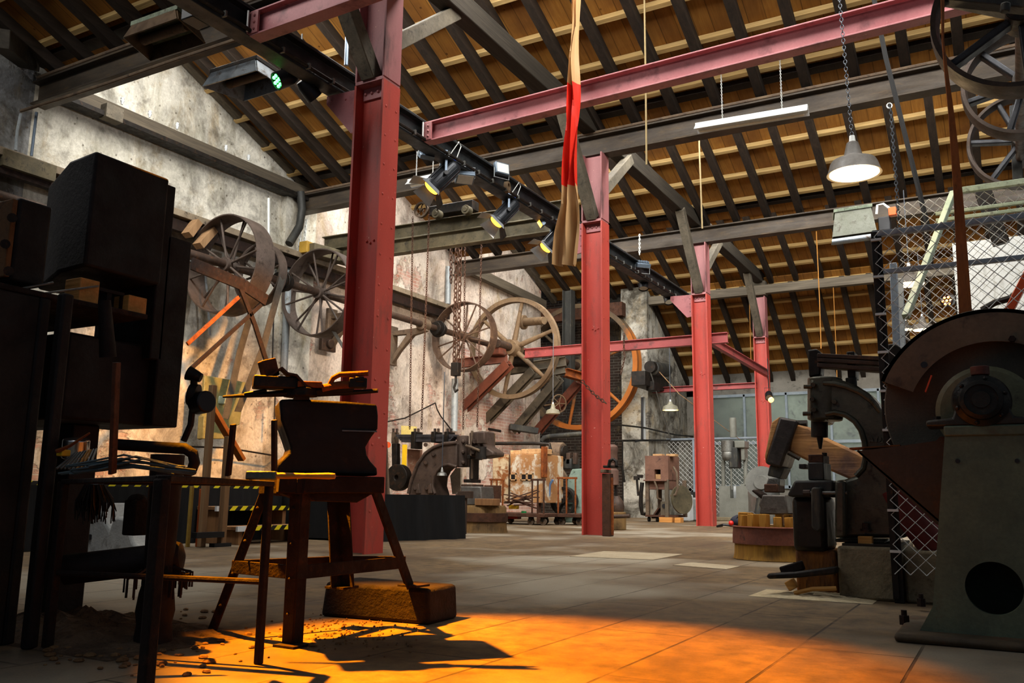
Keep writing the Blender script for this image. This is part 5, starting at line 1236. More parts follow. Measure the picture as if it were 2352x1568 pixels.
# rusty furnace box
Y6 = 14.3; root = thing('furnace_cabinet', 'large rusty steel furnace box with square peepholes behind the carts', 'furnace', V((k5(1320, 1190, Y6).x, Y6, 0)))
FB = worn('rusty_cream_steel', '#b59b74', '#d0bf9f', '#8a5224', 2.2, lo3=.46, hi3=.56, rough=.75, bump=.3)
p, q = k5(1098, 1190, Y6), k5(1250, 758, Y6); MB().lohi(p, q + V((0, .9, 0))).build('left_panel', FB, root, bev=.01)
FB2 = worn('orange_rust_steel', '#9c6a3e', '#b98a58', '#d3cab6', 1.5, lo3=.49, hi3=.58, rough=.8, bump=.3)
p, q = k5(1258, 1190, Y6 - .02), k5(1548, 755, Y6 - .02); MB().lohi(p, q + V((0, .9, 0))).build('front_panel', FB2, root, bev=.01)
for cx in (1290, 1386, 1442):
    c = k5(cx, 960, Y6 - .03); fr_ = MB()
    for dx, dz, w_, h_ in ((-.055, 0, .02, .13), (.055, 0, .02, .13), (0, .055, .13, .02), (0, -.055, .13, .02)): fr_.box(c + V((dx, 0, dz)), (w_, .03, h_))
    o = fr_.build('peephole_frame', FIREBR, root); MB().box(c + V((0, .005, 0)), (.09, .02, .09)).build('peephole', BLACKP, o)
MB().lohi(k5(1245, 1190, Y6 - .03), k5(1258, 758, Y6)).build('seam_bar', RUSTD, root)
MB().lohi(k5(1535, 965, Y6 - .08), k5(1600, 690, Y6 + .1)).build('corner_post', RUST, root, bev=.01)
for cx in (1130, 1520): MB().lohi(V((k5(cx, 0, Y6).x - .05, Y6 + .05, 0)), k5(cx, 1190, Y6 + .15) + V((.05, 0, 0))).build('leg', RUSTD, root)
m = MB().box(k5(1330, 742, Y6 + .3), (.22, .2, .08)).box(k5(1500, 735, Y6 + .2), (.5, .3, .1)); solo(m, 'firebricks', FIREBR, 'loose fire bricks on top of the rusty furnace box', 'brick', bev=.01)

def cart(cxs, ytop, plat, wheels, Y, lab, load=None):
    root = thing('trolley_cart', lab, 'cart', V((k5(plat[0], 1390, Y).x, Y, 0)), 'iron carts')
    wr = .062
    zp = wr * 2 + .07; x0, x1 = k5(plat[0], 1300, Y).x, k5(plat[1], 1300, Y).x
    MB().lohi((x0, Y - .02, zp - .06), (x1, Y + .75, zp)).build('platform', RUSTD, root, bev=.006)
    for cx in wheels:
        for dy in (.08, .62):
            c = V((k5(cx, 1380, Y).x, Y + dy, wr)); w_ = MB().lathe(c, (0, 1, 0), [(.02, -.03), (wr * .75, -.02), (wr, -.018), (wr, .018), (wr * .75, .02), (.02, .03)], 20).build('wheel', DUSTY, root)
            f = MB(); 
            for s_ in (-.05, .05): f.bar(c + V((0, s_, 0)), c + V((0, s_, wr + .07)), .05, .012, (0, 1, 0))
            f.build('fork', IRON, w_)
    for grp in cxs:
        m = MB(); zt_ = k5(grp[0], ytop, Y).z
        for cx in grp: x = k5(cx, 1100, Y).x; m.bar((x, Y + .02, zp), (x, Y + .02, zt_), .035, .02, (1, 0, 0))
        a, c = k5(grp[0] - 12, ytop, Y), k5(grp[-1] + 14, ytop, Y); m.bar(V((a.x, Y + .02, zt_)), V((c.x, Y + .02, zt_)), .035, .035)
        m.build('end_rail', RUST if grp is cxs[0] else RUSTD, root, bev=.003)
    return root, zp
r_, zp = cart([(1085, 1135, 1190), (1455, 1505, 1560)], 985, (1060, 1575), (1430, 1540, 1110), 13.4, 'rusty flat cart with upright end rails in front of the furnace box')
for cx, cy, s_, mt, lab in ((1300, 1315, (.2, .15, .09), REDP, 'red box lying on the flat cart'), (1295, 1230, (.16, .1, .07), YELLOW, 'yellow object on the scrap on the cart'), (1385, 1280, (.07, .07, .05), plain('green_plastic', '#2a8a4a'), 'small green object on the cart')):
    solo(MB().box(k5(cx, cy, 13.7), s_), 'small_box', mt, lab, 'box', bev=.006)
m = MB()
for i in range(16): m.bar(V((k5(random.uniform(1230, 1330), 0, 13.6).x, 13.5 + random.uniform(0, .4), zp + .1 + random.uniform(0, .25))), V((k5(random.uniform(1380, 1500), 0, 13.6).x, 13.5 + random.uniform(0, .4), zp + .05 + random.uniform(0, .35))), .025, .02)
solo(m, 'scrap_bars', RUSTD, 'tangle of rusty scrap bars piled on the flat cart', 'scrap', kind='stuff')
cart([(1690, 1765, 1845)], 970, (1680, 1900), (1712, 1868), 13.9, 'second rusty cart with tall end rail beside the middle red column')
p, q = k5(1022, 1190, 12.9), k5(1105, 1035, 12.9); solo(MB().lohi(V((p.x, 12.9, p.z)), q + V((0, .3, 0))), 'steel_box', RUSTD, 'dark rusty box standing left of the flat cart', 'box', bev=.008)
# green machine with flywheel
Y7 = 15.3; root = thing('green_machine', 'pale green machine with black flywheel left of the middle column', 'machine', V((k5(1820, 1300, Y7).x, Y7, 0)))
GRN = worn('pale_green_machine', '#71867a', '#8a9d90', '#4f5a50', 4, rough=.6)
x0 = k5(1745, 0, Y7).x
MB().prism([V((k5(1750, 1300, Y7).x, Y7, 0)), k5(1765, 1000, Y7), k5(1815, 890, Y7), k5(1960, 880, Y7), V((k5(1960, 1300, Y7).x, Y7, 0))], (0, .6, 0)).build('body', GRN, root, bev=.02)
fc = k5(1748, 1178, Y7 - .12); rr = .27
MB().ring(fc, (0, 1, 0), rr, rr * .8, .14, 32).build('flywheel_rim', IRON, root, bev=.006)
m = MB().cyl(fc + V((0, -.08, 0)), fc + V((0, .08, 0)), .05)
for i in range(6): a = PI / 3 * i; m.bar(fc, fc + V((math.cos(a), 0, math.sin(a))) * rr * .85, .05, .03, (0, 1, 0))
m.build('flywheel_spokes', IRON, root)
MB().cyl(k5(1610, 740, Y7), k5(1740, 742, Y7), .2, None, 22).build('motor', DUSTY, root, bev=.02); MB().cyl(k5(1720, 742, Y7), k5(1760, 742, Y7), .14, None, 18).build('motor_end', IRON, root)
MB().lohi(k5(1600, 960, Y7), k5(1670, 780, Y7 + .3)).build('gear_case', IRONB, root, bev=.02); MB().lohi(k5(1700, 890, Y7), k5(1890, 800, Y7 + .4)).build('upper_frame', SOOT, root, bev=.02)
MB().bar(k5(1665, 800, Y7 - .1), k5(1765, 965, Y7 - .1), .06, .06).build('lever', DUSTY, root)
for cx in (1790, 1850): MB().box(k5(cx, 795, Y7 + .05), (.08, .1, .22)).build('valve', IRONB, root, bev=.01)
solo(MB().tube([k5(1645, 985, 14.6), k5(1618, 1030, 14.6), k5(1612, 1120, 14.6), k5(1590, 1185, 14.6)], .025, 8), 'blue_hose', plain('blue_hose', '#5f7fa8'), 'light blue hose beside the rusty furnace box', 'hose')

# leg vise, tank and block beside the middle column
k6 = lambda cx, cy, Y: at(1350 + cx / 3.92, 850 + cy / 3.92, Y=Y)
Yv = 10.42; b_ = V((k6(172, 1490, Yv).x, Yv, 0)); root = thing('leg_vise', 'rusty leg vise on a square post right of the middle red column', 'vise', b_)
zt_ = k6(170, 930, Yv).z; MB().lohi(b_ + V((-.065, 0, 0)), V((b_.x + .045, Yv + .12, zt_))).build('post', RUSTD, root, bev=.008)
MB().bar(b_ + V((.06, .04, .02)), V((b_.x + .06, Yv + .04, zt_ - .05)), .02, .03, (1, 0, 0)).build('leg_spring', RUST, root)
MB().lohi(k6(112, 922, Yv - .05), k6(215, 898, Yv + .2)).build('top_plate', DUSTY, root, bev=.006)
MB().lohi(k6(135, 878, Yv), k6(310, 858, Yv + .12)).build('screw_box', IRON, root, bev=.008)
m = MB().tube([k6(190, 860, Yv), k6(198, 815, Yv), k6(230, 800, Yv), k6(256, 820, Yv), k6(258, 860, Yv)], .022, 10); m.build('jaw', IRON, root)
MB().tube([k6(308, 862, Yv), k6(328, 1008, Yv)], .018, 8).build('handle', IRON, root)
solo(MB().tube([k6(205, 1318, 12.2), k6(380, 1312, 12.2)], .03, 10), 'iron_rod', IRONB, 'iron rod sticking out low behind the leg vise', 'rod')
Yt = 13.2; root = thing('steel_tank', 'small upright rusty tank with fittings behind the leg vise', 'tank', V((k6(215, 1300, Yt).x, Yt, 0)))
tb = V((k6(212, 0 + 1000, Yt).x, Yt, 0)); z_ = lambda cy: k6(212, cy, Yt).z
MB().lathe(tb, (0, 0, 1), [(.06, z_(1040)), (.12, z_(1030)), (.12, z_(900)), (.09, z_(890)), (.09, z_(830)), (.105, z_(825)), (.105, z_(740)), (.112, z_(735)), (.112, z_(690)), (.07, z_(668))], 22).build('tank', worn('tank_rust', '#5b443a', '#77594b', '#3c3434', 4, rough=.7), root)
MB().tube([tb + V((.07, 0, z_(670))), tb + V((.08, 0, z_(640))), tb + V((.2, 0, z_(635))), tb + V((.2, 0, z_(1330)))], .013, 8).build('pipe', IRON, root)
for dx in (-.08, .08): MB().bar(tb + V((dx, 0, 0)), tb + V((dx, 0, z_(1030))), .04, .04, (1, 0, 0)).build('leg', IRON, root)
m = MB().cyl(V((k6(268, 0 + 1300, 12.6).x, 12.6, 0)), V((k6(268, 1300, 12.6).x, 12.6, k6(268, 1275, 12.6).z)), .13, None, 22); solo(m, 'wood_stump', LOGW, 'dark short stump behind the leg vise', 'stump', bev=.01)
m = MB().lathe(V((k6(262, 1270, 12.6).x, 12.6, k6(262, 1275, 12.6).z)), (0, 0, 1), [(.1, 0), (.12, .08), (.1, .16), (.04, .24)], 20); solo(m, 'iron_cone', IRONB, 'dark conical swage on the stump behind the vise', 'cone')

# small forge furnace on legs
Yf = 17.2; fx = k6(625, 0 + 1000, Yf).x; root = thing('forge_furnace', 'rusty forge furnace on legs with a square fire mouth, left of the third column', 'furnace', (fx, Yf, 0))
RFF = worn('purple_rust', '#6b4a3c', '#85604d', '#4a332a', 3, rough=.8)
p, q = k6(518, 985, Yf), k6(722, 768, Yf); mo, mq = k6(602, 978, Yf), k6(655, 892, Yf)
m = MB().lohi(p, V((mo.x, Yf + .7, q.z))).lohi(V((mq.x, Yf, p.z)), V((q.x, Yf + .7, q.z))).lohi(V((mo.x, Yf, mq.z)), V((mq.x, Yf + .7, q.z))).lohi(V((mo.x, Yf, p.z)), V((mq.x, Yf + .7, mo.z)))
m.build('casing', RFF, root); MB().lohi(V((mo.x, Yf + .06, mo.z)), V((mq.x, Yf + .3, mo.z + (mq.z - mo.z) * .5))).build('fire_brick', FIREBR, root)
MB().lohi(V((mo.x - .02, Yf + .5, mo.z)), V((mq.x + .02, Yf + .52, mq.z))).build('mouth_back', BLACKP, root)
MB().lohi(V((p.x, Yf - .12, p.z - .03)), V((q.x, Yf, p.z))).build('front_shelf', RFF, root, bev=.004)
MB().lohi(k6(525, 1072, Yf), V((q.x, Yf + .6, p.z - .03))).build('lower_casing', RFF, root, bev=.006)
MB().lohi(k6(728, 1065, Yf + .02), k6(792, 870, Yf + .65)).build('side_casing', RUSTD, root, bev=.006)
for cx, dy in ((540, 0), (722, -.05), (560, .6), (790, .6)):
    x = k6(cx, 1200, Yf).x; MB().bar((x, Yf + dy, .1), (x, Yf + dy, p.z), .075, .075, (1, 0, 0)).build('leg', DUSTY if dy >= 0 else GB, root, bev=.005)
MB().lohi(V((k6(525, 0 + 1340, Yf).x, Yf - .05, .1)), V((k6(800, 1340, Yf).x, Yf + .7, .14))).build('base_tray', RUSTD, root, bev=.004)
for cx in (545, 620, 770):
    x = k6(cx, 1360, Yf).x; MB().cyl((x - .02, Yf + .05, .05), (x + .02, Yf + .05, .05), .05, None, 14).build('castor', IRON, root)
MB().prism([k6(655, 1180, Yf - .04), k6(708, 1180, Yf - .04), k6(708, 1345, Yf - .04), k6(655, 1345, Yf - .04)], (0, .1, 0)).build('fan_plate', GB, root, bev=.006)
MB().cyl(k6(688, 1222, Yf - .05), k6(688, 1222, Yf - .03), .045, None, 16).build('fan_hole', BLACKP, root)
MB().bar(k6(590, 1330, Yf + .1), k6(650, 1240, Yf + .1), .2, .03).build('sloping_chute', RUSTD, root)
MB().tube([k6(600, 995, Yf - .1), k6(625, 1060, Yf - .1), k6(628, 1150, Yf - .05), k6(660, 1165, Yf)], .022, 8).build('burner_pipe', DUSTY, root)
MB().tube([k6(770, 870, Yf), k6(800, 920, Yf), k6(812, 1060, Yf), k6(790, 1120, Yf), k6(745, 1130, Yf)], .025, 8).build('gas_pipe', DUSTY, root)
m = MB().tube([k6(440, 960, Yf), k6(448, 1050, Yf), k6(455, 1130, Yf)], .025, 8).box(k6(440, 970, Yf), (.1, .1, .08)).box(k6(470, 955, Yf), (.1, .08, .07)); m.build('burner_valves', IRON, root)
MB().tube([k6(490, 1010, Yf - .02), k6(480, 1100, Yf - .02), k6(478, 1220, Yf - .02), k6(490, 1290, Yf), k6(545, 1298, Yf + .1)], .042, 12).build('flexible_hose', IRON, root)
solo(MB().box(k6(640, 764, Yf + .3), (.2, .2, .04)).box(k6(760, 766, Yf + .2), (.2, .2, .05)), 'firebricks', FIREBR, 'orange fire bricks on top of the forge furnace', 'brick', bev=.006)
solo(MB().lathe(k6(842, 1165, Yf + .2), (.88, -.45, .12), [(.02, 0), (.29, 0), (.29, .03), (.02, .03)], 40), 'steel_disc', OLIVE, 'large olive steel disc leaning right of the forge furnace', 'disc')
for cx0, cx1, lab in ((650, 765, 'pale timber chock under the forge furnace, left one'), (788, 842, 'pale timber chock under the forge furnace, right one')):
    a, c = k6(cx0, 1382, Yf - .1), k6(cx1, 1345, Yf - .1); solo(MB().lohi(V((a.x, Yf - .15, 0)), V((c.x, Yf + .05, .1))), 'timber_chock', WOODB, lab, 'chock', 'timber chocks', bev=.004)
solo(MB().box(V((k6(895, 0 + 1320, 18.3).x, 18.3, .28)), (.2, .3, .56)), 'white_canister', WHITEP, 'white canister by the wall left of the third column', 'canister', bev=.03)

# far mesh partition
def chainlink(o, u, v, W, H, pitch, wire, mb, clip=None, n=5):
    """diamond mesh of bent wires over a parallelogram o + s*u + t*v"""
    o, u, v = V(o), V(u).normalized(), V(v).normalized(); nn = u.cross(v).normalized() * wire * 1.2
    k = int(W / pitch) + 1
    for i in range(-1, k + 1):
        for sg in (0, 1):
            pass
        pts = []; j = 0; rows = int(H / (pitch / 2)) + 1
        for j in range(rows + 1):
            s_ = i * pitch + (pitch / 2 if j % 2 else 0) * 1.0; t_ = j * pitch / 2
            pts.append((s_, t_, j))
        seg = []
        for s_, t_, j in pts:
            p = o + u * s_ + v * t_ + nn * (1 if j % 2 else -1)
            ok = -1e-6 <= s_ <= W and t_ <= H and (clip is None or clip(p))
            if ok: seg.append(p)
            else:
                if len(seg) > 1: mb.tube(seg, wire, n)
                seg = []
        if len(seg) > 1: mb.tube(seg, wire, n)
        seg = []
        for s_, t_, j in pts:
            s2 = i * pitch + pitch - (pitch / 2 if j % 2 else 0); p = o + u * s2 + v * t_ + nn * (-1 if j % 2 else 1)
            ok = -1e-6 <= s2 <= W and t_ <= H and (clip is None or clip(p))
            if ok: seg.append(p)
            else:
                if len(seg) > 1: mb.tube(seg, wire, n)
                seg = []
        if len(seg) > 1: mb.tube(seg, wire, n)


Ym = 21.6; a, c = k6(690, 625, Ym), k6(1560, 622, Ym); zt_ = a.z; root = thing('mesh_partition', 'low galvanised mesh partition in front of the back windows', 'fence', (a.x, Ym, 0))
m = MB(); ex, ez = k6(905, 1200, Ym).x, .05
chainlink((a.x, Ym, .1), (1, 0, 0), (0, 0, 1), c.x - a.x, zt_ - .12, .12, .007, m, clip=lambda p: p.x > a.x + (zt_ - p.z) / zt_ * (ex - a.x) * .95, n=4)
m.build('wire_mesh', GALV, root)
m = MB().tube([(a.x, Ym, zt_), (c.x, Ym, zt_)], .03, 8)
for cx in (955, 1545): m.tube([(k6(cx, 900, Ym).x, Ym, 0), (k6(cx, 900, Ym).x, Ym, zt_)], .03, 8)
m.build('rail_frame', BLUEG, root)

# grey cylinder press and neighbours
Yp = 19.6; root = thing('press_machine', 'grey two column press on a square base right of the third red column', 'press', V((k6(1310, 1340, Yp).x, Yp, 0)))
a, c = k6(1187, 1345, Yp), k6(1440, 1042, Yp); w0, w1 = k6(1282, 1150, Yp), k6(1335, 1090, Yp)
MB().lohi(V((a.x, Yp, .08)), V((w0.x, Yp + .75, c.z))).lohi(V((w1.x, Yp, .08)), V((c.x, Yp + .75, c.z))).lohi(V((w0.x, Yp, .08)), V((w1.x, Yp + .75, w0.z))).build('base', GREYP, root)
MB().lohi(V((w0.x, Yp + .3, w0.z)), V((w1.x, Yp + .34, c.z))).build('slot_back', WHITEP, root)
MB().lohi(V((a.x - .1, Yp - .05, 0)), V((c.x + .1, Yp + .8, .08))).build('plinth', STONE, root, bev=.01)
for cx in (1222, 1420): MB().cyl(k6(cx, 1042, Yp + .3), k6(cx, 790 if cx > 1300 else 810, Yp + .3), .045, None, 18).build('column', GREYP, root)
MB().lohi(k6(1375, 1050, Yp + .1), k6(1450, 1028, Yp + .5)).build('column_foot', GREYP, root, bev=.01)
MB().lathe(k6(1265, 815, Yp + .2), (0, 0, 1), [(.09, 0), (.13, .04), (.145, .08), (.145, .19), (.14, .2), (.15, .21), (.15, .44), (.13, .46)], 26).build('motor_head', STEEL, root)
MB().lathe(k6(1310, 605, Yp + .3), (0, 0, 1), [(.07, 0), (.078, .03), (.078, .43), (.07, .45)], 22).build('top_cylinder', GREYP, root)
MB().lohi(k6(1320, 700, Yp + .1), k6(1452, 642, Yp + .5)).build('cross_arm', GREYP, root, bev=.02); MB().lohi(k6(1268, 880, Yp + .1), k6(1380, 700, Yp + .45)).build('gear_block', SOOT, root, bev=.02)
MB().cyl(k6(1295, 1060, Yp + .15), k6(1290, 860, Yp + .15), .022, None, 12).cyl(k6(1296, 1075, Yp + .15), k6(1296, 1040, Yp + .15), .036, None, 12).build('spindle', GREYP, root)
MB().lohi(k6(1380, 810, Yp + .15), k6(1440, 690, Yp + .45)).build('column_clamp', GREYP, root, bev=.015)
cdsk = k6(1570, 1010, 18.2)
m = MB().lathe(cdsk, (.1, -1, 0), [(.02, 0), (.33, 0), (.33, .04), (.02, .04)], 44).cyl(cdsk + V((0, -.12, 0)), cdsk, .14, .16, 18); solo(m, 'grinding_disc', worn('grey_disc', '#5f5f5a', '#777771', None, 3, rough=.6), 'large grey disc wheel between the press and the tilt hammer', 'disc')
solo(MB().lathe(V((cdsk.x + .1, 18.3, 0)), (0, 0, 1), [(.35, 0), (.28, .3), (.18, cdsk.z)], 14), 'disc_stand', SOOT, 'dark pedestal under the grey disc wheel', 'stand')
bp = floorpt(1690, 1212)
root = thing('tool_bag', 'dark blue holdall lying on the floor by the hooped tub', 'bag', bp)
m = MB().sph(bp + V((.18, .1, .12)), .2, 18, (1.5, .9, .62)); m.build('bag_body', plain('navy_cloth', '#191d2c', .8), root)
MB().tube([bp + V((-.0, -.02, .12)), bp + V((.1, -.05, .25)), bp + V((.3, -.04, .27)), bp + V((.42, 0, .16))], .014, 8).build('handle', BLACKP, root)
MB().tube([bp + V((-.0, 0, .03)), bp + V((-.2, -.05, .05)), bp + V((-.32, 0, .02)), bp + V((-.26, .1, .03))], .02, 8).build('strap', BLACKP, root)
MB().sph(bp + V((-.05, -.1, .08)), .045, 12).build('red_tag', REDP, root)
solo(MB().lohi((floorpt(1650, 1195).x - .3, 18.5, 0), (floorpt(1650, 1195).x + .0, 18.8, .5)), 'stone_block', STONEG, 'pale stone by the plinth of the grey press', 'stone', bev=.04)
solo(MB().lohi(k6(925, 1360, 18.9) * 1, k6(968, 1095, 19.1)), 'dark_post', SOOT, 'dark stub post left of the third red column', 'post')
# ------------------------------------------------------------------ hooped tub, anvil and tilt hammer
k7 = lambda cx, cy, Y: at(1600 + cx / 2.852, 850 + cy / 2.852, Y=Y)
tc = floorpt(1690, 1283) + RT * .34; Yt2 = tc.y
root = thing('hooped_tub', 'wide wooden log tub with iron hoop and tan staves under the tilt hammer', 'tub', tc)
m = MB().lathe(tc, (0, 0, 1), [(.35, 0), (.34, .04), (.335, .13), (.33, .24), (.30, .265), (.02, .265)], 40); m.build('log', LOGY, root)
MB().lathe(tc, (0, 0, 1), [(.325, .125), (.352, .125), (.35, .19), (.345, .255), (.36, .262), (.32, .268)], 44, close=True).build('hoop', worn('red_rust_hoop', '#5c2f22', '#7a4432', '#33211a', 5, rough=.7), root)
for k in range(15):
    a = 2 * PI * k / 15 + random.uniform(-.04, .04); d = V((math.cos(a), math.sin(a), 0)); t = V((-d.y, d.x, 0)); h_ = random.uniform(.345, .38)
    MB().bar(tc + d * .255 + V((0, 0, .25)), tc + d * .25 + V((0, 0, h_)), .06, .095, d).build('stave', STAVE, root, bev=.006)
root = thing('anvil', 'anvil wedged inside the hooped tub below the tilt hammer head', 'anvil', tc + V((0, 0, .27)))
ANV = worn('grey_brown_anvil', '#55504c', '#6d6863', '#3a2d26', 5, rough=.5, metal=.4)
yy = Yt2 - .16
MB().prism([k7(410, 945, yy), k7(418, 900, yy), k7(405, 880, yy), k7(430, 815, yy), k7(582, 818, yy), k7(600, 945, yy)], (0, .32, 0)).build('body', ANV, root, bev=.012)
MB().prism([k7(358, 790, yy), k7(372, 780, yy), k7(425, 812, yy), k7(432, 850, yy)], (0, .22, 0)).build('horn', DARKRUST, root, bev=.008)
MB().lohi(k7(442, 800, yy + .02), k7(578, 748, yy + .3)).build('die_holder', RUSTD, root, bev=.01)
MB().prism([k7(455, 752, yy + .06), k7(468, 702, yy + .06), k7(545, 712, yy + .06), k7(545, 758, yy + .06)], (0, .2, 0)).build('lower_die', STEEL, root, bev=.008)
root = thing('tilt_hammer', 'tilt hammer with huge timber helve and black iron collar, poised over the tub', 'hammer', tc + V((0, 0, .7)))
yh = Yt2 - .15
MB().prism([k7(540, 303, yh), k7(662, 328, yh), k7(552, 642, yh), k7(448, 612, yh)], (0, .42, 0)).build('iron_collar', worn('black_wrapped_collar', '#211c1b', '#332c29', '#4c423b', 6, rough=.45, metal=.3), root, bev=.02)
MB().prism([k7(490, 340, yh + .06), k7(545, 303, yh + .06), k7(452, 610, yh + .06), k7(446, 560, yh + .06)], (0, .3, 0)).build('timber_wedge', HELVE, root, bev=.01)
MB().prism([k7(478, 620, yh + .06), k7(578, 640, yh + .06), k7(545, 712, yh + .06), k7(462, 690, yh + .06)], (0, .26, 0)).build('upper_die', SOOT, root, bev=.01)
hel = [(630, 345), (735, 372), (838, 440), (1025, 525), (1400, 700), (1400, 920), (1000, 712), (880, 660), (720, 590), (600, 532)]
MB().prism([k7(x, y, yh + .06) for x, y in hel], (0, .3, 0)).build('helve', HELVE, root, bev=.02)
m = MB().tube([k7(600, 540, yh + .03), k7(675, 580, yh + .03)], .018, 8).tube([k7(640, 352, yh + .1), k7(725, 350, yh + .1)], .03, 8); m.build('key_pin', IRON, root)

# ------------------------------------------------------------------ power hammer on concrete footing
Yh = 5.02
root = thing('power_hammer', 'black cast iron power hammer with C shaped frame on a concrete footing', 'machine', floorpt(1985, 1378) + V((0, .3, 0)))
cf = [(735, 65), (765, 45), (880, 46), (960, 66), (1050, 100), (1130, 150), (1190, 220), (1228, 300), (1262, 430), (1330, 600), (1370, 800), (1380, 1098), (905, 1098), (905, 722), (965, 716), (1040, 692), (1088, 640), (1104, 560), (1096, 470), (1072, 395), (1030, 335), (970, 296), (900, 280), (848, 290), (845, 335), (738, 335)]
MB().prism([k7(x, y, Yh) for x, y in cf], (0, .3, 0)).build('frame', CAST, root, bev=.02)
MB().tube([k7(x, y, Yh - .01) for x, y in ((830, 85), (900, 90), (985, 110), (1075, 150), (1150, 205), (1205, 275))], .014, 8).build('outer_rib', CAST, root)
MB().tube([k7(x, y, Yh - .01) for x, y in ((845, 290), (905, 278), (975, 294), (1035, 335), (1076, 395), (1098, 470), (1106, 560), (1090, 640), (1042, 692))], .014, 8).build('throat_rib', CAST, root)
c0, c1 = k7(842, 330, Yh + .08), k7(842, 52, Yh + .08)
m = MB().cyl(c0, c1, .094, None, 28); m.build('ram_guide', CAST, root, bev=.01)
m = MB()
for (cx, cy) in ((762, 95), (768, 258), (755, 190), (900, 205)): m.cyl(k7(cx, cy, Yh + .04), k7(cx, cy, Yh - .03), .016, .013, 8)
for (cx, cy) in ((712, 285), (718, 108)): m.tube([k7(cx - 15, cy, Yh), k7(cx + 40, cy, Yh)], .012, 8)
m.build('guide_bolt', CAST, root)
MB().cyl(k7(805, 440, Yh + .1), k7(805, 330, Yh + .1), .046, None, 20).build('ram', IRON, root, bev=.006)
MB().cyl(k7(808, 440, Yh + .1), k7(810, 515, Yh + .1), .018, .008, 14).build('punch', IRON, root)
MB().lohi(k7(905, 1125, Yh - .02), k7(1290, 1095, Yh + .4)).build('base_plate', CAST, root, bev=.01)
m = MB().cyl(k7(1108, 1050, Yh - .03), k7(1108, 1000, Yh - .03), .018, None, 8).cyl(k7(1108, 1055, Yh - .03), k7(1108, 1040, Yh - .03), .028, None, 14); m.build('anchor_nut', IRONB, root)
TX = 'raised casting letters'
m = MB()
for k, s in enumerate(('A', 'T', 'L')):
    x = 1130 + k * 34
    if s == 'A': segs = (((x, 470), (x + 12, 440)), ((x + 12, 440), (x + 24, 470)), ((x + 6, 458), (x + 18, 458)))
    elif s == 'T': segs = (((x, 440), (x + 24, 440)), ((x + 12, 440), (x + 12, 470)))
    else: segs = (((x + 4, 440), (x + 4, 470)), ((x + 4, 470), (x + 24, 470)))
    for a, c in segs: m.bar(k7(*a, Yh - .004), k7(*c, Yh - .004), .012, .016, (0, 1, 0))
m.build('casting_letters', CAST, root)
# anvil block, dies, clamp
Ya = 4.97
root = thing('hammer_anvil', 'black anvil block with bolted die stack below the power hammer ram', 'anvil', k7(770, 1190, Ya))
MB().lohi(k7(632, 1185, Ya), k7(908, 830, Ya + .34)).build('block', worn('black_block', '#201d18', '#332e26', '#15130f', 6, rough=.5, metal=.3), root, bev=.03)
MB().prism([k7(590, 822, Ya - .04), k7(640, 722, Ya - .04), k7(895, 720, Ya - .04), k7(895, 832, Ya - .04), k7(630, 832, Ya - .04)], (0, .36, 0)).build('shoulder', SOOT, root, bev=.012)
MB().lohi(k7(732, 720, Ya + .02), k7(880, 615, Ya + .26)).build('die_block', SOOT, root, bev=.006)
MB().lohi(k7(732, 612, Ya + .04), k7(868, 562, Ya + .24)).build('die_cap', RUSTD, root, bev=.005)
MB().lohi(k7(670, 645, Ya + .08), k7(735, 617, Ya + .18)).build('die_tongue', SOOT, root, bev=.004)
MB().cyl(k7(838, 562, Ya + .1), k7(838, 540, Ya + .1), .014, None, 10).build('die_pin', IRON, root)
MB().prism([k7(748, 780, Ya - .12), k7(762, 765, Ya - .12), k7(812, 768, Ya - .12), k7(816, 1040, Ya - .12), k7(790, 1062, Ya - .12), k7(752, 1030, Ya - .12)], (0, .1, 0)).build('clamp_strap', SOOT, root, bev=.015)
MB().tube([k7(698, 805, Ya - .07), k7(985, 803, Ya - .07)], .01, 10).build('clamp_bolt', STEEL, root)
MB().cyl(k7(700, 805, Ya - .07), k7(745, 805, Ya - .07), .018, None, 8).build('clamp_nut', IRONB, root)
MB().prism([k7(905, 722, Ya - .1), k7(970, 722, Ya - .1), k7(972, 1092, Ya - .1), k7(905, 1100, Ya - .1)], (0, .08, 0)).build('side_bracket', CAST, root, bev=.012)
root = thing('timber_block', 'charred timber base under the power hammer anvil', 'base', k7(780, 1440, Ya))
q = k7(915, 1185, Ya); a = k7(650, 1440, Ya)
MB().lohi(V((a.x, Ya + .02, 0)), V((q.x - .005, Ya + .36, q.z))).build('timber', worn('yellow_lit_charred_wood', '#5c3616', '#a2661f', '#24160b', 8, rough=.9, bump=1.0, stretch=(1, 1, .3)), root, bev=.015)  # charred wood with yellow light put into its orange tone
MB().bar(k7(605, 1375, Ya - .03), k7(640, 1432, Ya - .03), .05, .05, (0, 1, 0)).build('pale_wedge', PALEX, root, bev=.004)
lev = [(452, 1350), (470, 1332), (640, 1322), (915, 1285), (915, 1335), (640, 1362), (470, 1368)]
MB2 = MB().prism([k7(x, y, Ya - .2) for x, y in lev], (0, .08, 0)); root = solo(MB2, 'treadle', IRON, 'black iron treadle bar sticking out left from the power hammer', 'lever', bev=.012)
solo(MB().bar(k7(555, 1318, Ya - .1), k7(700, 1275, Ya - .1), .05, .05), 'treadle_link', DARKRUST, 'short dark link above the treadle bar', 'lever', bev=.008)
m = MB(); sc = k7(720, 1478, Ya); nx, ny = 26, 12; vs = []
for j in range(ny):
    for i in range(nx):
        u_, v_ = i / (nx - 1) * 2 - 1, j / (ny - 1) * 2 - 1; e = max(0, 1 - u_ * u_) * max(0, 1 - v_ * v_)
        vs.append(V((a.x + .12 + u_ * .3, Ya - .1 + v_ * .2, .0015 + e * (.018 + .006 * math.sin(i * 1.7 + j * 2.3)))))
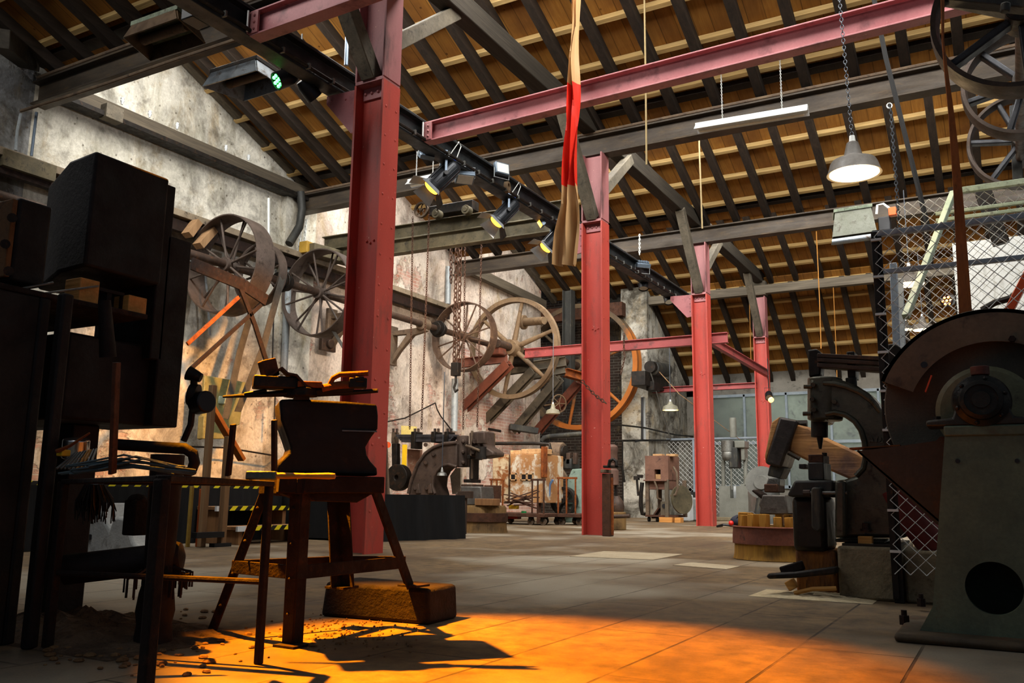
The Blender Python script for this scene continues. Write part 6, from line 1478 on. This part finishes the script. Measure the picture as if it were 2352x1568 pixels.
m.add(vs, [(j * nx + i, j * nx + i + 1, (j + 1) * nx + i + 1, (j + 1) * nx + i) for j in range(ny - 1) for i in range(nx - 1)])
solo(m, 'sawdust', worn('pale_sawdust', '#cdb992', '#e2d2ae', None, 20, rough=.95), 'pale sawdust heaped on the floor by the timber base', 'sawdust', kind='stuff')
solo(MB().tube([k7(640, 1460, Ya - .2), k7(760, 1432, Ya - .2), k7(915, 1428, Ya - .2)], .012, 6), 'wood_strip', PALEX, 'pale curved wood strip in the sawdust', 'strip')
# overhead spring linkage of the power hammer
Ys = 5.1; root = thing('spring_linkage', 'dark leaf spring linkage above the power hammer, left of the cage post', 'spring', at(1950, 840, Y=Ys))
w_ = lambda x, y: at(x, y, Y=Ys)
for (y0, y1) in ((818, 826), (828, 838), (840, 852)): MB().bar(w_(1880, y0), w_(2042, y1), .09, .022).build('leaf', IRONB, root, bev=.003)
MB().prism([w_(1854, 803), w_(1876, 800), w_(1888, 812), w_(1884, 862), w_(1858, 866)], (0, .12, 0)).build('end_block', IRON, root, bev=.01)
MB().lohi(w_(1947, 868), w_(1962, 806) + V((0, .14, 0))).build('spring_clamp', IRON, root, bev=.006); MB().cyl(w_(1955, 868), w_(1957, 905), .03, None, 10).build('hanger', IRON, root)
MB().cyl(w_(2050, 815) + V((0, -.05, 0)), w_(2050, 815) + V((0, .2, 0)), .055, None, 20).build('pivot', IRON, root, bev=.008)
MB().lohi(w_(1878, 905), w_(1885, 868) + V((0, .08, 0))).build('link_rod', IRON, root)
# footings
fb = floorpt(1922, 1378); tz = at(1930, 1255, Y=fb.y).z
solo(MB().lohi((fb.x, fb.y + .08, 0), (-.50, fb.y + 1.0, tz)), 'concrete_footing', STONE, 'rough concrete footing under the power hammer, left of the cage post', 'footing', bev=.015)
solo(MB().lohi((-.47, fb.y + .08, 0), (.55, fb.y + 1.0, tz - .01)), 'concrete_footing', STONE, 'rough concrete footing behind the cage mesh', 'footing', bev=.015)
solo(MB().lohi((fb.x + .02, fb.y + .12, tz), (-.5, fb.y + .8, k7(1000, 1126, Yh).z)), 'timber_packer', DKTIMX, 'dark timber packing between the power hammer and its footing', 'packer')
solo(MB().box(k7(1108, 1125, Yh - .08), (.07, .05, .06)), 'wood_wedge', PALEX, 'small pale wooden wedge on the concrete footing', 'wedge', bev=.004); solo(MB().sph(k7(1148, 1152, Yh - .1), .016, 8, (1.2, 1, .9)), 'paper_scrap', WHITEP, 'crumpled white scrap on the concrete footing', 'scrap')

# ------------------------------------------------------------------ mesh cage
Yc = 4.80; pb = at(2055, 1383, Y=Yc); xp = pb.x; ztop = at(2014, 532, Y=Yc).z
root = thing('cage_fence', 'galvanised chain link cage fence with dark post behind the grinding wheel', 'fence', (xp, Yc, 0))
MB().ell((xp, Yc, 0), (xp, Yc, ztop + .01), .045, .045, .006, (0, 1, 0)).bar((xp + .01, Yc - .004, .02), (xp + .01, Yc - .004, ztop), .03, .012, (0, 1, 0)).build('post', IRON, root, bev=.002)
MB().bar((xp, Yc + .01, ztop - .012), (1.6, Yc + .01, ztop - .012), .035, .03).build('top_rail', BLUEG, root, bev=.003)
zm = at(2080, 640, Y=Yc).z; MB().bar((xp, Yc + .015, at(2200, 605, Y=Yc).z), (1.6, Yc + .015, at(2200, 605, Y=Yc).z), .03, .025).build('middle_rail', BLUEG, root, bev=.003)
m = MB(); chainlink((xp + .01, Yc - .015, .14), (1, 0, 0), (0, 0, 1), 1.6, ztop - .12, .072, .0027, m, n=6); m.build('wire_mesh', GALV, root)
m = MB()
for k in range(9): m.box((xp + .02, Yc - .02, .25 + .2 * k), (.05, .02, .012))
m.build('tie_clip', GALV, root)
Y8 = 8.0; a, c = at(2205, 438, Y=Y8), at(2365, 413, Y=Y8)
root = thing('mesh_screen', 'second mesh panel with pale green frame farther back in the cage', 'fence', (a.x, Y8, 1))
m = MB().bar(a, V((a.x + 1.6, Y8, a.z)), .05, .05); z2 = at(2250, 478, Y=Y8).z; m.bar(V((a.x - .2, Y8, z2)), V((a.x + 1.6, Y8, z2)), .03, .03); m.bar(V((a.x - .2, Y8, z2 - .06)), V((a.x + 1.6, Y8, z2 - .06)), .03, .03)
m.build('frame', PALEG, root, bev=.004)
m = MB(); chainlink((a.x - .5, Y8 + .02, 1.2), (1, 0, 0), (0, 0, 1), 2.2, a.z - 1.2, .085, .003, m, n=4); m.build('wire_mesh', GALV, root)
solo(MB().bar(at(2190, 442, Y=7.6), at(2080, 728, Y=6.4), .045, .045), 'slanting_pole', PALEG, 'pale green pole slanting down inside the cage', 'pole', bev=.004)
solo(MB().bar(at(2052, 605, Y=7.0), at(2060, 800, Y=7.0), .06, .05, (1, 0, 0)), 'grey_post', BLUEG, 'blue grey upright just inside the cage post', 'post', bev=.004)
solo(MB().bar(at(2068, 640, Y=7.6), at(2074, 800, Y=7.6), .04, .04, (1, 0, 0)), 'grey_post', BLUEG, 'second slimmer upright inside the cage', 'post', bev=.004)
solo(MB().bar(at(2368, 615, Y=6.2), at(2312, 725, Y=6.2), .1, .05), 'orange_bar', ORANGEP, 'bright orange sloping bar at the right edge above the grinder', 'bar', bev=.005)
solo(MB().tube([at(2255, 712, Y=6.4), at(2285, 695, Y=6.4), at(2320, 685, Y=6.4), at(2345, 668, Y=6.4)], .022, 8), 'black_hose', IRON, 'black hose curving behind the orange bar', 'hose')
solo(MB().tube([at(2062, 1120, Y=5.0), at(2100, 1190, Y=5.0), at(2175, 1285, Y=5.0)], .085, 14), 'red_duct', worn('dark_red_duct', '#5e1d1a', '#742824', None, 5, rough=.6), 'dark red duct behind the lower cage mesh', 'duct')

# ------------------------------------------------------------------ grinder
k8 = lambda cx, cy, Y: at(1852 + cx / 2.412, 850 + cy / 2.412, Y=Y)
Yg = 3.62
root = thing('bench_grinder', 'huge grey green pedestal grinder in the right foreground', 'grinder', V((k8(1040, 1400, Yg).x, Yg + .2, 0)))
tl, bl = k8(770, 315, Yg), k8(690, 1400, Yg); cx_ = k8(1003, 500, Yg).x
ztp, zbt = tl.z, .02; wt, wb = cx_ - tl.x, cx_ - bl.x + .02
hc = k8(1040, 1208, Yg); hr = .092
def plate_hole(poly, c, r, off, n=64):
    m = MB(); k = len(poly); ang = sorted([2 * PI * i / n for i in range(n)] + [math.atan2(p.z - c.z, p.x - c.x) % (2 * PI) for p in poly]); outp = []
    for a_ in ang:
        d = (math.cos(a_), math.sin(a_)); best = None
        for i in range(k):
            p, q = poly[i], poly[(i + 1) % k]; ex, ez = q.x - p.x, q.z - p.z; den = d[0] * ez - d[1] * ex
            if abs(den) < 1e-9: continue
            t = ((p.x - c.x) * ez - (p.z - c.z) * ex) / den; s_ = ((p.x - c.x) * d[1] - (p.z - c.z) * d[0]) / den
            if t > 0 and -1e-6 <= s_ <= 1 + 1e-6: best = t if best is None else min(best, t)
        outp.append(V((c.x + d[0] * best, c.y, c.z + d[1] * best)))
    inn = [V((c.x + math.cos(a_) * r, c.y, c.z + math.sin(a_) * r)) for a_ in ang]; N = len(ang); off = V(off)
    m.add(outp + inn + [p + off for p in outp] + [p + off for p in inn],
          [f for i in range(N) for f in ((i, (i + 1) % N, N + (i + 1) % N, N + i), (2 * N + i, 3 * N + i, 3 * N + (i + 1) % N, 2 * N + (i + 1) % N), (i, 2 * N + i, 2 * N + (i + 1) % N, (i + 1) % N), (N + i, N + (i + 1) % N, 3 * N + (i + 1) % N, 3 * N + i))])
    return m
poly = [V((cx_ - wt, Yg, ztp)), V((cx_ - wb + .03, Yg, .12)), V((cx_ - wb - .02, Yg, .03)), V((cx_ + wb + .02, Yg, .03)), V((cx_ + wb - .03, Yg, .12)), V((cx_ + wt, Yg, ztp))]
plate_hole(poly, hc, hr, (0, .03, 0)).build('front_casting', CASTG, root, smooth=False)
m = MB(); dp = .389; poly = [p + V((0, .031, 0)) for p in poly]
m.prism([poly[0], poly[1], poly[2], poly[2] + V((.03, 0, 0)), poly[1] + V((.03, 0, 0)), poly[0] + V((.03, 0, 0))], (0, dp, 0)).prism([poly[5], poly[4], poly[3], poly[3] - V((.03, 0, 0)), poly[4] - V((.03, 0, 0)), poly[5] - V((.03, 0, 0))], (0, dp, 0))
m.prism([p + V((0, dp, 0)) for p in poly], (0, .03, 0)); m.lohi((cx_ - wt + .031, Yg + .032, ztp - .04), (cx_ + wt - .031, Yg + dp + .03, ztp - .036)); m.build('side_casting', CASTG, root)
MB().lohi((cx_ - wt - .006, Yg - .008, ztp - .035), (cx_ + wt + .006, Yg + dp, ztp + .004)).build('top_rim', CASTG, root, bev=.006)
fl_ = k8(485, 1478, 3.5)
MB().lohi((fl_.x, 3.50, 0), (cx_ + (cx_ - fl_.x), Yg + dp + .08, .032)).build('base_flange', worn('rusty_flange', '#3f3526', '#594b36', '#5a3520', 6, rough=.75), root, bev=.014)
for (px_, py_) in ((547, 1418), (640, 1312)):
    c = k8(px_, py_, Yg if px_ < 600 else Yg + .45); c = floorpt(1852 + (px_) / 2.412, 850 + (py_ + 20) / 2.412); MB().cyl(V((c.x, c.y, .02)), V((c.x, c.y, .055)), .02, None, 6).cyl(V((c.x, c.y, .05)), V((c.x, c.y, .075)), .011, None, 10).build('anchor_bolt', DARKRUST, root)
for cx8 in (838, 1168): MB().cyl(k8(cx8, 502, Yg - .004), k8(cx8, 502, Yg + .01), .008, None, 12).build('tapped_hole', BLACKP, root)
bc = k8(970, 172, Yg + .02); ax = V((0, -1, 0))
MB().lathe(bc + V((0, .06, 0)), ax, [(.02, 0), (.098, 0), (.1, .06), (.094, .075), (.094, .09), (.074, .1), (.07, .125), (.056, .13), (.056, .118), (.03, .118), (.03, .135), (.004, .135)], 44).build('bearing_cap', worn('dark_bearing', '#1d1c18', '#2d2b25', '#3d382e', 9, rough=.4, metal=.5), root)
for k in range(6): a = k * PI / 3 + .3; MB().sph(bc + V((math.cos(a) * .082, -.035, math.sin(a) * .082)), .009, 8).build('cap_screw', IRON, root)
c1 = ztp
MB().prism([V((bc.x - .19, Yg + .0, c1 + .002)), V((bc.x - .19, Yg + .0, c1 + .026)), V((bc.x - .1, Yg, c1 + .034)), V((bc.x - .08, Yg, bc.z)), V((bc.x + .08, Yg, bc.z)), V((bc.x + .1, Yg, c1 + .034)), V((bc.x + .19, Yg, c1 + .026)), V((bc.x + .19, Yg, c1 + .002))], (0, .14, 0)).build('bearing_block', worn('dark_bearing_block', '#2a2822', '#3a372e', None, 9, rough=.5, metal=.4), root, bev=.008)
m = MB()
for dx in (-.155, .155): m.cyl(V((bc.x + dx, Yg + .06, c1 + .026)), V((bc.x + dx, Yg + .06, c1 + .045)), .016, None, 6)
m.build('block_bolt', IRON, root)
oc = k8(965, 46, Yg + .02); MB().cyl(oc, oc + V((0, 0, .012)), .02, None, 14).cyl(oc + V((0, 0, .012)), oc + V((0, 0, .045)), .031, .032, 16).build('oil_cup', worn('red_cup', '#4a2418', '#5c3122', None, 9), root, bev=.003)
fc_ = at(2266, 945, Y=Yg + .18)
MB().lathe(fc_ + V((0, .04, 0)), ax, [(.02, 0), (.178, 0), (.178, .03), (.16, .045), (.02, .045)], 48).build('wheel_flange', worn('olive_flange', '#58583f', '#6f6c52', '#443c28', 5, rough=.6), root)
wc = at(2282, 938, Y=Yg + .36)
MB().lathe(wc + V((0, .06, 0)), ax, [(.03, 0), (.395, 0), (.4, .01), (.4, .11), (.395, .12), (.03, .12)], 72).build('grinding_wheel', worn('grind_stone', '#4a443a', '#5f574a', None, 3, rough=.9, bump=.4, fine=120), root)
gc = at(2290, 968, Y=Yg + .22)
def arc_plate(c, ro, ri, a0, a1, off, n=40):
    m = MB(); a_ = [a0 + (a1 - a0) * i / n for i in range(n + 1)]; off = V(off)
    o = [V((c.x + ro * math.cos(t), c.y, c.z + ro * math.sin(t))) for t in a_]; i_ = [V((c.x + ri * math.cos(t), c.y, c.z + ri * math.sin(t))) for t in a_]; N = n + 1
    fs = [f for k in range(n) for f in ((k, k + 1, N + k + 1, N + k), (2 * N + k, 3 * N + k, 3 * N + k + 1, 2 * N + k + 1), (k, 2 * N + k, 2 * N + k + 1, k + 1), (N + k, N + k + 1, 3 * N + k + 1, 3 * N + k))]
    fs += [(0, N, 3 * N, 2 * N), (n, 2 * N + n, 3 * N + n, N + n)]
    return m.add(o + i_ + [p + off for p in o] + [p + off for p in i_], fs)
GD = worn('brown_guard', '#584a39', '#6c5b46', '#43362a', 3, rough=.6, metal=.15)
a0, a1 = math.radians(8), math.radians(156)
gd = arc_plate(gc, .445, .315, a0, a1, (0, .012, 0)).build('wheel_guard', GD, root)
arc_plate(gc, .445, .43, a0, a1, (0, .26, 0)).build('guard_band', GD, root)
b_ = k8(0, 0, Yg); p = at(1900 + 872 / 3.92, 660 + 696 / 3.92, Y=gc.y); MB().cyl(p + V((0, -.002, 0)), p + V((0, .008, 0)), .013, None, 14).build('guard_hole', BLACKP, root)
p = at(1900 + 1665 / 3.92, 660 + 465 / 3.92, Y=gc.y); MB().cyl(p, p + V((0, -.02, 0)), .014, .012, 6).build('guard_bolt', DARKRUST, root)
p, q = at(2140, 862, Y=gc.y + .03), at(2126, 900, Y=gc.y + .03); MB().bar(p, q, .02, .006).build('orange_tongue', ORANGEP, root)
# spark chute
Yk = 3.72; root = thing('spark_chute', 'rusty brown triangular sheet chute on the left of the grinder', 'chute', at(2165, 1100, Y=Yk))
CH_ = worn('brown_sheet_chute', '#33281c', '#463627', '#52361f', 4, rough=.75)
pts = [(1968, 1036), (2080, 1022), (2150, 1012), (2158, 1003), (2172, 1002), (2172, 1215), (2150, 1203)]
MB().prism([at(x, y, Y=Yk) for x, y in pts], (0, .008, 0)).build('front_sheet', CH_, root)
MB().prism([at(x, y, Y=Yk + .3) for x, y in ((1990, 1030), (2172, 1005), (2172, 1190))], (0, .008, 0)).build('back_sheet', CH_, root)
a, c = at(1968, 1036, Y=Yk), at(2165, 1206, Y=Yk); MB().prism([a, c, c + V((0, .3, 0)), a + V((0, .3, 0))], (.004, 0, .006)).build('sloping_bottom', CH_, root)
p, q = at(1955, 1031, Y=Yk + .1), at(2070, 1024, Y=Yk + .1); MB().bar(p, q, .1, .006).build('lip', RUST, root)
# leather belt coming down from overhead to the grinder
pairs = [((2160, -5), (2168, -5)), ((2162.5, 95), (2166, 95)), ((2168, 161), (2175.5, 161)), ((2178, 264), (2191, 264)), ((2182.6, 336), (2200, 336)), ((2190, 448), (2211, 450)), ((2196, 580), (2222, 580)), ((2203, 730), (2233, 730))]
solo(MB().strip([(at(*a, Y=4.4), at(*b, Y=4.4 + .01)) for a, b in pairs], .006), 'drive_belt', LEATHER, 'orange brown leather belt hanging down to the grinder', 'belt')
# overhead pulleys at the top right corner
def castwheel(cpx, cpy, Y, rpx, w_, ns, lab, mt, rot=.4):
    c = at(cpx, cpy, Y=Y); r = rpx / FPX * (c - EYEP).dot(FW); root = thing('overhead_pulley', lab, 'pulley', c, 'overhead pulleys at the right')
    MB().lathe(c, (0, 1, 0), [(r - .03, -w_ / 2), (r, -w_ / 2), (r + .006, 0), (r, w_ / 2), (r - .03, w_ / 2), (r - .05, 0)], 64, close=True).build('rim', mt, root, ang=50)
    MB().cyl(c + V((0, -.12, 0)), c + V((0, .12, 0)), .09, None, 24).build('hub', IRON, root, bev=.008)
    for k in range(ns): a = 2 * PI * k / ns + rot; d = V((math.cos(a), 0, math.sin(a))); MB().bar(c + d * .07, c + d * (r - .02), .05, .1, (0, 1, 0)).build('spoke', worn('blue_black_spoke', '#27282b', '#3b3c40', None, 6, rough=.5, metal=.3) if k == 0 else bpy.data.materials['blue_black_spoke'], root, bev=.012)
    return c
PW = worn('brown_black_pulley', '#352a22', '#4a3b30', '#241c17', 5, rough=.6, metal=.2)
c_a = castwheel(2345, 36, 5.9, 186, .2, 6, 'largest overhead pulley cut by the top right corner', PW, .55)
c_b = castwheel(2352, 192, 8.2, 128, .2, 6, 'middle overhead pulley below the largest one', PW, .2); c_c = castwheel(2345, 325, 10.4, 110, .18, 6, 'farthest overhead pulley above the cage panel', PW, .9)
solo(MB().cyl((c_a.x, 4.6, c_a.z), (c_a.x + (c_c.x - c_a.x), 11.2, c_c.z), .045, None, 16), 'line_shaft', IRONB, 'overhead shaft carrying the pulleys at the top right', 'shaft')
solo(MB().bar(at(2185, -8, Y=5.5), at(2360, 10, Y=5.5), .1, .09).cyl(at(2310, 8, Y=5.4), at(2308, 28, Y=5.4), .03, None, 6), 'pulley_hanger', SOOT, 'dark iron hanger bar with a bolt across the largest overhead pulley', 'hanger', bev=.008)
solo(MB().bar(at(2330, 245, Y=10.8), at(2338, 420, Y=10.8), .12, .1, (1, 0, 0)), 'pulley_hanger', SOOT, 'blue grey upright behind the farthest overhead pulley', 'hanger', bev=.008)
solo(MB().bar(at(2258, 440, Y=9.0), at(2300, 560, Y=9.0), .1, .14), 'dark_strut', IRON, 'dark sloping strut above the cage panel', 'strut', bev=.008)
# ------------------------------------------------------------------ light
def area(name, loc, rot, sx, sy, e, col):
    l = bpy.data.lights.new(name, 'AREA'); l.shape = 'RECTANGLE'; l.size = sx; l.size_y = sy; l.energy = e; l.color = col
    o = bpy.data.objects.new(name, l); o.location = loc; o.rotation_euler = rot; COL.objects.link(o); return o
def spot(name, loc, tgt, e, col, ang, blend=.3, size=.05):
    l = bpy.data.lights.new(name, 'SPOT'); l.energy = e; l.color = col; l.spot_size = math.radians(ang); l.spot_blend = blend; l.shadow_soft_size = size
    o = bpy.data.objects.new(name, l); o.location = loc; o.rotation_euler = (V(tgt) - V(loc)).to_track_quat('-Z', 'Y').to_euler(); COL.objects.link(o); return o


# daylight entering through the saw-tooth skylights
for i, e in ((1, 230), (2, 1150), (3, 1450), (4, 1050)):
    ya, yb = VAL[i], VAL[i + 1]; zr = ZV + SL * (yb - ya - RDG)
    xa, xb = (XW + .9, XR) if i > 1 else (XW + .6, -4.0)  # nearest skylight's area light cropped to keep light off the foreground floor
    area('skylight_daylight', ((xa + xb) / 2, ya + RDG * .56, ZV + (zr - ZV) * .58), (math.radians(33), 0, 0), xb - xa, 1.5, e, (1.0, .97, .92))
# amber stage lamp out of view, upper left, lighting the foreground floor
spot('amber_stage_lamp', (-3.2, 2.1, 2.9), (-1.5, 2.47, 0), 5800, (1, .30, .0), 35, .6, .03)
# amber wash of the rail spotlights on the left wall, warm wash further along
spot('rail_spot_amber', (-5.6, 7.4, 3.75), (-10.3, 8.6, 1.3), 2200, (1, .45, .12), 52, .9, .1)
spot('rail_spot_warm', (-5.6, 9.3, 3.75), (-10.3, 14.2, 2.6), 900, (1, .80, .62), 60, .8, .1)
spot('rail_spot_far', (-5.6, 11.4, 3.75), (-9.6, 17.5, 2.4), 900, (1, .78, .58), 60, .8, .1)
w = bpy.data.worlds.new('world'); SC.world = w; w.use_nodes = True
bg = w.node_tree.nodes['Background']; bg.inputs[0].default_value = (.75, .85, 1, 1); bg.inputs[1].default_value = .17
spot('added_wall_fill', (-5.6, 9.4, 4.2), (-10.4, 8.6, 4.9), 160, (.96, .97, 1), 100, .9, .15)  # added fill brightening the gable wall, belongs to no lit fitting
# dim daylight in the room beyond the windows
area('beyond_daylight', (-3, 24.6, 3.8), (0, 0, 0), 8, 1.2, 260, (.95, 1, .95))
SC.view_settings.view_transform = 'Standard'; SC.view_settings.look = 'None'; SC.view_settings.gamma = 1; SC.view_settings.use_curve_mapping = False
SC.view_settings.exposure = 0.0
SC.cycles.use_denoising = True; SC.cycles.max_bounces = 5; SC.cycles.use_adaptive_sampling = True; SC.cycles.adaptive_threshold = 0.04; SC.cycles.sample_clamp_indirect = 6; SC.cycles.caustics_reflective = False; SC.cycles.caustics_refractive = False
